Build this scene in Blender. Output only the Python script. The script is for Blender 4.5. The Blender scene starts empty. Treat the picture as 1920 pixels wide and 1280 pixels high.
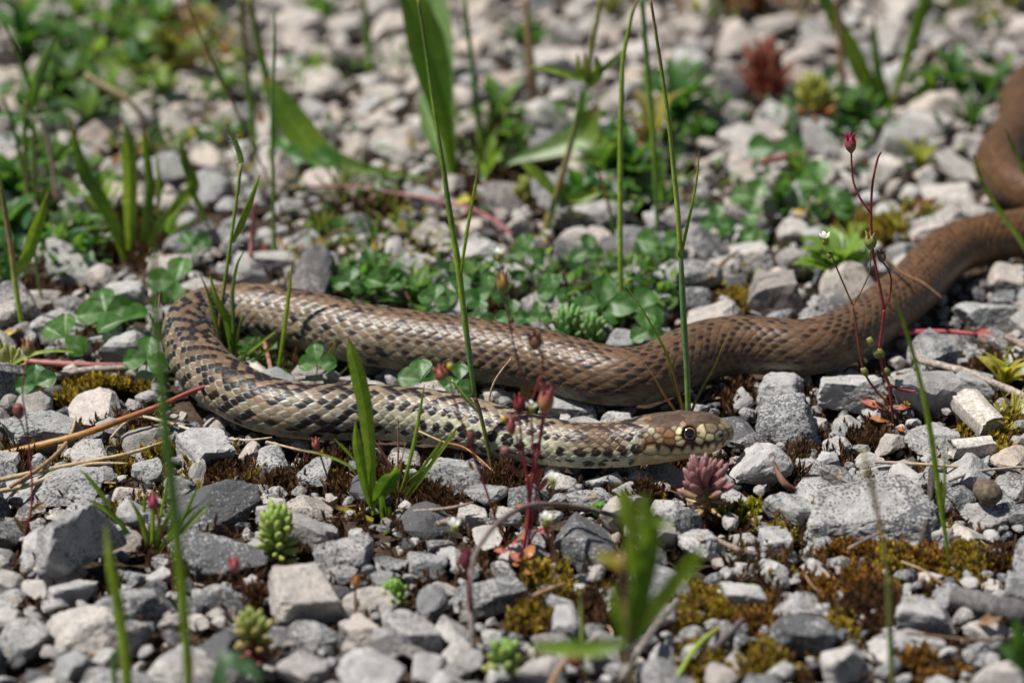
import bpy, bmesh, math, random
import numpy as np
from mathutils import Vector, Matrix, Quaternion

random.seed(7)
RNG = np.random.default_rng(7)
scene = bpy.context.scene
COL = scene.collection

# ------------------------------------------------------------------ camera
PITCH = math.radians(22.0)
DIST = 1.25
FOCAL = 122.0
SENSOR = 36.0
CAMPOS = np.array([0.0, -DIST * math.cos(PITCH), DIST * math.sin(PITCH)])
FWD = np.array([0.0, math.cos(PITCH), -math.sin(PITCH)])
UPV = np.array([0.0, math.sin(PITCH), math.cos(PITCH)])
RIGHT = np.array([1.0, 0.0, 0.0])

cam_data = bpy.data.cameras.new('camera')
cam = bpy.data.objects.new('camera', cam_data)
COL.objects.link(cam)
cam.location = CAMPOS
cam.rotation_euler = (math.pi / 2 - PITCH, 0, 0)
cam_data.sensor_width = SENSOR
cam_data.lens = FOCAL
cam_data.clip_start = 0.02
cam_data.clip_end = 200.0
cam_data.dof.use_dof = True
cam_data.dof.focus_distance = 1.148
cam_data.dof.aperture_fstop = 9.0
scene.camera = cam

# ------------------------------------------------------------------ world, sun, exposure
SUN_DIR = Vector((-0.44, -0.06, 0.89)).normalized()      # towards the sun
elev = math.asin(SUN_DIR.z)
azim = math.atan2(SUN_DIR.x, SUN_DIR.y)
world = bpy.data.worlds.new('World')
scene.world = world
world.use_nodes = True
wn = world.node_tree.nodes
wn.clear()
w_out = wn.new('ShaderNodeOutputWorld')
w_bg = wn.new('ShaderNodeBackground')
w_sky = wn.new('ShaderNodeTexSky')
w_sky.sky_type = 'NISHITA'
w_sky.sun_disc = False
w_sky.sun_elevation = elev
w_sky.sun_rotation = azim
w_bg.inputs['Strength'].default_value = 0.042
world.node_tree.links.new(w_sky.outputs[0], w_bg.inputs[0])
world.node_tree.links.new(w_bg.outputs[0], w_out.inputs[0])

sun_data = bpy.data.lights.new('sun', 'SUN')
sun_data.energy = 5.0
sun_data.angle = math.radians(0.5)
sun_data.color = (1.0, 0.965, 0.91)
sun = bpy.data.objects.new('sun', sun_data)
COL.objects.link(sun)
sun.rotation_euler = SUN_DIR.to_track_quat('Z', 'Y').to_euler()
sun.location = (SUN_DIR * 5)

scene.view_settings.view_transform = 'Standard'
scene.view_settings.look = 'None'
scene.view_settings.exposure = 0.48
scene.view_settings.gamma = 1.0
scene.view_settings.use_curve_mapping = False
scene.render.engine = 'CYCLES'
scene.cycles.max_bounces = 6
scene.cycles.transparent_max_bounces = 8

# ------------------------------------------------------------------ pixel helpers (photo pixels, 1920 x 1280)
K = SENSOR / FOCAL / 1920.0

def ray(px, py):
    return FWD + RIGHT * ((px - 960.0) * K) - UPV * ((py - 640.0) * K)

def at(px, py, z=0.0):
    d = ray(px, py)
    return CAMPOS + d * ((z - CAMPOS[2]) / d[2])

def on_y(px, py, y):
    d = ray(px, py)
    return CAMPOS + d * ((y - CAMPOS[1]) / d[1])

def pxm(p):
    """photo pixels per metre at a point"""
    return 1.0 / (K * float(np.dot(np.asarray(p) - CAMPOS, FWD)))

def to_px(p):
    p = np.asarray(p, float)
    v = p - CAMPOS
    t = v @ FWD
    return 960 + (v @ RIGHT) / t / K, 640 - (v @ UPV) / t / K

def norm(v):
    v = np.asarray(v, float)
    return v / (np.linalg.norm(v) + 1e-12)

def spline(pts, n):
    """Catmull-Rom through pts, n samples, any dimension"""
    p = np.asarray(pts, float)
    if len(p) == 2:
        t = np.linspace(0, 1, n)[:, None]
        return p[0] * (1 - t) + p[1] * t
    q = np.vstack([2 * p[0] - p[1], p, 2 * p[-1] - p[-2]])
    u = np.linspace(0, len(p) - 1 - 1e-9, n)
    i = u.astype(int)
    f = (u - i)[:, None]
    a, b, c, d = q[i], q[i + 1], q[i + 2], q[i + 3]
    return 0.5 * (2 * b + (c - a) * f + (2 * a - 5 * b + 4 * c - d) * f ** 2 + (3 * b - a - 3 * c + d) * f ** 3)

# ------------------------------------------------------------------ noise in numpy
def _hash(ix, iy, iz, seed):
    n = (ix * 374761393 + iy * 668265263 + iz * 1440662683 + seed * 1274126177) & 0xffffffff
    n = ((n ^ (n >> 13)) * 1274126177) & 0xffffffff
    n = ((n ^ (n >> 15)) * 2246822519) & 0xffffffff
    return ((n ^ (n >> 16)) & 0xffffff) / float(0xffffff)

def vnoise(p, seed=0):
    p = np.asarray(p, float)
    i = np.floor(p).astype(np.int64)
    f = p - i
    u = f * f * (3 - 2 * f)
    r = 0
    for dx in (0, 1):
        wx = u[:, 0] if dx else 1 - u[:, 0]
        for dy in (0, 1):
            wy = u[:, 1] if dy else 1 - u[:, 1]
            for dz in (0, 1):
                wz = u[:, 2] if dz else 1 - u[:, 2]
                r = r + wx * wy * wz * _hash(i[:, 0] + dx, i[:, 1] + dy, i[:, 2] + dz, seed)
    return r * 2 - 1

def hash01(a, b, seed=0):
    a = np.asarray(a).astype(np.int64)
    b = np.asarray(b).astype(np.int64)
    return _hash(a, b, np.zeros_like(a), seed)

def smooth(x, a, b):
    t = np.clip((x - a) / (b - a), 0, 1)
    return t * t * (3 - 2 * t)

# ------------------------------------------------------------------ scene helpers
def tag(o, label=None, cat=None, group=None, kind=None):
    if label: o['label'] = label
    if cat: o['category'] = cat
    if group: o['group'] = group
    if kind: o['kind'] = kind
    return o

def link(o, parent=None):
    COL.objects.link(o)
    if parent is not None:
        o.parent = parent
        o.matrix_parent_inverse = Matrix.Translation(-Vector(parent.location))
    return o

def empty(name, loc, label, cat, group=None):
    o = bpy.data.objects.new(name, None)
    o.empty_display_size = 0.005
    o.location = loc
    COL.objects.link(o)
    return tag(o, label, cat, group)

def np_mesh(name, V, F, mat, col=None, smooth_shade=True, attrs=None):
    """F: (n,3) or (n,4) int array, or a list of such arrays"""
    me = bpy.data.meshes.new(name)
    V = np.ascontiguousarray(V, np.float32)
    Fs = F if isinstance(F, list) else [F]
    Fs = [np.asarray(f, np.int32) for f in Fs if len(f)]
    me.vertices.add(len(V))
    me.vertices.foreach_set('co', V.ravel())
    loops = np.concatenate([f.ravel() for f in Fs])
    tot = np.concatenate([np.full(len(f), f.shape[1], np.int32) for f in Fs])
    start = np.concatenate([[0], np.cumsum(tot)[:-1]]).astype(np.int32)
    me.loops.add(len(loops))
    me.loops.foreach_set('vertex_index', loops)
    me.polygons.add(len(tot))
    me.polygons.foreach_set('loop_start', start)
    me.polygons.foreach_set('loop_total', tot)
    me.polygons.foreach_set('use_smooth', np.full(len(tot), smooth_shade))
    if col is not None:
        a = me.color_attributes.new('col', 'FLOAT_COLOR', 'POINT')
        c = np.ones((len(V), 4), np.float32)
        c[:, :3] = col
        a.data.foreach_set('color', c.ravel())
    for k, v in (attrs or {}).items():
        a = me.attributes.new(k, 'FLOAT', 'POINT')
        a.data.foreach_set('value', np.ascontiguousarray(v, np.float32))
    me.update(calc_edges=True)
    me.validate()
    if mat: me.materials.append(mat)
    return me

# ------------------------------------------------------------------ materials
def new_mat(name):
    m = bpy.data.materials.new(name)
    m.use_nodes = True
    nt = m.node_tree
    nt.nodes.clear()
    out = nt.nodes.new('ShaderNodeOutputMaterial')
    return m, nt, out

def node(nt, typ, **kw):
    n = nt.nodes.new(typ)
    for k, v in kw.items():
        if k.startswith('i_'):
            key = k[2:].replace('_', ' ')
            n.inputs[key].default_value = v
        else:
            setattr(n, k, v)
    return n

def ramp(nt, fac, stops):
    r = nt.nodes.new('ShaderNodeValToRGB')
    el = r.color_ramp.elements
    el[0].position, el[0].color = stops[0][0], (*stops[0][1], 1)
    el[1].position, el[1].color = stops[-1][0], (*stops[-1][1], 1)
    for p, c in stops[1:-1]:
        e = el.new(p); e.color = (*c, 1)
    nt.links.new(fac, r.inputs[0])
    return r.outputs[0]

def mix(nt, fac, a, b, blend='MIX'):
    m = nt.nodes.new('ShaderNodeMix')
    m.data_type = 'RGBA'
    m.blend_type = blend
    L = nt.links
    for v, s in ((fac, m.inputs[0]), (a, m.inputs[6]), (b, m.inputs[7])):
        if isinstance(v, (int, float)): s.default_value = v
        elif isinstance(v, tuple): s.default_value = (*v, 1)
        else: L.new(v, s)
    return m.outputs[2]

def mth(nt, op, a, b=None, clamp=False):
    m = nt.nodes.new('ShaderNodeMath')
    m.operation = op
    m.use_clamp = clamp
    for i, v in enumerate((a, b)):
        if v is None: continue
        if isinstance(v, (int, float)): m.inputs[i].default_value = v
        else: nt.links.new(v, m.inputs[i])
    return m.outputs[0]

def tex_noise(nt, pos, scale, detail=3, rough=0.55):
    n = nt.nodes.new('ShaderNodeTexNoise')
    n.inputs['Scale'].default_value = scale
    n.inputs['Detail'].default_value = detail
    n.inputs['Roughness'].default_value = rough
    nt.links.new(pos, n.inputs['Vector'])
    return n.outputs[0]

def stone_mat(name, attr_type):
    m, nt, out = new_mat(name)
    L = nt.links
    pos = nt.nodes.new('ShaderNodeNewGeometry').outputs['Position']
    def attr(n):
        a = nt.nodes.new('ShaderNodeAttribute'); a.attribute_type = attr_type; a.attribute_name = n
        return a.outputs['Fac']
    tone, warm, lich = attr('tone'), attr('warm'), attr('lich')
    big = tex_noise(nt, pos, 90, 3)
    mid = tex_noise(nt, pos, 420, 5, 0.65)
    fine = tex_noise(nt, pos, 1700, 4, 0.7)
    base = mix(nt, tone, (0.17, 0.175, 0.18), (0.45, 0.44, 0.42))
    base = mix(nt, mth(nt, 'MULTIPLY', warm, 0.85, True), base, mix(nt, tone, (0.27, 0.20, 0.15), (0.54, 0.445, 0.365)))
    # mottling
    mot = ramp(nt, mid, [(0.25, (0.58, 0.58, 0.59)), (0.5, (0.95, 0.95, 0.95)), (0.72, (1.22, 1.21, 1.18))])
    base = mix(nt, 1.0, base, mot, 'MULTIPLY')
    gr = ramp(nt, fine, [(0.3, (0.72, 0.72, 0.73)), (0.6, (1.1, 1.1, 1.1))])
    base = mix(nt, 1.0, base, gr, 'MULTIPLY')
    # greyer, darker weathered areas with soft borders
    wth = tex_noise(nt, pos, 210, 4, 0.6)
    wm = ramp(nt, mth(nt, 'ADD', wth, mth(nt, 'MULTIPLY', lich, 0.16)), [(0.50, (0, 0, 0)), (0.66, (1, 1, 1))])
    base = mix(nt, mth(nt, 'MULTIPLY', wm, 0.5), base, (0.14, 0.143, 0.15))
    # dark lichen crust: specks gathered in fields
    fields = mth(nt, 'ADD', mth(nt, 'MULTIPLY', big, 0.55), mth(nt, 'MULTIPLY', lich, 0.34))
    speck = tex_noise(nt, pos, 1050, 2, 0.5)
    sp = mth(nt, 'ADD', mth(nt, 'MULTIPLY', speck, 0.75), fields)
    spm = ramp(nt, sp, [(0.79, (0, 0, 0)), (0.88, (1, 1, 1))])
    base = mix(nt, mth(nt, 'MULTIPLY', spm, 0.85), base, (0.055, 0.055, 0.06))
    # a few ochre stains
    st = tex_noise(nt, pos, 160, 2)
    stm = ramp(nt, st, [(0.66, (0, 0, 0)), (0.76, (0.45, 0.45, 0.45))])
    base = mix(nt, stm, base, (0.30, 0.20, 0.10))
    b = node(nt, 'ShaderNodeBsdfPrincipled')
    b.inputs['Roughness'].default_value = 0.85
    b.inputs['Specular IOR Level'].default_value = 0.25
    L.new(base, b.inputs['Base Color'])
    bh = mth(nt, 'ADD', mth(nt, 'MULTIPLY', mid, 1.0), mth(nt, 'MULTIPLY', fine, 0.45))
    bump = node(nt, 'ShaderNodeBump')
    bump.inputs['Strength'].default_value = 0.75
    bump.inputs['Distance'].default_value = 0.0011
    L.new(bh, bump.inputs['Height'])
    L.new(bump.outputs[0], b.inputs['Normal'])
    L.new(b.outputs[0], out.inputs[0])
    return m

def soil_mat():
    m, nt, out = new_mat('soil')
    L = nt.links
    pos = nt.nodes.new('ShaderNodeNewGeometry').outputs['Position']
    a = tex_noise(nt, pos, 60, 5, 0.65)
    f = tex_noise(nt, pos, 700, 5, 0.7)
    c = ramp(nt, a, [(0.3, (0.028, 0.019, 0.013)), (0.5, (0.065, 0.046, 0.032)), (0.7, (0.125, 0.095, 0.07))])
    g = ramp(nt, f, [(0.35, (0.45, 0.43, 0.4)), (0.65, (1.5, 1.45, 1.4))])
    c = mix(nt, 1.0, c, g, 'MULTIPLY')
    b = node(nt, 'ShaderNodeBsdfPrincipled')
    b.inputs['Roughness'].default_value = 0.95
    b.inputs['Specular IOR Level'].default_value = 0.15
    L.new(c, b.inputs['Base Color'])
    bump = node(nt, 'ShaderNodeBump')
    bump.inputs['Strength'].default_value = 0.9
    bump.inputs['Distance'].default_value = 0.002
    L.new(f, bump.inputs['Height'])
    L.new(bump.outputs[0], b.inputs['Normal'])
    L.new(b.outputs[0], out.inputs[0])
    return m

def plant_mat(name, rough=0.5, trans=0.35, spec=0.4, noise=450, amp=0.28):
    """colour from the mesh's own pigment attribute 'col', broken up by a fine noise"""
    m, nt, out = new_mat(name)
    L = nt.links
    pos = nt.nodes.new('ShaderNodeNewGeometry').outputs['Position']
    a = nt.nodes.new('ShaderNodeAttribute'); a.attribute_type = 'GEOMETRY'; a.attribute_name = 'col'
    n = tex_noise(nt, pos, noise, 4, 0.6)
    g = ramp(nt, n, [(0.3, (1 - amp,) * 3), (0.7, (1 + amp,) * 3)])
    c = mix(nt, 1.0, a.outputs['Color'], g, 'MULTIPLY')
    b = node(nt, 'ShaderNodeBsdfPrincipled')
    b.inputs['Roughness'].default_value = rough
    b.inputs['Specular IOR Level'].default_value = spec
    L.new(c, b.inputs['Base Color'])
    bump = node(nt, 'ShaderNodeBump')
    bump.inputs['Strength'].default_value = 0.3
    bump.inputs['Distance'].default_value = 0.0004
    L.new(n, bump.inputs['Height'])
    L.new(bump.outputs[0], b.inputs['Normal'])
    if trans > 0:
        t = node(nt, 'ShaderNodeBsdfTranslucent')
        tc = mix(nt, 1.0, c, (1.5, 1.55, 0.7), 'MULTIPLY')
        L.new(tc, t.inputs[0])
        ms = node(nt, 'ShaderNodeMixShader')
        ms.inputs[0].default_value = trans
        L.new(b.outputs[0], ms.inputs[1]); L.new(t.outputs[0], ms.inputs[2])
        L.new(ms.outputs[0], out.inputs[0])
    else:
        L.new(b.outputs[0], out.inputs[0])
    return m

def skin_mat():
    m, nt, out = new_mat('snake_skin')
    L = nt.links
    pos = nt.nodes.new('ShaderNodeNewGeometry').outputs['Position']
    a = nt.nodes.new('ShaderNodeAttribute'); a.attribute_type = 'GEOMETRY'; a.attribute_name = 'col'
    n = tex_noise(nt, pos, 900, 4, 0.6)
    g = ramp(nt, n, [(0.3, (0.78,) * 3), (0.7, (1.2,) * 3)])
    c = mix(nt, 1.0, a.outputs['Color'], g, 'MULTIPLY')
    b = node(nt, 'ShaderNodeBsdfPrincipled')
    L.new(c, b.inputs['Base Color'])
    r = ramp(nt, n, [(0.3, (0.36,) * 3), (0.7, (0.52,) * 3)])
    L.new(r, b.inputs['Roughness'])
    b.inputs['Specular IOR Level'].default_value = 0.42
    bump = node(nt, 'ShaderNodeBump')
    bump.inputs['Strength'].default_value = 0.25
    bump.inputs['Distance'].default_value = 0.0002
    L.new(n, bump.inputs['Height'])
    L.new(bump.outputs[0], b.inputs['Normal'])
    L.new(b.outputs[0], out.inputs[0])
    return m

MAT = dict(
    stone=stone_mat('limestone', 'OBJECT'),
    gravel=stone_mat('limestone_gravel', 'GEOMETRY'),
    soil=soil_mat(),
    leaf=plant_mat('leaf', 0.42, 0.5, 0.45),
    stem=plant_mat('stem', 0.45, 0.12, 0.4),
    dry=plant_mat('dry_plant', 0.8, 0.08, 0.2, 800, 0.4),
    succulent=plant_mat('succulent', 0.42, 0.22, 0.4, 700, 0.14),
    moss=plant_mat('moss', 0.8, 0.25, 0.15, 300, 0.45),
    wood=plant_mat('wood', 0.85, 0.0, 0.2, 900, 0.5),
    petal=plant_mat('petal', 0.5, 0.3, 0.3, 900, 0.05),
    skin=skin_mat(),
)
# ------------------------------------------------------------------ the snake's course: photo pixel x, y of its axis, radius in photo pixels, lift
AX = [  # x, y, r
 (1377, 809.5, 1), (1370, 810, 15.5), (1350, 811, 30), (1328, 811, 39.5), (1295, 813, 44), (1262, 816.5, 47.5), (1219, 823, 48),
 (1175, 831, 43.5), (1142, 834.5, 41.5), (1087, 835, 42), (1044, 830, 43), (1000, 823, 45), (950, 812, 47), (900, 800, 49),
 (850, 788, 50), (800, 780, 50.5), (750, 775, 51), (700, 773, 51.5), (650, 773, 52), (600, 773, 52), (550, 769, 52), (505, 760, 52),
 (460, 743, 52), (420, 720, 52), (384, 690, 52), (361, 655, 52), (354, 625, 52), (366, 602, 52), (395, 589, 52), (435, 584, 52.5),
 (480, 585, 53), (520, 590, 53.5), (560, 598, 54), (600, 607, 55), (640, 617, 55.5), (700, 630, 56), (760, 638, 56.5), (800, 643, 57),
 (860, 651, 57), (920, 660, 57), (1000, 672, 57), (1060, 687, 56.5), (1110, 699, 56), (1150, 706, 55), (1190, 707, 54), (1225, 699, 54),
 (1260, 682, 55), (1300, 663, 55), (1340, 652, 55), (1380, 647, 55), (1420, 647, 54), (1460, 651, 53), (1500, 653, 52), (1540, 646, 52),
 (1580, 631, 51), (1620, 609, 51), (1660, 581, 50), (1700, 550, 50), (1730, 520, 49), (1757, 490, 48), (1792, 464, 47), (1840, 450, 46),
 (1890, 441, 45), (1940, 432, 44), (1985, 419, 44), (2000, 400, 43), (1985, 380, 43), (1942, 366, 42), (1895, 342, 42), (1870, 314, 42),
 (1874, 286, 41), (1898, 258, 41), (1914, 228, 40), (1912, 196, 40), (1926, 166, 39), (1962, 138, 38), (2010, 118, 37), (2060, 105, 36)]
AX = np.array(AX, float)
LIFT = 0.0035

def build_snake():
    pts, rad = [], []
    for i, (x, y, r) in enumerate(AX):
        rr = max(r, 44.0) if i < 7 else r        # the head's chin rests at one height
        z = rr / 5.0e3 + LIFT
        for _ in range(4):
            p = at(x, y, z)
            z = rr / pxm(p) * 0.96 + LIFT + (0.0035 if i < 7 else max(0.0, 0.0035 * (10 - i) / 4) if i < 10 else 0)
        pts.append(p); rad.append(r / pxm(p))
    # the head is carried a little higher than the neck: share the slope between height and depth
    yref = pts[9][1]
    for i in range(9):
        y = pts[i][1] * 0.25 + yref * 0.75
        pts[i] = on_y(AX[i][0], AX[i][1], y)
    pts, rad = np.array(pts), np.array(rad)
    N0 = 5000
    C = spline(pts, N0)
    R = np.maximum(spline(rad[:, None], N0)[:, 0], 1e-5)
    # arc length and even sampling
    s = np.concatenate([[0], np.cumsum(np.linalg.norm(np.diff(C, axis=0), axis=1))])
    X0 = spline(AX[:, :1], N0)[:, 0]
    # light smoothing of the axis away from the head
    sg = np.linspace(0, s[-1], N0)
    C = np.stack([np.interp(sg, s, C[:, k]) for k in range(3)], 1)
    R = np.interp(sg, s, R); X0 = np.interp(sg, s, X0)
    ker = np.hanning(121); ker /= ker.sum()
    Cs = np.stack([np.convolve(np.pad(C[:, k], 60, mode='edge'), ker, 'valid') for k in range(3)], 1)
    Rs = np.convolve(np.pad(R, 60, mode='edge'), ker, 'valid')
    w = smooth(sg, 0.04, 0.07)[:, None]
    C = C * (1 - w) + Cs * w
    R = R * (1 - w[:, 0]) + Rs * w[:, 0]
    s_end = s[-1] - 0.015
    FR = (sg < 0.09) & (X0 > 1100)
    s_head = float(np.interp(1377 - 1196, 1377 - X0[FR], sg[FR]))
    # rings
    ring = [0.0]; v = 0.0
    u_of = [0.0]; u = 0.0
    while v < s_end:
        r = float(np.interp(v, sg, R))
        pitch = max(0.45 * r, 0.0024) if v > s_head * 1.3 else 0.0034
        ds = 0.00012 if v < 0.003 else (0.0003 if v < s_head * 1.3 else pitch / 7.0)
        v += ds; u += ds / pitch
        ring.append(v); u_of.append(u)
    S = np.array(ring); U = np.array(u_of)
    Cc = np.stack([np.interp(S, sg, C[:, k]) for k in range(3)], 1)
    Rr = np.interp(S, sg, R)
    # blunt rounded snout
    tip = smooth(S, 0, 0.002)
    X = np.interp(S, sg, X0)
    T = np.gradient(Cc, axis=0)
    kt = np.hanning(31); kt /= kt.sum()
    T = np.stack([np.convolve(np.pad(T[:, k], 15, mode='edge'), kt, 'valid') for k in range(3)], 1)
    T /= np.linalg.norm(T, axis=1)[:, None]
    Z = np.array([0, 0, 1.0])
    Lt = np.cross(Z, T); Lt /= np.linalg.norm(Lt, axis=1)[:, None]
    Up = np.cross(T, Lt)
    # around: 19 dorsal rows over 250 degrees, ventral plates over 110
    NR, DOR = 23, 252.0
    phd = np.linspace(-DOR / 2, DOR / 2, NR * 5, endpoint=False)
    phv = np.linspace(DOR / 2, 360 - DOR / 2, 16, endpoint=False)
    ph = np.concatenate([phd, phv])                       # degrees from the spine, positive to the snake's right flank
    ph = (ph + 180) % 360 - 180
    NA = len(ph)
    n = len(S)
    PH = np.radians(np.tile(ph, (n, 1)))
    UU = np.tile(U[:, None], (1, NA)); SS = np.tile(S[:, None], (1, NA)); RR = np.tile(Rr[:, None], (1, NA))
    tt = np.degrees(PH) / (DOR / NR) + (NR - 1) / 2.0
    ven = np.abs(np.degrees(PH)) > DOR / 2
    # ---------------- body scales: a quincunx lattice
    d1 = np.full(UU.shape, 9.0); d2 = np.full(UU.shape, 9.0)
    ci = np.zeros(UU.shape, np.int64); cj = np.zeros(UU.shape, np.int64); du1 = np.zeros(UU.shape); dt1 = np.zeros(UU.shape)
    j0 = np.round(tt).astype(np.int64)
    for dj in (-1, 0, 1):
        j = np.clip(j0 + dj, 0, NR - 1)
        off = 0.5 * (j % 2)
        i0 = np.round(UU - off).astype(np.int64)
        for di in (-1, 0, 1):
            i = i0 + di
            du = UU - off - i; dt = tt - j
            d = (np.abs(du / 0.60) ** 1.6 + np.abs(dt / 0.98) ** 1.6) ** (1 / 1.6)
            d = np.where((dj != 0) & (j == j0), 9.0, d)
            better = d < d1
            d2 = np.where(better, d1, np.minimum(d2, d))
            ci = np.where(better, i, ci); cj = np.where(better, j, cj)
            du1 = np.where(better, du, du1); dt1 = np.where(better, dt, dt1)
            d1 = np.where(better, d, d1)
    b = d2 - d1
    dome = smooth(b, 0.0, 0.42)
    hgt = 0.024 * dome + 0.028 * (du1 + 0.3) * smooth(b, 0, 0.12)
    # ventral plates
    uv = (UU * 1.0) % 1.0
    vb = np.minimum(uv, 1 - uv)
    hven = 0.05 * smooth(vb, 0, 0.1) + 0.02 * uv
    hgt = np.where(ven, hven, hgt)
    amp = 1.0 - 0.1 * smooth(SS, 0.58, 0.75)
    # ---------------- colour of the body
    PA = np.abs(np.degrees(PH))
    h1 = hash01(ci, cj, 1); h2 = hash01(ci, cj, 2); h3 = hash01(ci, cj, 3)
    flank = smooth(PA, 35, 85)
    low = smooth(PA, 88, 118)
    neck = 1 - smooth(SS, 0.09, 0.15)
    front = 1 - smooth(SS, 0.27, 0.42)
    tail = smooth(SS, 0.47, 0.60)
    def lerp(a, c, t): return np.asarray(a) * (1 - t[..., None]) + np.asarray(c) * t[..., None]
    one = np.ones(UU.shape)
    olive = lerp((0.086, 0.057, 0.034), (0.122, 0.084, 0.050), front)
    olive = lerp(olive, (0.090, 0.046, 0.017), tail)
    olive = olive * (1 - 0.22 * smooth(SS, 0.56, 0.72))[..., None]
    olive = lerp(olive, (0.215, 0.185, 0.128), 0.75 * (1 - smooth(SS, 0.12, 0.19)))
    olive = lerp(olive, (0.235, 0.195, 0.130), 0.55 * flank * front)
    olive = lerp(olive, (0.42, 0.41, 0.29), neck * smooth(PA, 48, 74))
    olive = lerp(olive, (0.24, 0.22, 0.155), (1 - neck) * low * front)
    olive = lerp(olive, (0.15, 0.125, 0.09), (1 - front) * low * (1 - tail))
    colr = olive * (0.7 + 0.6 * h1)[..., None]
    # warm scale edge
    edge = 1 - smooth(b, 0.05, 0.30)
    colr = lerp(colr, np.array((0.20, 0.078, 0.026)), (0.40 + 0.35 * front) * edge * (1 - neck * smooth(PA, 50, 70)) * (1 - 0.6 * low))
    # rust coloured seams between the scale rows further back
    seam = smooth(np.abs(dt1), 0.24, 0.46) * (1 - front) * (1 - smooth(PA, 95, 112))
    colr = lerp(colr, np.array((0.150, 0.064, 0.024)), 0.5 * seam * (1 - 0.3 * tail))
    # pale, bluish skin showing beside the front third's scales
    pale = (1 - smooth(b, 0.06, 0.30)) * front * smooth(PA, 12, 45) * (h3 > 0.25) * smooth(du1, -0.3, 0.1)
    colr = lerp(colr, np.array((0.50, 0.53, 0.47)), 0.85 * pale)
    # black blotches: whole scales in the front third, flecks on the rear edges further back
    cu = ci + 0.5 * (cj % 2)
    # spots sit on a loose staggered grid about two scales apart
    gj = np.round(cj / 2.4).astype(np.int64)
    gi = np.round((cu - 0.85 * (gj % 2)) / 1.95).astype(np.int64)
    ox = gi * 1.95 + 0.85 * (gj % 2) + 0.9 * (hash01(gi, gj, 21) - 0.5); oy = gj * 2.4 + 1.1 * (hash01(gi, gj, 22) - 0.5)
    dsp = np.maximum(np.abs(cu - ox) / 0.62, np.abs(cj - oy) / 0.95)
    par = (ci + cj // 2) % 2
    pr = np.where(par == 0, 0.80, 0.16) * (1 - smooth(SS, 0.22, 0.36))
    chk = hash01(ci, cj, 24) < pr * (1 - 0.15 * neck)
    nj = np.round((cj - 0.5) / 3.0).astype(np.int64)
    ni = np.round((cu - 0.65 * (nj % 2)) / 1.35).astype(np.int64)
    nx = ni * 1.35 + 0.65 * (nj % 2) + 0.35 * (hash01(ni, nj, 31) - 0.5); ny = 0.5 + nj * 3.0 + 0.9 * (hash01(ni, nj, 32) - 0.5)
    pied = (np.hypot((UU - nx) / 0.46, (tt - ny) / 1.05) + 0.35 * (h1 - 0.5) < 0.92 + 0.40 * hash01(ni, nj, 33)) & (hash01(ni, nj, 34) < 0.88)
    whole = np.where((neck > 0.5) & (PA > 40), pied, chk) & ~((PA > 112) & (h1 > 0.45)) & (SS < 0.38)
    nk_ = neck * smooth(PA, 35, 50)
    blk = whole * (0.99 - 0.95 * (1 - smooth(b, 0.02, 0.14)) * (1 - nk_ * 0.8))
    fleck = (h2 > 0.46) * smooth(du1, -0.14, 0.0) * (1 - smooth(np.abs(dt1), 0.26, 0.42)) * smooth(SS, 0.24, 0.32) * (1 - 0.35 * tail) * (PA < 108)
    blk = np.maximum(blk, 0.9 * fleck)
    colr = lerp(colr, np.array((0.006, 0.0055, 0.006)), blk)
    tip_ = front * (1 - smooth(b, 0.02, 0.16)) * (h3 > 0.3) * smooth(du1, 0.0, 0.25) * (1 - smooth(np.abs(dt1), 0.3, 0.6)) * smooth(PA, 10, 40)
    colr = lerp(colr, np.array((0.50, 0.52, 0.44)), 0.8 * tip_)
    # nape: small orange brown scales with black seams
    nape = smooth(SS, 0.033, 0.037) * (1 - smooth(SS, 0.046, 0.060)) * (1 - smooth(PA, 70, 95))
    colr = lerp(colr, np.array((0.17, 0.092, 0.045)) * one[..., None] * (0.7 + 0.6 * h1)[..., None], 0.75 * nape * (1 - blk * 0.6))
    colr = lerp(colr, np.array((0.012, 0.009, 0.007)), 0.9 * nape * (1 - smooth(b, 0.10, 0.36)))
    # belly
    vcol = lerp((0.48, 0.42, 0.26) * one[..., None], (0.19, 0.16, 0.12), smooth(SS, 0.24, 0.36))
    vcol = lerp(vcol, (0.12, 0.08, 0.04), tail)
    vcol = vcol * (0.75 + 0.25 * smooth(vb, 0, 0.12))[..., None]
    colr = np.where(ven[..., None], vcol, colr)
    # body colour darkened along the grooves between the scales
    colr = colr * (1 - 0.45 * (1 - smooth(b, 0.0, 0.10)) * (~ven))[..., None]

    # ---------------- head plates: seeds laid out on the head's flank (along from the snout, angle from the crown), mirrored
    CREAM = (0.58, 0.48, 0.27); OLIV = (0.21, 0.165, 0.09); BRN = (0.20, 0.095, 0.04); CAP = (0.082, 0.052, 0.034); TAN = (0.30, 0.21, 0.11)
    PALE = (0.34, 0.285, 0.165)
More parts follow.
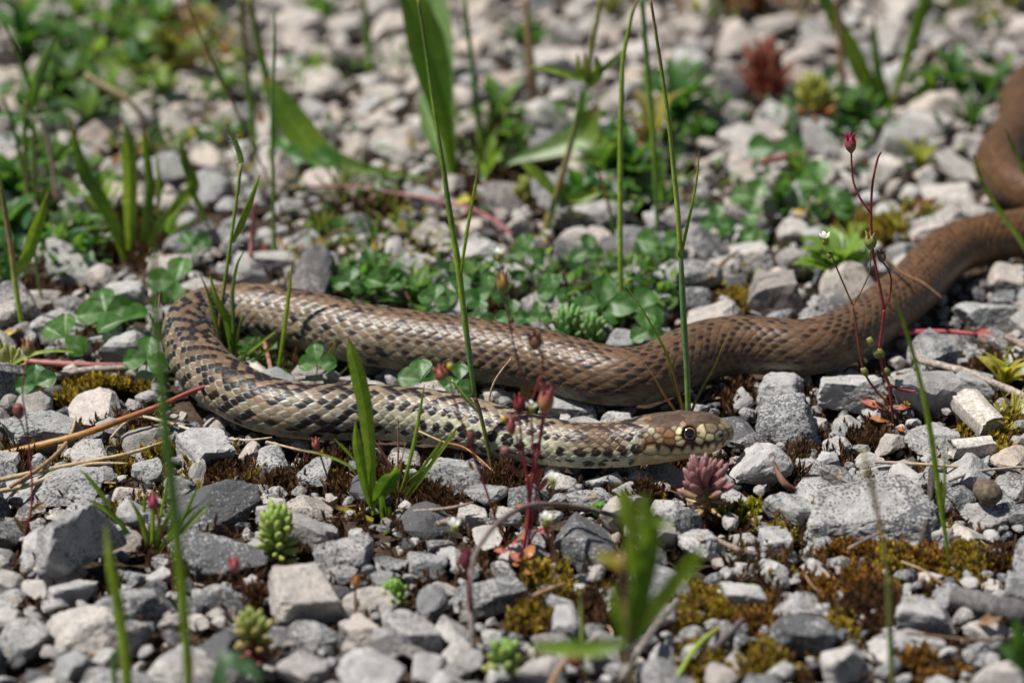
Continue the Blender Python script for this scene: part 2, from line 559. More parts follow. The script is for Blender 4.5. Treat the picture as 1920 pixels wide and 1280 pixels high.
    seeds = [  # x, y in a close view of the head, colour, kind (0 plain, 1 lip plate, 2 crown), size along, size round
        (1700, 420, OLIV, 0, 1.1, 1.3), (1655, 505, PALE, 0, 1, 1), (1650, 430, OLIV, 0, .8, .9), (1585, 435, PALE, 0, .9, .9), (1620, 350, OLIV, 0, 1, .9), (1530, 375, OLIV, 0, 1, 1),
        (1560, 300, CAP, 2, 1.1, 1), (1480, 275, CAP, 2, 1.2, 1), (1640, 300, OLIV, 2, 1, 1),
        (1600, 520, CREAM, 1, .9, 1), (1530, 520, CREAM, 1, .9, 1), (1475, 535, CREAM, 1, .8, 1), (1405, 545, CREAM, 1, .95, 1), (1320, 552, CREAM, 1, .95, 1),
        (1225, 560, CREAM, 1, 1, 1), (1120, 550, CREAM, 1, 1.1, 1.2), (1012, 540, CREAM, 1, 1.1, 1.2),
        (1440, 405, CREAM, 0, .7, 1), (1425, 490, CREAM, 0, .7, .8), (1520, 450, CREAM, 0, .8, .9),
        (1240, 405, CREAM, 0, .6, .8), (1242, 455, CREAM, 0, .6, .7), (1250, 500, CREAM, 0, .7, .8),
        (1335, 425, (0.012, 0.010, 0.010), 0, .85, 1.1),
        (1345, 325, CAP, 2, 1.2, .8), (1290, 330, TAN, 0, .8, .7),
        (1165, 425, BRN, 0, 1, .9), (1160, 485, BRN, 0, 1, .9), (1085, 385, BRN, 0, .9, .8), (1060, 438, PALE, 0, .8, .8), (1085, 470, TAN, 0, .7, .6), (1015, 400, PALE, 0, .8, .8),
        (1000, 470, BRN, 0, .9, .8), (965, 430, PALE, 0, .7, .7), (940, 390, BRN, 0, .7, .7), (930, 480, BRN, 0, .9, .8), (965, 345, PALE, 0, .7, .6), (905, 440, PALE, 0, .7, .7),
        (905, 520, BRN, 0, .9, .9), (860, 480, PALE, 0, .8, .8), (850, 550, PALE, 0, 1, 1),
        (1150, 320, CAP, 2, 1.9, 1.2), (1050, 310, CAP, 2, 1.5, 1.1), (1330, 255, CAP, 2, 1.8, 1.0), (1200, 262, CAP, 2, 1.8, 1.0), (1080, 268, CAP, 2, 1.4, 1.0), (960, 290, BRN, 2, 1, .8), (985, 258, PALE, 0, .7, .35), (905, 285, PALE, 0, .7, .35), (1205, 372, PALE, 0, .5, .5),
        (1560, 592, CREAM, 3, 1.1, .8), (1470, 606, CREAM, 3, 1.1, .8), (1370, 617, CREAM, 3, 1.1, .8), (1270, 626, CREAM, 3, 1.1, .8), (1170, 630, CREAM, 3, 1.1, .8), (1070, 632, CREAM, 3, 1.1, .8), (980, 632, CREAM, 3, 1, .8),
        (1500, 625, CREAM, 3, 1.4, 1), (1350, 638, CREAM, 3, 1.5, 1), (1200, 648, CREAM, 3, 1.5, 1), (1050, 655, CREAM, 3, 1.5, 1), (930, 640, CREAM, 3, 1.2, 1)]
    s_of_X = lambda x: np.interp(1377 - x, 1377 - X0[FR], sg[FR])
    ych = lambda x: np.interp(-x, -AX[:14, 0], AX[:14, 1])
    rch = lambda x: np.interp(-x, -AX[:14, 0], AX[:14, 2])
    PHV = 66.5
    hb_ = int((S < s_head * 1.15).sum())
    Pb = (Cc[:hb_, None, :] + Rr[:hb_, None, None] * (Up[:hb_, None, :] * np.cos(PH[:hb_])[..., None] + Lt[:hb_, None, :] * np.sin(PH[:hb_])[..., None]))
    qx, qy = to_px(Pb)
    face = ((Pb - Cc[:hb_, None, :]) @ FWD) < 0
    def locate(x, y):
        d = np.where(face, (qx - x) ** 2 + (qy - y) ** 2, 1e9)
        i, j = np.unravel_index(int(np.argmin(d)), d.shape)
        return float(S[i]), float(np.degrees(PH[i, j]))
    sd = []
    for zx, zy, c, k, wa, wp in seeds:
        x = 1000 + zx / 4.571; y = 720 + zy / 4.571
        sa, sp_ = locate(x, y)
        sd.append((sa, sp_, c, k, wa, wp))
    H = S < s_head * 1.15
    nh = int(H.sum())
    hS, hP, hR = SS[:nh], np.degrees(PH[:nh]), RR[:nh]
    hR = np.maximum(hR, 0.003)
    D1 = np.full(hS.shape, 9.0); D2 = np.full(hS.shape, 9.0); ID = np.zeros(hS.shape, int); ID2 = np.zeros(hS.shape, int); DY = np.zeros(hS.shape); DX = np.zeros(hS.shape)
    for k, (a, p, c, kd, wa, wp) in enumerate(sd):
        for sg_ in ((1, -1) if abs(p) > 4 else (1,)):
            dx = (hS - a) / wa
            dy = np.radians((np.abs(hP) - p) if sg_ > 0 else (np.abs(hP) + p)) * hR / wp
            if sg_ < 0 and p > 0: continue
            d = np.sqrt(dx * dx + dy * dy)
            bt = d < D1
            ID2 = np.where(bt, ID, np.where(d < D2, k, ID2))
            D2 = np.where(bt, D1, np.minimum(D2, d)); ID = np.where(bt, k, ID); DY = np.where(bt, dy, DY); DX = np.where(bt, dx, DX); D1 = np.where(bt, d, D1)
    hb = (D2 - D1) * 1000.0                                     # mm
    kind = np.array([q_[3] for q_ in sd])[ID]
    hc = np.array([q_[2] for q_ in sd])[ID]
    jit = hash01(ID, (hP > 0).astype(int), 5)
    hc = hc * (0.88 + 0.24 * jit)[..., None]
    vn = vnoise(np.stack([hS.ravel() * 260, hP.ravel() / 9, hS.ravel() * 0], 1), 77).reshape(hS.shape)
    hc = hc * (1 + np.where(kind == 2, 0.45, 0.16) * vn)[..., None]
    rust = np.array((0.30, 0.085, 0.022)); black = np.array((0.012, 0.010, 0.009)); dk = np.array((0.035, 0.022, 0.014))
    upc = smooth(-DY * 1000, -0.6, 0.9)
    lip = kind == 1
    e_r = (1 - smooth(hb, 1.5, 3.0)) * lip * upc
    hc = hc * (1 - 0.9 * e_r[..., None]) + rust * 0.9 * e_r[..., None]
    e_b = (1 - smooth(hb, 0.7, 1.7)) * lip * (0.15 + 0.85 * smooth(-DY * 1000, -1.5, 0.3))
    hc = hc * (1 - e_b[..., None]) + black * e_b[..., None]
    e_p = (1 - smooth(hb, 0.3, 1.05)) * (kind == 0)
    hc = hc * (1 - 0.85 * e_p[..., None]) + dk * 0.85 * e_p[..., None]
    e_3 = (1 - smooth(hb, 0.02, 0.25)) * (kind == 3)
    hc = hc * (1 - 0.35 * e_3[..., None])
    k2 = np.array([q_[3] for q_ in sd])[ID2]
    e_m = (1 - smooth(hb, 0.18, 0.6)) * (((kind == 1) & (k2 == 3)) | ((kind == 3) & (k2 == 1)))
    hc = hc * (1 - 0.8 * e_m[..., None]) + dk * 0.8 * e_m[..., None]
    e_c = 0.75 * (1 - smooth(hb, 0.08, 0.36)) * (kind == 2)
    hc = hc * (1 - 0.5 * e_c[..., None])
    hh = 0.009 * smooth(hb, 0.0, 0.35) * np.where(kind == 2, 0.6, 1.0)
    # eye socket and brow
    ex, ey = 1000 + 1335 / 4.571, 720 + 425 / 4.571
    es, ep = locate(ex, ey)
    de = np.sqrt((hS - es) ** 2 + (np.radians(np.abs(hP) - ep) * hR) ** 2) * 1000
    hc = np.where((de < 2.95)[..., None], black * 1.0, hc)
    hh = hh - 0.07 * (1 - smooth(de, 1.6, 2.7)) + 0.05 * np.exp(-((de - 3.0) / 0.8) ** 2) * (np.abs(hP) < ep)
    # nostril
    nx_, ny_ = 1000 + 1603 / 4.571, 720 + 437 / 4.571
    ns, npg = locate(nx_, ny_)
    dn = np.sqrt((hS - ns) ** 2 + (np.radians(np.abs(hP) - npg) * np.maximum(RR[:nh], 0.003)) ** 2) * 1000
    nk = (1 - smooth(dn, 0.35, 0.8))
    hc = hc * (1 - nk[..., None]) + black * nk[..., None]
    hh = hh - 0.08 * nk
    split = smooth(hS - s_head * (1 - 0.12 * np.cos(np.radians(hP))), -0.0012, 0.0012)
    colr[:nh] = hc * (1 - split[..., None]) + colr[:nh] * split[..., None]
    hgt[:nh] = hh * (1 - split) + hgt[:nh] * split
    ven[:nh] &= split[:nh] > 0.5
    # ---------------- shape
    rr = RR * (1 + hgt * amp * smooth(SS, 0, 0.004) + 0.004 * vnoise(np.stack([UU.ravel() * .5, np.degrees(PH).ravel() / 30, UU.ravel() * 0], 1), 4).reshape(UU.shape))
    cu_, cl_ = np.cos(PH) * rr, np.sin(PH) * rr
    # flattened belly, flattened crown
    flat = smooth(SS, 0.0, 0.05)
    cu_ = np.where(cu_ < -0.80 * RR, -0.80 * RR + (cu_ + 0.80 * RR) * 0.55, cu_)
    headw = 1 - smooth(SS, s_head * 0.9, s_head * 1.25)
    cu_ = cu_ + np.where(cu_ > 0.72 * RR, -(cu_ - 0.72 * RR) * 0.28, 0) * headw
    cl_ = cl_ * (1 + 0.06 * headw)
    P = Cc[:, None, :] + Up[:, None, :] * cu_[..., None] + Lt[:, None, :] * cl_[..., None]
    V = P.reshape(-1, 3)
    idx = np.arange(n * NA).reshape(n, NA)
    a = idx[:-1]; c = idx[1:]
    # winding: outward
    F = np.stack([a, np.roll(a, -1, 1), np.roll(c, -1, 1), c], -1).reshape(-1, 4)
    tipv = len(V); endv = tipv + 1
    V = np.vstack([V, Cc[0] - T[0] * 0.0001, Cc[-1]])
    CV = np.vstack([colr.reshape(-1, 3), colr[0, 0], colr[-1, 0]])
    Ft = np.stack([np.roll(idx[0], -1), idx[0], np.full(NA, tipv)], -1)
    Fe = np.stack([idx[-1], np.roll(idx[-1], -1), np.full(NA, endv)], -1)
    me = np_mesh('snake', V, [F, Ft, Fe], MAT['skin'], CV)
    o = bpy.data.objects.new('snake', me)
    COL.objects.link(o)
    tag(o, 'long brown snake with black spotted front third winding over the gravel', 'snake')
    # eyes
    m, nt, out = new_mat('snake_eye')
    pos = nt.nodes.new('ShaderNodeTexCoord').outputs['Object']
    sx = nt.nodes.new('ShaderNodeSeparateXYZ'); nt.links.new(pos, sx.inputs[0])
    rad_ = mth(nt, 'SQRT', mth(nt, 'ADD', mth(nt, 'MULTIPLY', sx.outputs[0], sx.outputs[0]), mth(nt, 'MULTIPLY', sx.outputs[1], sx.outputs[1])))
    c = ramp(nt, mth(nt, 'MULTIPLY', rad_, 250.0), [(0.395, (0.004, 0.004, 0.005)), (0.415, (0.50, 0.20, 0.06)), (0.465, (0.36, 0.12, 0.04)), (0.49, (0.012, 0.009, 0.008))])
    bs = node(nt, 'ShaderNodeBsdfPrincipled'); nt.links.new(c, bs.inputs['Base Color'])
    bs.inputs['Roughness'].default_value = 0.08
    bs.inputs['Coat Weight'].default_value = 0.6
    bs.inputs['Coat Roughness'].default_value = 0.03
    nt.links.new(bs.outputs[0], out.inputs[0])
    bm = bmesh.new()
    bmesh.ops.create_uvsphere(bm, u_segments=32, v_segments=20, radius=0.00265)
    for f in bm.faces: f.smooth = True
    em = bpy.data.meshes.new('eye'); bm.to_mesh(em); bm.free(); em.materials.append(m)
    k = int(np.argmin(np.abs(S - es)))
    for sgn in (1, -1):
        nrm = Up[k] * math.cos(math.radians(ep)) + Lt[k] * math.sin(math.radians(ep)) * sgn
        e = bpy.data.objects.new('eye', em)
        e.location = Cc[k] + nrm * (Rr[k] * 0.985 - 0.00125)
        e.rotation_euler = Vector(nrm).to_track_quat('Z', 'Y').to_euler()
        e.scale = (1, 1, 0.85)
        COL.objects.link(e); e.parent = o
    return Cc, Rr, S

SNAKE_C, SNAKE_R, SNAKE_S = build_snake()
# ------------------------------------------------------------------ ground sheet
PATCH_MOSS = [  # photo px x, y, half width, half height, shoots, colour
 (190, 745, 110, 42, 330, 'ochre'), (250, 800, 70, 30, 120, 'brown'), (232, 868, 55, 30, 120, 'ochre'), (290, 862, 40, 22, 70, 'ochre'),
 (425, 893, 48, 22, 130, 'brown'), (375, 880, 26, 16, 50, 'ochre'), (520, 910, 40, 18, 60, 'brown'), (640, 850, 40, 30, 110, 'brown'), (690, 870, 30, 30, 70, 'brown'),
 (830, 950, 60, 20, 60, 'brown'), (955, 900, 46, 28, 150, 'brown'), (780, 930, 60, 22, 80, 'brown'), (940, 1120, 40, 30, 70, 'brown'), (1010, 1085, 60, 25, 80, 'ochre'), (1060, 1110, 45, 30, 110, 'ochre'),
 (1000, 1165, 70, 22, 90, 'ochre'), (1110, 1150, 50, 30, 80, 'brown'), (1375, 738, 42, 30, 200, 'brown'), (1330, 700, 40, 16, 60, 'brown'),
 (1500, 905, 30, 18, 60, 'brown'), (1405, 965, 55, 16, 70, 'green'), (1460, 1010, 30, 30, 50, 'ochre'), (1590, 1035, 75, 26, 260, 'rusty'), (1680, 1050, 60, 26, 190, 'ochre'), (1740, 1050, 50, 30, 150, 'rusty'),
 (1830, 1055, 90, 36, 300, 'ochre'), (1590, 1100, 70, 30, 200, 'rusty'), (1640, 1150, 70, 28, 240, 'brown'), (1560, 1120, 45, 22, 80, 'rusty'), (1310, 1150, 70, 42, 240, 'ochre'), (1420, 1160, 48, 34, 150, 'rusty'),
 (1440, 1235, 80, 30, 190, 'ochre'), (1570, 1195, 30, 30, 60, 'ochre'), (1330, 1245, 60, 34, 160, 'ochre'), (1740, 1250, 60, 30, 130, 'rusty'), (1870, 1050, 40, 40, 90, 'brown'), (1880, 830, 50, 50, 170, 'ochre'),
 (1850, 700, 60, 26, 90, 'brown'), (1620, 690, 40, 16, 50, 'ochre'), (1500, 860, 26, 14, 40, 'brown'), (1630, 830, 60, 22, 100, 'brown'), (1760, 730, 60, 30, 120, 'brown'), (1800, 830, 40, 20, 70, 'ochre'),
 (1400, 570, 60, 22, 110, 'ochre'), (1640, 425, 70, 24, 100, 'ochre'), (1720, 400, 50, 24, 90, 'ochre'), (1200, 930, 26, 12, 30, 'brown'), (1260, 860, 30, 14, 40, 'brown'),
 (40, 870, 40, 30, 60, 'brown'), (20, 990, 36, 30, 60, 'brown'), (480, 1110, 30, 60, 90, 'brown'), (420, 660, 70, 60, 110, 'brown'), (540, 690, 60, 20, 60, 'brown'), (260, 440, 90, 60, 120, 'brown'), (60, 560, 50, 36, 60, 'brown'),
 (330, 60, 80, 30, 80, 'rusty'), (330, 130, 60, 26, 60, 'ochre'), (930, 350, 90, 26, 80, 'brown'), (700, 400, 90, 30, 90, 'brown'), (1180, 270, 60, 40, 60, 'rusty')]

PATCH_MOSS = [(x, y, a * 1.18, b * 1.15, int(n * 1.5), c) if x > 1250 and y > 990 else (x, y, a, b, n, c) for x, y, a, b, n, c in PATCH_MOSS]
SOIL = [(420, 430, 200, 50), (650, 400, 150, 40), (250, 470, 120, 60), (90, 520, 110, 60), (470, 660, 110, 50), (640, 690, 120, 26), (300, 300, 140, 40), (930, 330, 160, 40), (1180, 320, 120, 50), (1130, 540, 160, 40), (1330, 360, 70, 60), (1620, 440, 120, 40),
        (1700, 700, 120, 40), (1500, 480, 120, 26), (860, 560, 160, 26), (660, 880, 110, 50), (960, 900, 80, 36), (450, 900, 90, 26), (1280, 930, 40, 40), (1240, 1090, 160, 50), (1000, 1090, 120, 40), (300, 110, 160, 50), (1480, 900, 60, 30), (1200, 720, 160, 20)]

def soilness(px, py):
    """0 where stones cover the ground, 1 where soil or moss shows"""
    m = 0.0
    for x, y, a, b, n, c in PATCH_MOSS:
        q = ((px - x) / (a * 0.9)) ** 2 + ((py - y) / (b * 0.9)) ** 2
        if q < 1: m = max(m, min(1.0, 1.7 * (1 - q)))
    for x, y, a, b in SOIL:
        q = ((px - x) / a) ** 2 + ((py - y) / b) ** 2
        if q < 1: m = max(m, 0.62 * min(1.0, 1.7 * (1 - q)))
    return m

def build_ground():
    t = np.linspace(-1, 1, 241)
    def warp(t, dense, far):
        return np.where(np.abs(t) < 0.85, t / 0.85 * dense, np.sign(t) * (dense + (far - dense) * ((np.abs(t) - 0.85) / 0.15) ** 4))
    gx = warp(t, 0.6, 40.0); gy = warp(t, 0.75, 40.0) + 0.25
    X, Y = np.meshgrid(gx, gy)
    p = np.stack([X.ravel(), Y.ravel(), np.zeros(X.size)], 1)
    near = (np.abs(p[:, 0]) < 2) & (np.abs(p[:, 1]) < 2)
    z = np.where(near, 0.0018 * vnoise(p * 40, 1) + 0.001 * vnoise(p * 130, 2), 0.0) - 0.0045
    p[:, 2] = z
    n = len(t)
    idx = np.arange(n * n).reshape(n, n)
    F = np.stack([idx[:-1, :-1], idx[:-1, 1:], idx[1:, 1:], idx[1:, :-1]], -1).reshape(-1, 4)
    me = np_mesh('ground', p, F, MAT['soil'])
    o = bpy.data.objects.new('ground', me)
    link(o)
    tag(o, 'dark brown soil under the loose gravel', kind='structure')

build_ground()

# ------------------------------------------------------------------ stones
def ico(sub):
    bm = bmesh.new()
    bmesh.ops.create_icosphere(bm, subdivisions=sub, radius=1.0)
    bm.verts.ensure_lookup_table()
    V = np.array([v.co[:] for v in bm.verts])
    F = np.array([[v.index for v in f.verts] for f in bm.faces])
    bm.free()
    return V / np.linalg.norm(V, axis=1)[:, None], F

ICO = {k: ico(k) for k in (1, 2, 3, 4, 5)}

def rock_shape(seed, sub, boxy=0.0, rough=1.0):
    """a broken limestone piece: planes cut round a core, edges slightly worn, surface pitted; extents -0.5 .. 0.5"""
    r = np.random.default_rng(seed)
    D, F = ICO[sub]
    npl = r.integers(7, 11)
    N = r.normal(size=(npl, 3)); N /= np.linalg.norm(N, axis=1)[:, None]
    d = r.uniform(0.5, 1.0, npl)
    if boxy > 0:
        B = np.array([[1, 0, 0], [-1, 0, 0], [0, 1, 0], [0, -1, 0], [0, 0, 1], [0, 0, -1]], float) + r.normal(size=(6, 3)) * 0.22
        B /= np.linalg.norm(B, axis=1)[:, None]
        N = np.vstack([N, B]); d = np.concatenate([d + 0.22 * boxy, r.uniform(0.58, 0.72, 6)])
    p = 60.0
    q = np.clip(D @ N.T / d, 0, None)
    R = (q ** p).sum(1) ** (-1 / p)
    R = np.minimum(R, 1.35)
    V = D * R[:, None]
    o = r.uniform(0, 100, 3)
    k = 0.05 * vnoise(V * 2.2 + o, seed) + 0.036 * vnoise(V * 5 + o, seed + 1)
    if sub >= 3: k = k + 0.026 * vnoise(V * 11 + o, seed + 2)
    if sub >= 4: k = k + 0.016 * vnoise(V * 23 + o, seed + 3) + 0.010 * vnoise(V * 46 + o, seed + 4)
    V = V * (1 + k * rough)[:, None]
    lo, hi = V.min(0), V.max(0)
    return (V - (lo + hi) / 2) / (hi - lo), F

SN = to_px(SNAKE_C)
_sk = slice(None, None, 12)
SXY, SR = SNAKE_C[_sk, :2], SNAKE_R[_sk]
SZ = SNAKE_C[_sk, 2] - SR

def snake_gap(x, y):
    """distance from the snake's flank on the ground (negative underneath) and how high its belly is there"""
    d = np.hypot(SXY[:, 0] - x, SXY[:, 1] - y)
    k = int(np.argmin(d - SR))
    return float(d[k] - SR[k]), float(SZ[k])

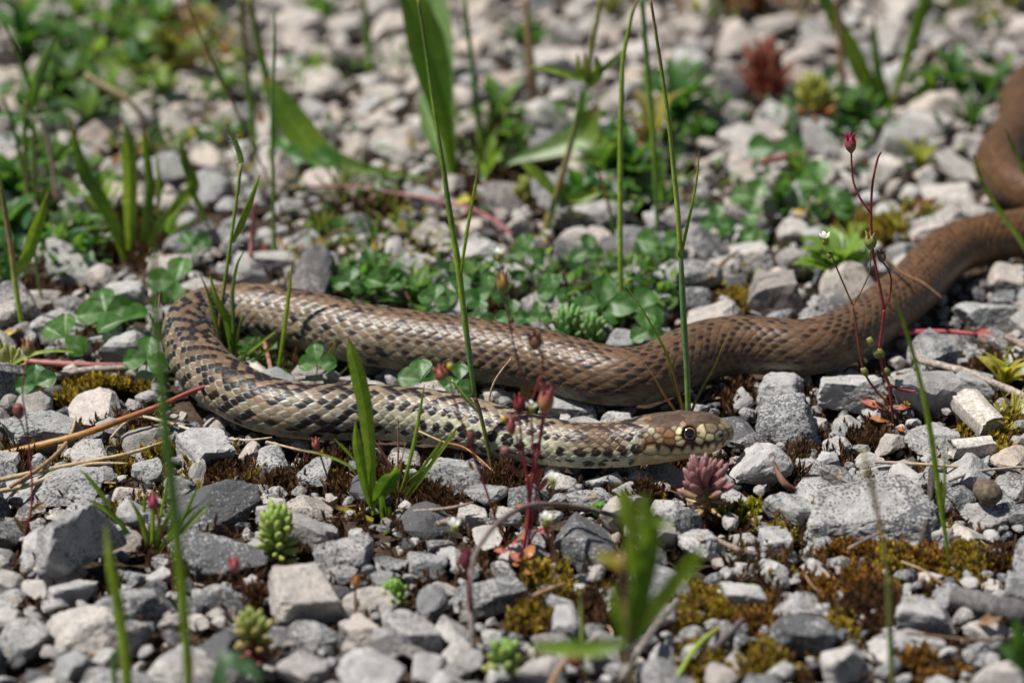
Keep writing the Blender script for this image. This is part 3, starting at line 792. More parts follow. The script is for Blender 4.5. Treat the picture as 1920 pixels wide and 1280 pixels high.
#  stones placed by hand: x, y, width, height (photo px), tone, warmth, lichen, flatness, boxy, yaw, tilt, lift, label
S_ = [
 (152, 1012, 178, 128, .75, .05, .45, .75, 1, 25, -20, .008, 'big grey wedge shaped rock with sunlit top and dark undercut face'),
 (108, 1068, 110, 66, .9, .6, .0, .4, 0, 0, 0, 0, 'pale pinkish slab pinned under the big grey wedge rock'),
 (385, 962, 205, 104, .35, .0, .9, .42, 0, 10, 0, 0, 'wide dark lichen speckled slab behind the small grass tuft'),
 (408, 1058, 185, 105, .5, .0, .6, .5, 0, -8, 0, 0, 'rounded grey rock with mottled top beside the fat green stonecrop'),
 (255, 1142, 148, 92, .38, .0, .5, .5, 0, 0, 0, 0, 'dark grey blunt rock below the grass tuft'),
 (413, 1128, 108, 66, .45, .0, .5, .5, 0, 0, 0, 0, 'small bluish grey rock under the rounded mottled rock'),
 (147, 1186, 140, 92, .95, .45, .15, .5, 0, 0, 0, 0, 'pale pitted whitish rock near the lower corner'),
 (42, 1202, 100, 106, .8, .1, .4, .55, 0, 0, 0, 0, 'grey white mottled rock beside the pale pitted rock'),
 (66, 1110, 48, 68, .8, .4, .1, .7, 0, 20, 0, 0, 'small upright pale stone in front of the pinkish slab'),
 (130, 1116, 96, 56, .6, .1, .1, .5, 1, 30, 0, 0, 'grey angular stone just below the big grey wedge rock'),
 (570, 1120, 128, 104, .72, .5, .05, .6, 1, 20, 14, .004, 'angular tan rock with shaded front below the fat green stonecrop'),
 (590, 962, 86, 112, .72, .75, .4, .5, 0, 30, 0, 0, 'pinkish stained stone close behind the fat green stonecrop'),
 (645, 1046, 116, 78, .66, .1, .45, .5, 1, 10, 0, 0, 'grey block with flat top in front of the broad grass blades'),
 (246, 928, 104, 52, 1, .7, .05, .35, 0, 12, 0, 0, 'pale pinkish flat stone above the dark speckled slab'),
 (92, 915, 210, 92, .5, .0, .35, .35, 0, -5, 0, 0, 'wide layered grey slab lying behind the red stemmed seedling'),
 (384, 852, 88, 86, .75, .0, .15, .7, 1, 20, 0, .002, 'light grey angular stone right under the snake bend'),
 (516, 872, 74, 60, .62, .0, .5, .65, 1, 0, 0, 0, 'speckled grey block just below the spotted snake flank'),
 (590, 888, 66, 70, .5, .0, .4, .6, 0, 0, 0, 0, 'grey stone standing right of the speckled block by the snake'),
 (470, 925, 70, 50, .5, .1, .3, .5, 0, 0, 0, 0, 'low grey stone tucked behind the dark speckled slab'),
 (328, 1252, 118, 110, .78, .15, .15, .6, 0, 0, 0, 0, 'broad grey stone cut off at the lower edge under a blurred blade'),
 (405, 1216, 86, 82, .3, .0, 1., .5, 0, 0, 0, 0, 'blackish lichen crusted stone beside the reddish stonecrop'),
 (600, 1196, 138, 58, .7, .0, .5, .4, 0, 0, 0, 0, 'flat spotted grey slab below the angular tan rock'),
 (78, 815, 150, 80, .5, .0, .3, .6, 1, 10, 10, .002, 'dark faced grey rock under the orange red dry stem'),
 (14, 1136, 60, 78, .6, .0, .2, .6, 0, 0, 0, 0, 'grey stone at the very edge above the mottled rock'),
 (120, 975, 66, 40, .85, .5, .1, .5, 0, 0, 0, 0, 'small pale stone behind the top edge of the wedge rock'),
 (372, 1170, 40, 34, .95, .35, .0, .6, 0, 0, 0, 0, 'small whitish pebble below the bluish grey rock'),
 (300, 1085, 46, 40, .7, .1, .1, .6, 1, 20, 0, 0, 'small pointed stone between wedge rock and rounded mottled rock'),
 (855, 902, 118, 74, .82, .0, .45, .55, 1, -6, 0, .001, 'light grey block with flat speckled top under the spotted neck'),
 (800, 1062, 82, 60, .6, .0, .35, .55, 1, 8, 0, 0, 'neat grey squarish block beside the small bright stonecrop'),
 (733, 1064, 64, 52, .3, .0, .6, .5, 0, 0, 0, 0, 'dark mottled stone beside the neat squarish block'),
 (866, 1052, 66, 76, .66, .1, .2, .5, 0, 40, 0, 0, 'smooth grey stone inside the arch of the bent twig'),
 (913, 1005, 58, 112, 1, .35, .05, .5, 0, 15, 0, .002, 'tall whitish stone under the arch of the bent twig'),
 (886, 968, 56, 50, .95, .4, .1, .6, 1, 0, 0, 0, 'whitish chip touching the top of the tall whitish stone'),
 (948, 970, 62, 50, .8, .3, .3, .6, 0, 0, 0, 0, 'pale cracked stone beside the red stem bases'),
 (1096, 1022, 112, 116, .75, .0, .85, .6, 0, 0, 0, .002, 'white rock heavily speckled black below the snake throat'),
 (1000, 1010, 70, 55, .5, .0, .4, .5, 0, 0, 0, 0, 'grey stone behind the red leaf rosette'),
 (916, 1120, 172, 78, .66, .0, .55, .3, 0, -4, 0, 0, 'wide flat grey slab carrying the twig shadow'),
 (700, 1134, 116, 66, .95, .5, .0, .5, 0, 20, 0, 0, 'cream stone behind the small bright stonecrop'),
 (832, 1110, 66, 44, .9, .4, .1, .5, 0, 0, 0, 0, 'pale low stone between the squarish block and the flat slab'),
 (772, 1186, 90, 92, .6, .1, .3, .6, 1, 30, 0, 0, 'angular grey stone below the small bright stonecrop'),
 (696, 1252, 124, 84, .95, .0, .05, .5, 0, 0, 0, .004, 'largest white rock at the lower edge'),
 (668, 1180, 60, 56, .8, .6, .0, .5, 1, 40, 0, 0, 'tan pointed chip between the cream stone and the white rock'),
 (720, 1190, 46, 76, .5, .0, .1, .5, 0, 40, 0, 0, 'leaning dark grey chip beside the tan pointed chip'),
 (945, 1200, 84, 40, .75, .0, .4, .4, 0, 0, 0, 0, 'narrow grey white stone below the flat slab'),
 (850, 1190, 80, 70, .66, .2, .2, .5, 0, 0, 0, 0, 'grey stone behind the red seedling at the lower edge'),
 (860, 1240, 90, 80, .72, .2, .1, .5, 0, 0, 0, 0, 'light stone under the twig foot at the lower edge'),
 (1045, 908, 80, 50, .9, .2, .2, .5, 0, 0, 0, 0, 'pale stone just under the snake neck and red stems'),
 (1130, 905, 74, 48, .6, .0, .2, .5, 0, 0, 0, 0, 'grey stone in the shade under the snake throat'),
 (1105, 940, 100, 44, .75, .0, .3, .5, 0, 0, 0, 0, 'light grey stone above the black speckled white rock'),
 (1250, 885, 76, 60, .35, .0, .2, .5, 0, 0, 0, 0, 'shadowed grey stone below the snake chin'),
 (1175, 920, 60, 52, .7, .1, .2, .5, 0, 0, 0, 0, 'mid grey stone behind the blurred green plant'),
 (1245, 950, 60, 50, .6, .1, .2, .5, 0, 0, 0, 0, 'grey stone beside the purple stonecrop'),
 (1065, 770, 108, 54, .8, .0, .2, .5, 1, 5, 0, .001, 'smooth grey block lying between the two snake passes'),
 (935, 742, 66, 36, .7, .4, .2, .5, 0, 0, 0, 0, 'small tan stone behind the snake neck'),
 (1160, 790, 70, 40, .8, .1, .2, .5, 0, 0, 0, 0, 'pale stone behind the snake nape'),
 (1632, 962, 240, 152, .82, .05, .42, .36, 0, -22, 4, .003, 'largest flat pale grey slab with fine dark specks'),
 (1535, 935, 90, 106, .82, .05, .4, .5, 0, 10, 0, .002, 'light speckled stone joined to the largest flat slab'),
 (1482, 955, 76, 104, .66, .0, .3, .7, 1, 35, 0, .003, 'leaning grey stone behind the smaller white block'),
 (1426, 870, 116, 88, .95, .05, .12, .6, 0, 0, 0, .004, 'bright white rock directly beyond the snake snout'),
 (1513, 888, 64, 62, .7, .0, .3, .6, 0, 0, 0, 0, 'grey stone beside the bright white rock'),
 (1312, 1020, 78, 112, .85, .1, .3, .5, 0, 30, 0, .002, 'tall pale stone in front of the purple stonecrop'),
 (1376, 942, 50, 54, .7, .0, .2, .6, 0, 0, 0, 0, 'small round grey stone touching the purple stonecrop'),
 (1453, 1018, 60, 66, .82, .0, .35, .7, 1, 0, 0, .001, 'small square speckled stone left of the largest flat slab'),
 (1540, 1018, 56, 58, .85, .1, .25, .6, 0, 0, 0, 0, 'pale stone against the front edge of the largest flat slab'),
 (1456, 1070, 64, 54, .95, .1, .05, .6, 0, 20, 0, .001, 'whitish round stone among the rusty moss'),
 (1398, 1072, 66, 40, .75, .3, .1, .5, 0, 0, 0, 0, 'tan grey stone beside the whitish round stone'),
 (1395, 1010, 54, 40, .7, .3, .1, .5, 0, 0, 0, 0, 'smooth tan stone above a thin dry twig'),
 (1388, 1040, 56, 50, .5, .0, .6, .5, 0, 0, 0, 0, 'dark speckled stone under a thin dry twig'),
 (1700, 902, 72, 68, .92, .1, .12, .6, 0, 0, 0, .002, 'white stone behind the largest flat slab'),
 (1648, 893, 84, 44, .72, .0, .3, .5, 0, 0, 0, 0, 'grey stone wedged behind the largest flat slab'),
 (1802, 934, 62, 70, .45, .0, .7, .6, 0, 0, 0, 0, 'dark speckled stone between thin grass blade and brown pebble'),
 (1846, 970, 92, 56, .7, .2, .2, .5, 0, 10, 0, 0, 'smooth grey stone just below the brown pebble'),
 (1895, 928, 70, 84, .55, .0, .5, .6, 0, 0, 0, 0, 'rough grey stone right of the brown pebble'),
 (1815, 1005, 66, 60, .9, .6, .1, .5, 0, 0, 0, 0, 'tan stone below the smooth grey stone'),
 (1395, 1122, 88, 58, .85, .1, .1, .6, 1, 0, 0, .002, 'clean white grey block among the ochre moss'),
 (1496, 1138, 100, 60, .75, .0, .4, .4, 0, -10, 0, .001, 'flat grey stone with hairline crack'),
 (1506, 1192, 124, 74, .78, .0, .75, .6, 0, 5, 0, .003, 'rounded white stone covered with black specks'),
 (1580, 1246, 86, 66, .9, .25, .05, .65, 1, 12, 0, .003, 'clean squared pale block at the lower edge'),
 (1735, 1160, 112, 70, .82, .1, .25, .6, 1, -5, 0, .002, 'grey white block between rusty moss and the fallen stick'),
 (1706, 1214, 136, 52, .75, .1, .4, .5, 0, 0, 0, 0, 'low spotted grey stone below the grey white block'),
 (1652, 1228, 66, 80, .85, .2, .1, .5, 0, 0, 0, 0, 'pale stone between two blocks at the lower edge'),
 (1372, 1246, 72, 56, .9, .3, .05, .55, 0, 0, 0, 0, 'whitish stone by the blurred leaf at the lower edge'),
 (1850, 1190, 90, 46, .85, .3, .1, .5, 0, 0, 0, 0, 'pale stone in front of the fallen dark stick'),
 (1862, 1102, 44, 46, .95, .4, .0, .6, 0, 0, 0, 0, 'small whitish stone just above the fallen dark stick'),
 (1740, 1090, 60, 36, .9, .5, .1, .5, 0, 0, 0, 0, 'pale chip half hidden in the rusty moss'),
 (1380, 1150, 40, 40, .95, .3, .0, .6, 0, 0, 0, 0, 'white chip beside the clean white grey block'),
 (1474, 792, 128, 92, .52, .0, .5, .6, 1, -15, 0, .003, 'bluish grey block behind the snake snout'),
 (1462, 738, 92, 64, .78, .0, .2, .55, 1, 0, 0, .001, 'light grey block beside the brown moss behind the head'),
 (1592, 736, 124, 78, 1, .1, .15, .5, 1, 5, 0, .003, 'bright white squared rock under the brown snake body'),
 (1748, 830, 104, 72, .78, .1, .2, .5, 0, 0, 0, .001, 'wide light grey stone beside the thin grass blade'),
 (1690, 712, 66, 60, .7, .1, .3, .5, 0, 0, 0, 0, 'grey stone at the foot of the red branched stems'),
 (1850, 598, 130, 62, .72, .0, .2, .45, 0, 0, 0, .001, 'wide grey boulder behind the pink fallen stem'),
 (1893, 680, 40, 42, 1, .2, .0, .6, 0, 0, 0, 0, 'small bright white stone near the side edge'),
 (1370, 812, 96, 100, .35, .0, .9, .5, 0, 0, 0, -.002, 'black and white speckled stone right behind the snout'),
 (1590, 800, 60, 48, .75, .2, .1, .5, 0, 0, 0, 0, 'grey stone near the red seedling base'),
 (1630, 870, 70, 50, .7, .3, .2, .5, 0, 0, 0, 0, 'grey stone between moss and the white stone'),
 (1570, 840, 56, 40, .85, .1, .2, .5, 0, 0, 0, 0, 'small pale stone below the bluish grey block'),
 (785, 500, 78, 50, .85, .1, .1, .6, 0, 0, 0, .001, 'blurred pale stone behind the snake middle'),
 (900, 478, 130, 62, .8, .2, .1, .55, 0, 0, 0, .002, 'blurred broad white rock behind the central grass stem'),
 (700, 460, 70, 44, .85, .3, .1, .55, 0, 0, 0, 0, 'blurred cream stone among the far weeds'),
 (1410, 480, 84, 72, .85, .2, .1, .55, 1, 0, 0, .002, 'blurred white block left of the branched red stems'),
 (1350, 500, 70, 60, .8, .3, .1, .5, 0, 0, 0, .001, 'blurred pale stone beside the blurred white block'),
 (1110, 405, 130, 60, .85, .15, .1, .5, 0, 0, 0, .002, 'blurred white rock behind the whorled stem'),
 (1400, 295, 90, 50, .95, .3, .05, .6, 0, 0, 0, .002, 'blurred rounded white stone beside the far clover'),
 (1730, 240, 110, 56, .75, .2, .1, .6, 1, -15, 0, .003, 'blurred grey block in front of the far grass clump'),
 (1800, 320, 90, 80, .8, .3, .1, .5, 0, 0, 0, .002, 'blurred pale rock left of the brown snake coil'),
 (390, 45, 70, 40, .95, .2, .0, .5, 0, 0, 0, .002, 'blurred whitish stone in the far weeds'),
 (735, 285, 80, 50, 1, .2, .0, .5, 0, 0, 0, .003, 'blurred bright white stone left of the big broad leaf'),
 (520, 490, 90, 44, .75, .2, .1, .5, 0, 0, 0, .001, 'blurred grey stone behind the hairy grass stem'),
 (110, 610, 100, 70, .8, .1, .1, .5, 0, 0, 0, .001, 'pale grey stone among the clover leaves'),
 (215, 640, 90, 36, .8, .0, .1, .4, 0, 0, 0, .001, 'light grey flat stone under the clover leaves'),
 (85, 560, 60, 50, .8, .5, .1, .6, 0, 0, 0, .001, 'tan grey stone behind the clover leaves'),
 (690, 690, 60, 26, .8, .2, .1, .5, 0, 0, 0, 0, 'pale stone inside the snake loop'),
 (735, 705, 60, 40, .75, .1, .2, .5, 0, 0, 0, 0, 'grey stone inside the snake loop'),
]

LANDMARKS = [('the purple stonecrop', 1325, 925), ('the fat green stonecrop', 520, 1020), ('the small bright stonecrop', 738, 1120), ('the reddish stonecrop', 475, 1190), ('the big grey wedge rock', 155, 1010),
 ('the largest flat slab', 1620, 965), ('the fallen dark stick', 1850, 1130), ('the brown pebble', 1850, 925), ('the weathered wood chip', 1835, 775), ('the snake snout', 1377, 812), ('the snake bend', 352, 620),
 ('the spotted snake neck', 1000, 822), ('the brown snake body', 1450, 650), ('the snake middle', 800, 640), ('the red branched stems', 1675, 780), ('the red leaf rosette', 985, 1060), ('the bent twig top', 1010, 945),
 ('the broad grass blades', 700, 960), ('the small grass tuft', 285, 1030), ('the clover leaves', 200, 590), ('the blurred green plant', 1180, 1150), ('the rusty moss', 1600, 1100), ('the ochre moss cushion', 190, 745),
 ('the big broad leaf', 840, 300), ('the whorled stem', 1030, 430), ('the far grass clump', 1650, 200), ('the red far tuft', 1435, 170), ('the far clover', 1530, 340), ('the brown snake coil', 1878, 310),
 ('the straight twin grass stems', 1230, 420), ('the left grass clump', 245, 450), ('the hairy grass stem', 430, 480), ('the green far sprout', 590, 140), ('the far weeds', 340, 110), ('the pale green stonecrop', 1085, 620),
 ('the lower edge twig foot', 893, 1230), ('the pink fallen stem', 1760, 625), ('the dry straws', 80, 880), ('the pale broad leaf', 1060, 260), ('the corner weeds', 60, 300), ('the far corner stones', 1850, 60), ('the top edge', 1150, 30)]

STONES = []      # dict per stone: loc, dims, rot, seed, tone, warm, lich, label
OCC = []         # x, y, r of what stands on the ground already

def zc(px, py):
    return at(px, py, 0.0)

def add_stone(px, py, w, h, tone, warm, lich, flat, boxy, yaw, tilt, lift, label, seed):
    p = at(px, py, 0.004)
    k = pxm(p)
    W = w / k * 1.04
    T = min(flat * W, 0.85 * h / k / math.cos(PITCH))
    D = np.clip((h / k - T * math.cos(PITCH) * 0.72) / math.sin(PITCH), 0.5 * W, 1.5 * W)
    z = T * 0.22 + lift - 0.001
    p = at(px, py, z)
    g, bz = snake_gap(p[0], p[1])
    if g < 0.4 * min(W, D):              # keep the snake's belly clear
        z = min(z, bz - T * 0.5 + 0.002)
        p = at(px, py, z)
    STONES.append(dict(loc=p, dims=(W, D, T * 1.15), yaw=math.radians(yaw), tilt=(math.radians(tilt), math.radians(tilt * 0.3)), seed=seed, boxy=boxy,
                       tone=0.42 + 0.58 * tone, warm=warm, lich=lich, label=label, hero=True, px=(px, py), size=w))
    OCC.append((p[0], p[1], 0.5 * math.sqrt(W * D) * 0.92))

for i, a in enumerate(S_):
    add_stone(*a, seed=100 + i)

# keep stem bases, stonecrops and the like free of stones
CLEAR = [(520, 1075, 26), (738, 1140, 20), (475, 1250, 26), (1325, 972, 30), (985, 1062, 22), (1675, 795, 18), (1290, 815, 16), (920, 905, 14), (700, 975, 26), (732, 1040, 16), (285, 1042, 20), (1085, 640, 40),
         (245, 480, 50), (415, 600, 16), (1165, 600, 14), (1020, 440, 16), (850, 330, 40), (1650, 200, 50), (1435, 195, 40)]
for x, y, r in CLEAR:
    p = at(x, y, 0)
    OCC.append((p[0], p[1], r / pxm(p)))

def fill():
    """throw stones at the ground, large first, keeping each off its neighbours"""
    cell = 0.012
    gridd = {}
    def put(x, y, r):
        n = int(math.ceil(r / cell))
        cx, cy = int(math.floor(x / cell)), int(math.floor(y / cell))
        gridd.setdefault((cx, cy), []).append((x, y, r))
    big = []
    for x, y, r in OCC:
        if r > 0.011: big.append((x, y, r))
        else: put(x, y, r)
    BX = np.array(big)
    out = []
    def ok(x, y, r, k):
        if len(BX):
            if (np.hypot(BX[:, 0] - x, BX[:, 1] - y) < k * (BX[:, 2] + r)).any(): return False
        cx, cy = int(math.floor(x / cell)), int(math.floor(y / cell))
        m = int(math.ceil((r + 0.011) / cell))
        for a in range(cx - m, cx + m + 1):
            for b in range(cy - m, cy + m + 1):
                for (u, v, q) in gridd.get((a, b), ()):
                    if (u - x) ** 2 + (v - y) ** 2 < (k * (q + r)) ** 2: return False
        return True
    rnd = random.Random(3)
    for r0, tries, k in ((0.0098, 1100, 1.02), (0.0074, 1700, 1.0), (0.0056, 3600, 0.96), (0.0042, 4200, 0.95), (0.0030, 6500, 0.9), (0.0020, 13000, 0.85)):
        for _ in range(tries):
            y = -0.36 + 1.36 * rnd.random()
            hw = 0.24 + 0.16 * (y + 0.36)
            x = rnd.uniform(-hw, hw)
            r = r0 * rnd.uniform(0.82, 1.2)
            qx, qy = to_px((x, y, 0))
            so = soilness(qx, qy)
            if so > 0.05 and rnd.random() < so * (1.2 if r0 > 0.0035 else 0.72) + 0.1: continue
            if r0 > 0.008 and qy > 640 and rnd.random() < 0.5: continue
            g, bz = snake_gap(x, y)
            if g < 0.5 * r and (r0 > 0.0035 or rnd.random() < 0.5): continue
            if not ok(x, y, r, k): continue
            if r > 0.011: r = 0.011
            put(x, y, r)
            out.append((x, y, r, qx, qy, g, bz))
    return out

FILL = fill()
rs = random.Random(5)
for (x, y, r, qx, qy, g, bz) in FILL:
    far = smooth(np.array(qy), 700.0, 250.0) if False else float(np.clip((620 - qy) / 420.0, 0, 1))
    W = 2 * r * rs.uniform(0.95, 1.35); D = 2 * r * rs.uniform(0.8, 1.2); T = 2 * r * rs.uniform(0.5, 0.95)
    z = T * 0.16 + rs.uniform(0, 0.0015)
    if g < r: z = min(z, bz - T * 0.5 + 0.001)
    warm = min(1, max(0, rs.gauss(0.14 + 0.38 * far, 0.27)))
    tone = min(1, max(0, rs.gauss(0.68 + 0.20 * far, 0.23)))
    lich = min(1, max(0, rs.gauss(0.30 - 0.22 * far, 0.30)))
    STONES.append(dict(loc=np.array((x, y, z)), dims=(W, D, T), yaw=rs.uniform(0, 6.28), tilt=(rs.gauss(0, 0.28), rs.gauss(0, 0.28)), seed=rs.randrange(18), boxy=0,
                       tone=tone, warm=warm, lich=lich, label=None, hero=False, px=(qx, qy), size=2 * r * pxm((x, y, 0))))

def in_view(s):
    x, y = s['px']; m = s['size'] * 0.3
    return -m < x < 1920 + m and -m < y < 1280 + m

LIMIT = 296
heroes = [s for s in STONES if s['hero']]
rest = sorted([s for s in STONES if not s['hero'] and in_view(s)], key=lambda s: -s['size'])
single = heroes + rest[:LIMIT - len(heroes)]
ids = set(id(s) for s in single)
loose = [s for s in STONES if id(s) not in ids]

# labels for the stones that were not described by hand: by look, then by rank on one side of the nearest landmark
def look(s):
    t, w, l = s['tone'], s['warm'], s['lich']
    if l > 0.55: c = 'dark speckled'
    elif w > 0.5: c = 'pinkish cream' if t > 0.7 else 'tan'
    elif t > 0.82: c = 'whitish'
    elif t > 0.55: c = 'light grey'
    else: c = 'mid grey'
    a = s['dims'][2] / max(s['dims'][:2])
    return c + (' flat' if a < 0.45 else ' chunky' if a > 0.75 else ' angular') + ' stone'

ORD = ['nearest', 'second nearest', 'third nearest', 'fourth nearest', 'fifth nearest', 'sixth nearest', 'seventh nearest', 'eighth nearest', 'ninth nearest', 'tenth nearest', 'eleventh nearest', 'twelfth nearest']
sect = {}
for s in single:
    if s['label']: continue
    x, y = s['px']
    best = min(LANDMARKS, key=lambda L: (L[1] - x) ** 2 + ((L[2] - y) * 1.5) ** 2)
    dx, dy = x - best[1], (y - best[2]) * 1.5
    side = ('to the right of' if dx > 0 else 'to the left of') if abs(dx) > abs(dy) else ('in front of' if dy > 0 else 'behind')
    s['dist'] = math.hypot(dx, dy)
    sect.setdefault((look(s), side, best[0]), []).append(s)
for (lk, side, lm), L in sect.items():
    for k, s in enumerate(sorted(L, key=lambda s: s['dist'])):
        s['label'] = '%s %s %s' % (lk, side, lm) if len(L) == 1 else '%s %s %s %s' % (ORD[min(k, 11)], lk, side, lm)

PROTO = {}
def proto(seed, sub):
    if (seed, sub) not in PROTO:
        V, F = rock_shape(seed, sub, 1.0 if seed % 3 == 0 else 0.0)
        PROTO[(seed, sub)] = np_mesh('stone', V, F, MAT['stone'], smooth_shade=False)
    return PROTO[(seed, sub)]

for s in single:
    if s['hero']:
        V, F = rock_shape(s['seed'], 5 if s['size'] > 125 else 4, s['boxy'])
        me = np_mesh('stone', V, F, MAT['stone'], smooth_shade=False)
    else:
        me = proto(s['seed'], 3)
    o = bpy.data.objects.new('stone', me)
    o.location = s['loc']; o.scale = s['dims']
    o.rotation_euler = (s['tilt'][0], s['tilt'][1], s['yaw'])
    o['tone'] = float(s['tone']); o['warm'] = float(s['warm']); o['lich'] = float(s['lich'])
    COL.objects.link(o)
    tag(o, s['label'], 'stone', 'loose limestone pieces on the ground')

def rotm(rx, ry, rz):
    cx, sx, cy, sy, cz, sz = np.cos(rx), np.sin(rx), np.cos(ry), np.sin(ry), np.cos(rz), np.sin(rz)
    return np.array([[cz * cy, cz * sy * sx - sz * cx, cz * sy * cx + sz * sx], [sz * cy, sz * sy * sx + cz * cx, sz * sy * cx - cz * sx], [-sy, cy * sx, cy * cx]])

def gravel():
    base = {}
    VV, FF, A = [], [], [[], [], []]
    off = 0
    rg = random.Random(9)
    items = [(s['loc'], s['dims'], s['tilt'], s['yaw'], s['seed'], s['tone'], s['warm'], s['lich'], s['size']) for s in loose]
    # grit between the stones
    for _ in range(15000):
        y = -0.36 + 1.36 * rg.random(); hw = 0.24 + 0.16 * (y + 0.36); x = rg.uniform(-hw, hw)
        r = rg.choice((0.0007, 0.001, 0.0013, 0.0018))
        if snake_gap(x, y)[0] < 0.001 and rg.random() < 0.6: continue
        qx, qy = to_px((x, y, 0))
        if soilness(qx, qy) > 0.2 and rg.random() < 0.6: continue
        items.append((np.array((x, y, -0.0035 + rg.uniform(0, 0.0016))), (2 * r * rg.uniform(.9, 1.5), 2 * r, 1.5 * r), (rg.gauss(0, .5), rg.gauss(0, .5)), rg.uniform(0, 6.28), rg.randrange(18),
                      min(1, max(0, rg.gauss(.75, .25))), min(1, max(0, rg.gauss(.5, .35))), 0.1, 2 * r * pxm((x, y, 0))))
    for loc, dims, tilt, yaw, seed, tone, warm, lich, size in items:
        sub = 3 if size > 42 else 2 if size > 17 else 1
        if (seed, sub) not in base:
            base[(seed, sub)] = rock_shape(seed, sub, 1.0 if seed % 3 == 0 else 0.0)
        V, F = base[(seed, sub)]
        M = rotm(tilt[0], tilt[1], yaw) * np.array(dims)[None, :]
        VV.append(V @ M.T + loc); FF.append(F + off); off += len(V)
        for a, v in zip(A, (tone, warm, lich)): a.append(np.full(len(V), v, np.float32))
    me = np_mesh('gravel', np.concatenate(VV), np.concatenate(FF), MAT['gravel'], smooth_shade=False, attrs=dict(tone=np.concatenate(A[0]), warm=np.concatenate(A[1]), lich=np.concatenate(A[2])))
    o = link(bpy.data.objects.new('gravel', me))
    tag(o, 'fine pale limestone gravel and grit between the larger stones', 'gravel', kind='stuff')
    return len(me.polygons)

NG = gravel()
print('stones', len(single), 'loose', len(loose), 'gravel faces', NG)
# ------------------------------------------------------------------ plant building
GRASS = (0.165, 0.255, 0.028); GRASS_L = (0.25, 0.34, 0.055); GRASS_D = (0.085, 0.160, 0.022); BLUEG = (0.085, 0.165, 0.055)
CLOV = (0.040, 0.125, 0.026); CLOV_L = (0.095, 0.21, 0.04); OLIVE = (0.12, 0.13, 0.03); YEL = (0.36, 0.30, 0.04)
RED = (0.23, 0.035, 0.038); DRED = (0.14, 0.028, 0.026); PINK = (0.38, 0.10, 0.10); ORANGE = (0.36, 0.14, 0.045); SALMON = (0.36, 0.12, 0.075)
STRAW = (0.42, 0.33, 0.20); TANP = (0.28, 0.17, 0.09); BROWN = (0.10, 0.055, 0.03); DBROWN = (0.045, 0.026, 0.018); GREYW = (0.26, 0.23, 0.20)
WHITE = (0.78, 0.80, 0.82)

def cramp(cols, n):
    c = np.asarray(cols, float)
    if c.ndim == 1: return np.tile(c, (n, 1))
    t = np.linspace(0, len(c) - 1, n)
    return np.stack([np.interp(t, np.arange(len(c)), c[:, k]) for k in range(3)], 1)

def tube(pts, rad, cols, n=7, samples=None, cap=True):
    pts = np.asarray(pts, float)
    m = samples or max(6, 5 * len(pts))
    P = spline(pts, m) if m != len(pts) else pts
    r = np.asarray(rad, float)
    r = np.full(m, float(r)) if r.ndim == 0 else np.interp(np.linspace(0, 1, m), np.linspace(0, 1, len(r)), r)
    T = np.gradient(P, axis=0); T /= np.linalg.norm(T, axis=1)[:, None] + 1e-12
    ref = np.array([0.31, -0.8, 0.52]) if abs(T[:, 2]).mean() < 0.9 else np.array([1, 0.1, 0])
    A = np.cross(T, ref); A /= np.linalg.norm(A, axis=1)[:, None] + 1e-12
    B = np.cross(T, A)
    th = np.linspace(0, 2 * math.pi, n, endpoint=False)
    V = P[:, None, :] + r[:, None, None] * (A[:, None, :] * np.cos(th)[None, :, None] + B[:, None, :] * np.sin(th)[None, :, None])
    idx = np.arange(m * n).reshape(m, n)
    F = np.stack([idx[:-1], idx[1:], np.roll(idx[1:], -1, 1), np.roll(idx[:-1], -1, 1)], -1).reshape(-1, 4)
    C = np.repeat(cramp(cols, m), n, 0)
    V = V.reshape(-1, 3)
    Fs = [F]
    if cap:
        k = len(V)
        V = np.vstack([V, P[0], P[-1]]); C = np.vstack([C, C[0], C[-1]])
        Fs.append(np.stack([np.roll(idx[0], -1), np.full(n, k), idx[0]], -1))
        Fs.append(np.stack([idx[-1], np.full(n, k + 1), np.roll(idx[-1], -1)], -1))
    return V, Fs, C

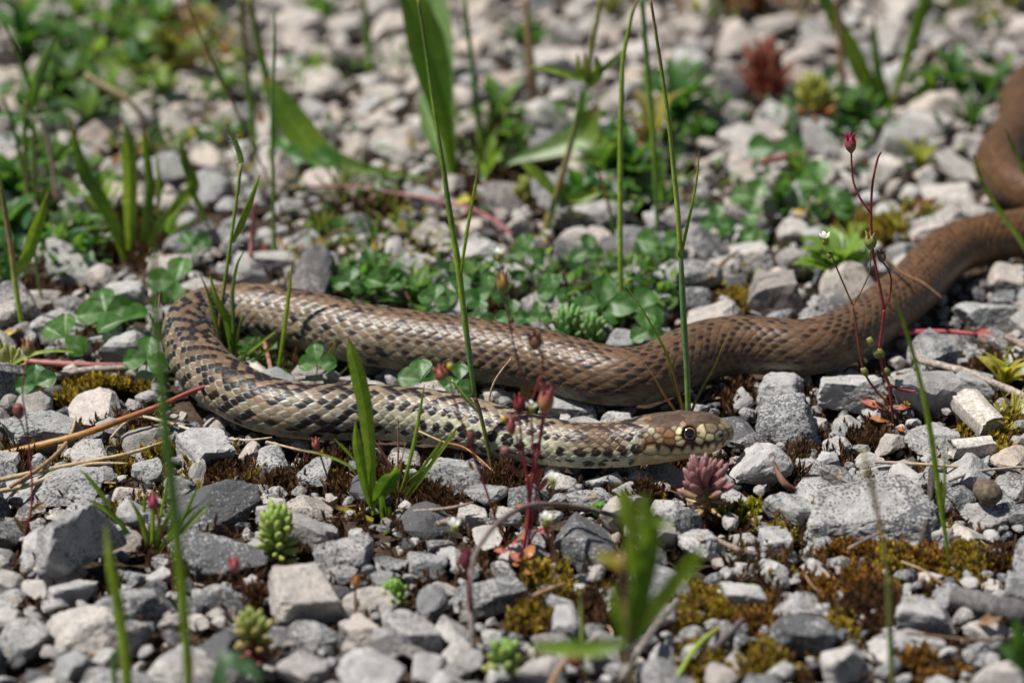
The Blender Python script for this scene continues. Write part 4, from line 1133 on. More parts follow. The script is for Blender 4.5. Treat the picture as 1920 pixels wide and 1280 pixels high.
def blade(pts, wid, cols, face=None, fold=0.3, samples=None, midrib=0.15, twist=0.0):
    """a leaf with a folded midrib; wid = half widths along it"""
    pts = np.asarray(pts, float)
    m = samples or max(9, 6 * len(pts))
    P = spline(pts, m)
    w = np.asarray(wid, float)
    w = np.interp(np.linspace(0, 1, m), np.linspace(0, 1, len(w)), w)
    T = np.gradient(P, axis=0); T /= np.linalg.norm(T, axis=1)[:, None] + 1e-12
    face = norm(-FWD * 0.85 + np.array([0.35, 0, 0.25])) if face is None else norm(face)
    Sd = np.cross(T, face); Sd /= np.linalg.norm(Sd, axis=1)[:, None] + 1e-9
    Nn = np.cross(Sd, T)
    if twist:
        a = np.linspace(0, twist, m)[:, None]
        Sd, Nn = Sd * np.cos(a) + Nn * np.sin(a), Nn * np.cos(a) - Sd * np.sin(a)
    c = np.array([-1, -.84, -.68, -.5, -.33, -.16, 0, .16, .33, .5, .68, .84, 1.0])
    nc = 13
    V = P[:, None, :] + Sd[:, None, :] * (c[None, :, None] * w[:, None, None]) + Nn[:, None, :] * ((np.abs(c) ** 1.2 - 0.25)[None, :, None] * w[:, None, None] * fold)
    idx = np.arange(m * nc).reshape(m, nc)
    F = np.stack([idx[:-1, :-1], idx[1:, :-1], idx[1:, 1:], idx[:-1, 1:]], -1).reshape(-1, 4)
    C = cramp(cols, m)
    if C[:, 1].mean() > C[:, 0].mean() * 1.25 and w[-1] < 0.2 * w.max():      # a withered tip
        k = smooth(np.linspace(0, 1, m), 0.88, 1.0)[:, None] * 0.8
        C = C * (1 - k) + np.array((0.26, 0.16, 0.07)) * k
    C = C[:, None, :] * (1 + midrib * np.array([-.9, .7, -.7, .8, -.7, .6, 2.0, .6, -.7, .8, -.7, .7, -.9]))[None, :, None]
    return V.reshape(-1, 3), [F], C.reshape(-1, 3)

def join(parts):
    V, F3, F4, C, off = [], [], [], [], 0
    for v, fs, c in parts:
        V.append(v); C.append(c)
        for f in fs:
            (F3 if f.shape[1] == 3 else F4).append(f + off)
        off += len(v)
    Fs = []
    if F4: Fs.append(np.concatenate(F4))
    if F3: Fs.append(np.concatenate(F3))
    return np.concatenate(V), Fs, np.concatenate(C)

class Plant:
    def __init__(self, name, base, label, cat, group=None):
        self.base = np.asarray(base, float)
        self.root = empty(name, self.base, label, cat, group)
    def part(self, name, geo, mat='leaf', parent=None, kind=None, label=None):
        V, F, C = geo
        me = np_mesh(name, V - self.base, F, MAT[mat], C)
        return self.put(name, me, parent, kind, label)
    def put(self, name, me, parent=None, kind=None, label=None):
        o = bpy.data.objects.new(name, me)
        COL.objects.link(o)
        o.parent = parent or self.root
        if kind: o['kind'] = kind
        if label: o['label'] = label
        return o

def solo(name, geo, mat, base, label, cat, group=None, kind=None):
    V, F, C = geo
    base = np.asarray(base, float)
    o = bpy.data.objects.new(name, np_mesh(name, V - base, F, MAT[mat], C))
    o.location = base
    COL.objects.link(o)
    return tag(o, label, cat, group, kind)

def gnd(px, py, z=-0.003):
    return at(px, py, z)

def up_pts(base, pts, lean=0.0):
    """points seen at photo pixels pts, standing in the upright plane over the ground point seen at base, leaning by lean metres over its length"""
    y0 = gnd(*base)[1]
    n = len(pts)
    return np.array([on_y(x, y, y0 + lean * (i / max(1, n - 1)) ** 1.3) for i, (x, y) in enumerate(pts)])

def wpx(pts, w):
    """photo-pixel half widths at those points, in metres"""
    w = np.asarray(w, float)
    t = np.linspace(0, 1, len(w))
    k = np.array([pxm(p) for p in pts])
    kk = np.interp(t, np.linspace(0, 1, len(k)), k)
    return w / kk

def gstem(P, name, base, pts, w, cols, lean=0.0, n=7, mat='stem', parent=None):
    q = up_pts(base, pts, lean)
    if P.root['category'] == 'wildflower': w = np.asarray(w) * 0.85
    if P.root['category'] in ('grass', 'stem', 'plant') and mat == 'stem': cols = np.asarray(cols) * 1.35
    return P.part(name, tube(q, wpx(q, w), cols, n), mat, parent)

def gblade(P, name, base, pts, w, cols, lean=0.0, face=None, fold=0.3, mat='leaf', parent=None, twist=0.0):
    q = up_pts(base, pts, lean)
    return P.part(name, blade(q, wpx(q, w), cols, face, fold, twist=twist), mat, parent)

# ---- clover
def leaflet_geo(L, col, pale=0.6, fold=0.35, curl=0.12):
    m, k = 10, 9
    t = np.linspace(0, 1, m); c = np.linspace(-1, 1, k)
    w = 0.47 * L * np.clip(np.sin(math.pi * np.clip(t, 0, 1) ** 1.35), 0, 1) ** 0.62
    w[0] = 0.03 * L; w[-1] = 0.10 * L
    notch = 0.05 * L
    X = t[:, None] * L + np.zeros((1, k)) - (t[:, None] ** 6) * notch * (1 - np.abs(c))[None, :] * 1.2
    Y = w[:, None] * c[None, :]
    Z = np.abs(Y) * fold - curl * L * t[:, None] ** 2 + 0.012 * L * np.sin(9 * t[:, None] + 5 * np.abs(c)[None, :])
    V = np.stack([X, Y, Z], -1).reshape(-1, 3)
    idx = np.arange(m * k).reshape(m, k)
    F = np.stack([idx[:-1, :-1], idx[1:, :-1], idx[1:, 1:], idx[:-1, 1:]], -1).reshape(-1, 4)
    chev = np.exp(-((t[:, None] - (0.58 - 0.36 * np.abs(c)[None, :])) / 0.09) ** 2) * pale
    C = np.asarray(col)[None, None, :] * (1 + 0.15 * np.abs(c)[None, :, None]) * (1 - chev[..., None]) + np.array((0.26, 0.36, 0.20)) * chev[..., None]
    C = C * (1 + 0.35 * (np.abs(c) < 0.1))[None, :, None]
    return V, [F], C.reshape(-1, 3)

CLOVER_GROUP = 'clover leaves among the stones'
def frame(normal, ang):
    n = norm(normal)
    e1 = norm(np.cross([0, 1, 0.3], n)); e2 = np.cross(n, e1)
    d = e1 * math.cos(ang) + e2 * math.sin(ang)
    s = np.cross(n, d)
    return np.stack([d, s, n], 1)

LEAF_CACHE = {}
def leaflet_mesh(fold, pale, shade):
    k = (fold, pale, shade)
    if k not in LEAF_CACHE:
        c = np.array(CLOV) * (1 - shade) + np.array(CLOV_L) * shade
        V, F, C = leaflet_geo(1.0, c, pale, fold)
        LEAF_CACHE[k] = np_mesh('leaflet', V, F, MAT['leaf'], C)
    return LEAF_CACHE[k]

def clover(px, py, L, rot, label, h=0.010, tiltcam=0.7, fold=0.35, pale=0.6, shade=0.0, angs=(90, 205, 335), sizes=(1, 1, 1), side=0.0):
    c = at(px, py, h)
    k = pxm(c)
    if shade == 0.0: shade = round(0.5 * abs(math.sin(px * 1.7 + py)), 1)
    L = L / k * (0.94 + 0.16 * math.sin(px * 0.9))
    base = np.array((c[0] + L * 0.35 * math.sin(rot * 3 + px), c[1] + L * 0.3, -0.003))
    P = Plant('clover', base, label, 'clover', CLOVER_GROUP)
    mid = (base + c) / 2 + np.array([0.1 * L, 0, 0.001])
    P.part('leaf_stalk', tube([base, mid, c], L * 0.035, [GRASS_D, GRASS], 6, 8), 'stem')
    nrm = norm(np.array([side, 0, 1.0]) * (1 - tiltcam) + (-FWD) * tiltcam)
    for i, a in enumerate(angs):
        o = P.put('leaflet', leaflet_mesh(fold, pale, shade))
        A = frame(norm(nrm + 0.18 * np.array([math.cos(px + i * 2), 0, math.sin(py + i * 3)])), math.radians(a + rot))
        o.matrix_parent_inverse = Matrix.Identity(4)
        M = Matrix.Identity(4)
        for r in range(3):
            for q in range(3): M[r][q] = A[r, q] * L * sizes[i]
        M.translation = Vector(c - base)
        o.matrix_local = M
    return P

# ---- stonecrop
def np_mesh2(name, geo, mat):
    V, F, C = geo
    return np_mesh(name, V, F, MAT[mat], C)

def grain(cols, fat):
    m, n = 9, 8
    t = np.linspace(0, 1, m)
    r = fat * 0.5 * np.clip(np.sin(math.pi * (t * 0.93 + 0.035)), 0, 1) ** 0.45 * (0.75 + 0.25 * t)
    r[-1] *= 0.5
    return np_mesh2('leaf', tube(np.stack([t, 0 * t, 0.10 * t ** 2], 1), r, cols, n, m), 'succulent')

def sedum(base_px, top_px, wid, n, low, high, tip, label, leaf=0.30, fat=0.30, stemcol=RED, name='stonecrop', elev=(0.0, 75.0), seed=0, bulge=None):
    r_ = random.Random(seed)
    b = gnd(*base_px, z=-0.002)
    q = up_pts(base_px, [base_px, top_px])
    b, t = q[0], q[1]
    H = np.linalg.norm(t - b); ax = (t - b) / H
    k = pxm(b); Wd = wid / k
    P = Plant(name, b, label, 'succulent', 'stonecrop plants')
    P.part('stem', tube([b - ax * 0.003, b + ax * H * 0.45, b + ax * H * 0.8], [Wd * 0.10, Wd * 0.08, Wd * 0.05], [stemcol, low, high], 7), 'stem')
    meshes = [grain([np.array(low) * 0.9, low, np.array(low) * 0.6 + np.array(tip) * 0.4], fat), grain([low, np.array(low) * .5 + np.array(high) * .5, np.array(high) * .6 + np.array(tip) * .4], fat),
              grain([np.array(high) * 1.05, high, np.array(high) * .6 + np.array(tip) * .4], fat), grain([np.array(high) * 1.1, np.array(high) * 1.1, high], fat)]
    for i in range(n):
        f = (i + 0.5) / n
        ang = i * 2.39996 + r_.uniform(-.25, .25)
        el = math.radians(elev[0] + (elev[1] - elev[0]) * f ** 1.4 + r_.uniform(-8, 8))
        Ln = H * leaf * (1.0 - 0.25 * abs(f - 0.55)) * r_.uniform(0.85, 1.12)
        pos = ax * H * (0.20 + 0.56 * f)
        d = np.array([math.cos(ang) * math.cos(el), math.sin(ang) * math.cos(el), math.sin(el)])
        prof = 1.0 if bulge is None else np.interp(f, [0, .3, .55, .8, 1], bulge)
        start = pos + np.array([math.cos(ang), math.sin(ang), 0]) * Wd * 0.10 * prof
        s = norm(np.cross([0, 0, 1.0], d)); nn = np.cross(d, s)
        o = P.put('leaf', meshes[min(3, int(f * 4))])
        M = Matrix.Identity(4)
        A = np.stack([d, s, nn], 1) * Ln * np.array([1, r_.uniform(.9, 1.1), r_.uniform(.9, 1.1)])[None, :] * prof
        for r in range(3):
            for c in range(3): M[r][c] = A[r, c]
        M.translation = Vector(start)
        o.matrix_local = M
    return P

# ---- small flowers and seed heads
def bulb(pos, axis, L, R, cols, prof=(0.25, .8, 1.0, .95, .75), n=9):
    axis = norm(axis)
    pts = [pos + axis * L * f for f in np.linspace(0, 1, 9)]
    return tube(pts, np.interp(np.linspace(0, 1, 9), np.linspace(0, 1, len(prof)), prof) * R, cols, n, 9)

def head_flower(P, pos, axis, R, cal=(0.20, 0.22, 0.04)):
    R = R * 0.82
    axis = norm(axis)
    c = P.part('calyx', bulb(pos, axis, R * 2.2, R * 0.95, [np.array(cal) * 0.8, cal, cal]), 'succulent')
    s = norm(np.cross(axis, [0.3, 0.8, 0.2])); u = np.cross(axis, s)
    for i in range(5):
        a = i * 1.2566 + 0.3
        d = s * math.cos(a) + u * math.sin(a)
        p0 = pos + axis * R * 2.0 + d * R * 0.45
        P.part('petal', blade([p0, p0 + axis * R * 0.8 + d * R * 0.35, p0 + axis * R * 1.25 + d * R * 1.0], np.array([.35, .62, .25]) * R, [WHITE, WHITE], face=np.cross(d, axis) * 0.2 + d, fold=0.2, samples=7, midrib=0.0), 'petal', c)

def head_capsule(P, pos, axis, L, R, low, high, teeth=True):
    L, R = L * 0.86, R * 0.86
    axis = norm(axis)
    c = P.part('seed_capsule', bulb(pos, axis, L, R, [low, low, high]), 'succulent')
    if teeth:
        s = norm(np.cross(axis, [0.3, 0.8, 0.2])); u = np.cross(axis, s)
        for i in range(5):
            a = i * 1.2566
            d = s * math.cos(a) + u * math.sin(a)
            p0 = pos + axis * L * 0.9 + d * R * 0.6
            P.part('tooth', tube([p0, p0 + axis * L * 0.28 + d * R * 0.15, p0 + axis * L * 0.42 + d * R * 0.42], [R * .28, R * .2, R * .05], [high, np.array(high) * 0.7], 5, 5), 'succulent', c)

# ---- low weeds
WEED_M = {}
def weed_mesh(col, kind):
    k = (col, kind)
    if k not in WEED_M:
        if kind == 'lance':
            g = blade([(0, 0, 0), (0.35, 0, 0.10), (0.7, 0, 0.10), (1, 0, 0.0)], np.array([.03, .15, .17, .01]), [np.array(col) * .9, col, np.array(col) * 1.15], face=(0, 0, 1), fold=0.35)
        elif kind == 'round':
            g = leaflet_geo(1.0, col, 0.25, 0.3, 0.15)
        else:
            g = blade([(0, 0, 0), (0.3, 0, 0.03), (0.65, 0, 0.05), (1, 0, 0.02)], np.array([.03, .05, .045, .005]), [col, col, np.array(col) * 1.2], face=(0, 0, 1), fold=0.5)
        WEED_M[k] = np_mesh2('leaf', g, 'leaf')
    return WEED_M[k]

def weed(px, py, size, n, col, kind, label, name='weed', cat='weed', elev=(15, 70), group='small weeds in the gravel', seed=None, hgt=0.5):
    r_ = random.Random(seed if seed is not None else int(px * 7 + py))
    b = gnd(px, py + size * 0.25, -0.002)
    size *= 1.45; n = int(n * 1.3)
    k = pxm(b); Lm = size / k
    P = Plant(name, b, label, cat, group)
    stalk = Lm * hgt
    if hgt > 0.05:
        P.part('stem', tube([(b[0], b[1], b[2] - 0.002), b + np.array([0.03 * Lm, 0, stalk * .5]), b + np.array([0, 0, stalk])], Lm * 0.022, [GRASS_D, col], 6, 6), 'stem')
    for i in range(n):
        a = i * 2.4 + r_.uniform(-.4, .4)
        el = math.radians(r_.uniform(*elev))
        d = np.array([math.cos(a) * math.cos(el), math.sin(a) * math.cos(el), math.sin(el)])
        s = norm(np.cross([0, 0, 1.0], d)); nn = np.cross(d, s)
        o = P.put('leaf', weed_mesh(col, kind))
        L = Lm * r_.uniform(0.55, 1.0) * (1.0 if kind != 'round' else 0.6)
        A = np.stack([d, s, nn], 1) * L
        M = Matrix.Identity(4)
        for r in range(3):
            for c in range(3): M[r][c] = A[r, c]
        M.translation = Vector((0, 0, stalk * (i / max(1, n - 1)) * 0.95))
        o.matrix_local = M
    return P
# ------------------------------------------------------------------ the plants, each where it grows (photo pixels; half widths in photo pixels)
G1 = [GRASS_D, GRASS, GRASS_L]
# central tall stem
P = Plant('grass_plant', gnd(928, 905), 'tall central grass stem rising in front of the snake middle', 'grass')
gstem(P, 'stem', (928, 905), [(928, 905), (918, 854), (901, 777), (890, 744)], [3.6, 3.8, 4, 4.2], [TANP, OLIVE, OLIVE, (0.14, 0.06, 0.05)])
gstem(P, 'stem', (928, 905), [(890, 745), (880, 667), (870, 587), (858, 490), (846, 417), (829, 300), (812, 190), (798, 90), (783, -6)], [4.2, 5.4, 6, 6.2, 5.6, 4.6, 4, 3.5, 3], [GRASS_D, BLUEG, GRASS, GRASS, GRASS_D, GRASS, GRASS_D, OLIVE], lean=0.004)
gblade(P, 'leaf', (928, 905), [(864, 512), (873, 450), (884, 385), (892, 340), (897, 298)], [2.5, 3.6, 3.4, 2.6, .5], [GRASS, GRASS_L, GRASS_L, (0.2, .12, .1)])
gstem(P, 'side_shoot', (928, 905), [(898, 772), (884, 757), (865, 735), (847, 712)], [3, 3, 2.6, 2.2], [OLIVE, GRASS, GRASS_L])
# right twin stem with sheath
P = Plant('grass_plant', gnd(1290, 818), 'tall grass stem with pale sheath standing right behind the snake head', 'grass')
gstem(P, 'stem', (1290, 818), [(1291, 812), (1288, 700), (1283, 620), (1279, 540), (1276, 470)], [5, 5.6, 6, 6, 4.2], [GRASS, BLUEG, BLUEG, (0.12, .2, .08)])
gstem(P, 'stem', (1290, 818), [(1276, 480), (1271, 400), (1263, 320), (1254, 230), (1243, 150), (1231, 70), (1219, -6)], [5, 5, 4.6, 4.2, 3.6, 3, 2.8], [GRASS, GRASS_L, GRASS, GRASS, OLIVE, (0.2, .13, .05)])
gblade(P, 'leaf', (1290, 818), [(1275, 490), (1285, 440), (1297, 385), (1307, 330), (1311, 280)], [2.5, 3.4, 3, 2.4, .5], [GRASS_D, GRASS, GRASS_L, ORANGE])
P = Plant('grass_tuft', gnd(1284, 816), 'sparse tuft of thin blades at the foot of the sheathed stem', 'grass tuft')
for pts, w, c in [([(1292, 810), (1298, 768), (1315, 730), (1340, 685), (1361, 632)], [3, 3, 2.6, .4], [OLIVE, OLIVE, YEL]), ([(1287, 810), (1281, 768), (1262, 700), (1246, 655), (1210, 590), (1162, 516)], [2, 2.4, 3, 2.4, .4], [STRAW, SALMON, GRASS, GRASS_L]),
                  ([(1282, 808), (1264, 768), (1245, 740), (1225, 705), (1205, 676)], [2.6, 2.6, 2, .4], [ORANGE, ORANGE, STRAW]), ([(1285, 810), (1279, 768), (1268, 735), (1255, 695), (1249, 655)], [2.4, 2.4, 2, .4], [GRASS, GRASS_D, GRASS]), ([(1292, 810), (1294, 768), (1292, 730), (1290, 690)], [2, 2, .4], [STRAW, TANP])]:
    gblade(P, 'blade', (1284, 816), pts, w, c)
P = Plant('grass_plant', gnd(1166, 604), 'slender grass stem with drooping tip growing behind the snake', 'grass')
gstem(P, 'stem', (1166, 604), [(1166, 604), (1164, 520), (1163, 440), (1163, 330), (1164, 220), (1168, 115), (1176, 70), (1186, 25), (1197, -4)], [4.6, 5, 5.2, 5.2, 5, 4.6, 3.8, 3, 3], [TANP, GRASS, GRASS_L, GRASS, GRASS, GRASS, GRASS_D, TANP])
P = Plant('grass_plant', gnd(1236, 470), 'thin blurred grass stem behind the sheathed stem', 'grass')
gstem(P, 'stem', (1236, 470), [(1236, 470), (1231, 380), (1226, 280), (1218, 180), (1210, 80), (1203, -6)], [4, 5, 5.5, 5.5, 5, 5], [BLUEG, GRASS_D, GRASS, GRASS_D, BLUEG])
P = Plant('grass_plant', gnd(1150, 560), 'lone thin blade with a reddish tip behind the slender stem', 'grass')
gblade(P, 'blade', (1158, 480), [(1158, 480), (1146, 410), (1130, 345), (1110, 292)], [3.2, 3.6, 3, .6], [GRASS, GRASS_D, SALMON, OLIVE])
# whorled plant
P = Plant('whorled_plant', gnd(1014, 452), 'whorled green plant with leafy bud behind the snake', 'plant')
gstem(P, 'stem', (1014, 452), [(1014, 452), (1030, 410), (1046, 355), (1066, 285), (1080, 225), (1094, 165)], [6, 6, 6.5, 6, 5.4, 5], [TANP, OLIVE, (0.17, .13, .06), (0.13, .15, .05), BLUEG])
gstem(P, 'stem', (1014, 452), [(1100, 150), (1108, 100), (1117, 50), (1127, -6)], [5, 4.6, 4.6, 4.6], [OLIVE, OLIVE, (0.2, .18, .05)])
for pts, w, c in [([(1092, 150), (1070, 142), (1035, 132), (995, 125)], [5, 7, 6, 2], G1), ([(1100, 152), (1085, 130), (1082, 100)], [7, 8, 1], [GRASS_L, GRASS_L]), ([(1103, 160), (1120, 135), (1118, 105)], [9, 12, 2], [GRASS_L, GRASS_L]),
                  ([(1108, 155), (1100, 130), (1096, 98)], [8, 9, 1], [GRASS, OLIVE]), ([(1124, 138), (1145, 118), (1172, 90)], [4, 6, 1], [GRASS_D, GRASS]), ([(1040, 365), (1018, 338), (995, 318), (978, 306)], [7, 12, 11, 4], [GRASS, GRASS, GRASS_L]),
                  ([(1060, 372), (1085, 372), (1108, 366), (1124, 362)], [4, 10, 8, 2], [GRASS, GRASS_L]), ([(1040, 378), (1050, 360), (1056, 345)], [8, 9, 3], [GRASS_D, GRASS])]:
    gblade(P, 'leaf', (1014, 452), pts, w, c)
# big broad leaves
P = Plant('broad_leaf_plant', gnd(850, 345), 'plant with one huge broad upright leaf behind the central grass stem', 'plant')
gblade(P, 'leaf', (850, 352), [(853, 352), (846, 310), (836, 258), (823, 200), (809, 140), (792, 75), (770, 5), (748, -45)], [4, 9, 14, 24, 36, 40, 27, 14], [GRASS, GRASS, (0.09, .18, .02), GRASS_D, GRASS], lean=0.01, fold=0.45)
gblade(P, 'leaf', (850, 352), [(854, 350), (848, 240), (838, 150), (824, 60), (808, -25)], [3, 6, 12, 24, 25], [GRASS, (0.15, .25, .08), (0.17, .27, .10)], lean=0.04)
gblade(P, 'leaf', (850, 352), [(848, 345), (828, 290), (806, 240), (788, 178)], [6, 18, 20, 4], [(0.15, .25, .08), (0.18, .28, .11)], lean=0.03)
P = Plant('broad_leaf_plant', gnd(965, 338), 'pale broad leaf bent over the far stones by the whorled stem', 'plant')
gblade(P, 'leaf', (965, 338), [(930, 320), (965, 300), (1010, 286), (1060, 268), (1098, 250), (1120, 196)], [3, 7, 15, 25, 30, 5], [GRASS_D, (0.15, .24, .08), (0.19, .28, .11), (0.16, .25, .06), GRASS], face=(-0.1, -0.75, 0.55))
P = Plant('broad_leaf_plant', gnd(765, 362), 'broad dark leaf arching low over stones from the far stem clump', 'plant')
gblade(P, 'leaf', (765, 362), [(800, 335), (720, 324), (655, 313), (600, 290), (560, 245), (520, 185), (498, 140)], [3, 8, 17, 27, 31, 23, 5], [GRASS, GRASS_D, GRASS_D, GRASS, GRASS_D, GRASS], face=(0.2, -0.75, 0.5), lean=0.02)
# far stems
for base, pts, w, c, lab in [((515, 505), [(515, 505), (513, 420), (512, 330), (510, 220), (514, 110), (515, 18)], [4, 4, 3.6, 3, 3, 1.5], [BLUEG, GRASS_D, BLUEG, GRASS_D], 'thin dark blade standing upright behind the snake bend'),
        ((500, 330), [(500, 330), (515, 240), (500, 150), (484, 80), (468, -6)], [6, 8, 8, 7, 6], [GRASS_D, GRASS, GRASS_D, OLIVE], 'thicker of two leaning far green stems'),
        ((482, 320), [(482, 320), (474, 230), (464, 150), (456, 70), (450, -6)], [5, 6, 6, 5, 4], [GRASS, GRASS_D, OLIVE, OLIVE], 'thinner of two leaning far green stems'),
        ((692, 150), [(696, 150), (692, 90), (686, 40), (682, -6)], [4, 8, 7, 5], [GRASS, GRASS_D, OLIVE], 'short blurred stem at the top left of the big leaf'),
        ((905, 330), [(905, 330), (900, 250), (892, 190), (885, 120), (870, -6)], [7, 7, 6, 5, 4], [OLIVE, GRASS, BLUEG, BLUEG], 'blurred stem with brown bract right of the big leaf'),
        ((1000, 240), [(1003, 240), (1000, 170), (992, 80), (985, -6)], [8, 9, 7, 5], [TANP, BROWN, TANP, TANP], 'blurred brownish stem behind the whorled bud'),
        ((1590, 235), [(1588, 235), (1580, 150), (1575, 60), (1570, -6)], [5, 7, 6, 5], [BROWN, TANP, BROWN], 'blurred brown stalk beside the far grass clump')]:
    P = Plant('wild_plant', gnd(*base), lab, 'stem', 'far upright stems')
    gstem(P, 'stem', base, pts, w, c)
P = Plant('dry_awn', gnd(560, 470), 'long hazy brown dry grass plume leaning across the far stems', 'dry grass')
gstem(P, 'stem', (560, 470), [(556, 460), (500, 330), (440, 200), (400, 120), (345, -6)], [1.2, 1.6, 2.4, 2.6, 2], [TANP, (.2, .12, .08), TANP], mat='dry')
P = Plant('dry_straw', gnd(300, 290), 'pale bent dry straw over the far stones', 'straw')
gstem(P, 'stem', (300, 290), [(278, 260), (268, 220), (235, 185), (190, 160), (160, 140)], [3, 5, 6, 7, 6], [BROWN, TANP, STRAW, STRAW], mat='dry')
# hairy broken grass
P = Plant('grass_plant', gnd(415, 712), 'hairy grass stem with bent tip leaf inside the snake bend', 'grass')
gstem(P, 'stem', (415, 712), [(408, 706), (409, 660), (412, 605), (420, 540), (430, 470), (440, 400), (452, 308)], [3.4, 3.6, 3.6, 3.4, 3.4], [(0.14, .05, .04), (0.13, .07, .04), OLIVE, GRASS, (0.18, .2, .06)])
gblade(P, 'leaf', (415, 712), [(453, 306), (449, 290), (440, 265), (425, 234)], [5, 6, 5, .8], [GRASS_L, (0.16, .28, .10), (0.16, .28, .10)])
gblade(P, 'leaf', (415, 712), [(436, 455), (452, 420), (470, 375), (487, 328)], [3, 7, 6, .6], [GRASS, GRASS, GRASS_L])
hairs = []
for i in range(26):
    f = random.random(); p = on_y(438 + 16 * f + random.uniform(-5, 5), 250 + 215 * f, gnd(415, 712)[1])
    d = norm(np.array([random.uniform(-1, 1), random.uniform(-1, .4), random.uniform(.1, .9)])) * 0.0022
    hairs.append(tube([p, p + d], [0.00006, 0.00003], [WHITE, WHITE], 3, 3))
P.part('hairs', join(hairs), 'petal', kind='stuff')
P = Plant('grass_tuft', gnd(434, 718), 'tuft of green blades filling the inside of the snake bend', 'grass tuft')
for pts, w, c in [([(444, 714), (436, 650), (425, 600), (405, 560), (392, 508)], [5, 9, 8, .8], [GRASS_D, GRASS, GRASS_L]), ([(430, 714), (415, 650), (400, 590), (388, 545), (374, 512)], [3, 4, 3, .5], [GRASS_D, GRASS, OLIVE]), ([(440, 714), (438, 660), (437, 600), (436, 545), (445, 495), (460, 468)], [3, 4, 4, 3, .5], [GRASS, BLUEG, GRASS]),
                  ([(442, 714), (443, 660), (447, 620), (458, 575)], [3, 3, .5], [GRASS, GRASS_L]), ([(438, 668), (428, 630), (416, 605)], [4, 5, 1], [GRASS_D, CLOV]), ([(444, 714), (458, 668), (480, 648), (515, 622)], [4, 5, 2], [GRASS, GRASS_L]), ([(450, 714), (470, 680), (495, 660), (520, 640)], [4, 5, 1.5], [GRASS, GRASS])]:
    gblade(P, 'blade', (434, 718), pts, w, c)
P = Plant('grass_plant', gnd(520, 718), 'single slanting green blade crossing the snake behind the neck', 'grass')
gblade(P, 'blade', (520, 718), [(518, 718), (526, 665), (534, 610), (542, 545), (548, 486)], [3.4, 4, 4.4, 3.8, .8], [GRASS, GRASS_L, GRASS_L, YEL])
P = Plant('grass_tuft', gnd(598, 722), 'few thin blades growing between the two snake passes', 'grass tuft')
for pts, w, c in [([(580, 722), (605, 680), (635, 635)], [3.5, 4, 2], [GRASS, GRASS_L, TANP]), ([(610, 722), (615, 700), (620, 672)], [2, 2, .5], [GRASS, GRASS_L]), ([(612, 722), (632, 705), (655, 684)], [2.4, 2.6, 1], [GRASS, OLIVE]), ([(562, 724), (568, 705), (566, 690)], [5, 6, 2], [CLOV, CLOV_L])]:
    gblade(P, 'blade', (598, 722), pts, w, c)
# left grass clump
P = Plant('grass_clump', gnd(242, 480), 'clump of wide green blades behind the clover leaves', 'grass clump')
for pts, w, c in [([(235, 490), (212, 420), (185, 370), (155, 320), (130, 218)], [7, 12, 14, 13, 1], [GRASS_L, GRASS, GRASS_D, GRASS_D]), ([(245, 485), (243, 400), (243, 330), (240, 280), (234, 232)], [8, 13, 15, 13, 1], [GRASS, GRASS_L, GRASS, GRASS_D]),
                  ([(262, 488), (275, 420), (280, 350), (274, 290), (268, 240)], [6, 9, 9, 7, 1], [GRASS, GRASS_D, GRASS_D, GRASS]), ([(275, 470), (300, 420), (330, 390), (352, 360)], [4, 8, 10, 3], [GRASS, GRASS_L, GRASS]), ([(290, 440), (335, 380), (362, 350), (345, 300), (338, 262)], [5, 10, 12, 9, 1], [GRASS_L, GRASS, GRASS_D, GRASS_D]),
                  ([(395, 435), (375, 390), (355, 345), (345, 285)], [2, 6, 6, 1], [GRASS, GRASS, GRASS_D]), ([(295, 400), (298, 350), (294, 290)], [3, 6, 1], [YEL, GRASS_L, GRASS_L]), ([(228, 520), (195, 490), (165, 470)], [3, 5, 1], [GRASS_D, GRASS]), ([(175, 530), (160, 440), (150, 400)], [3, 4, 1], [GRASS_D, GRASS_D])]:
    gblade(P, 'blade', (242, 485), pts, w, c)
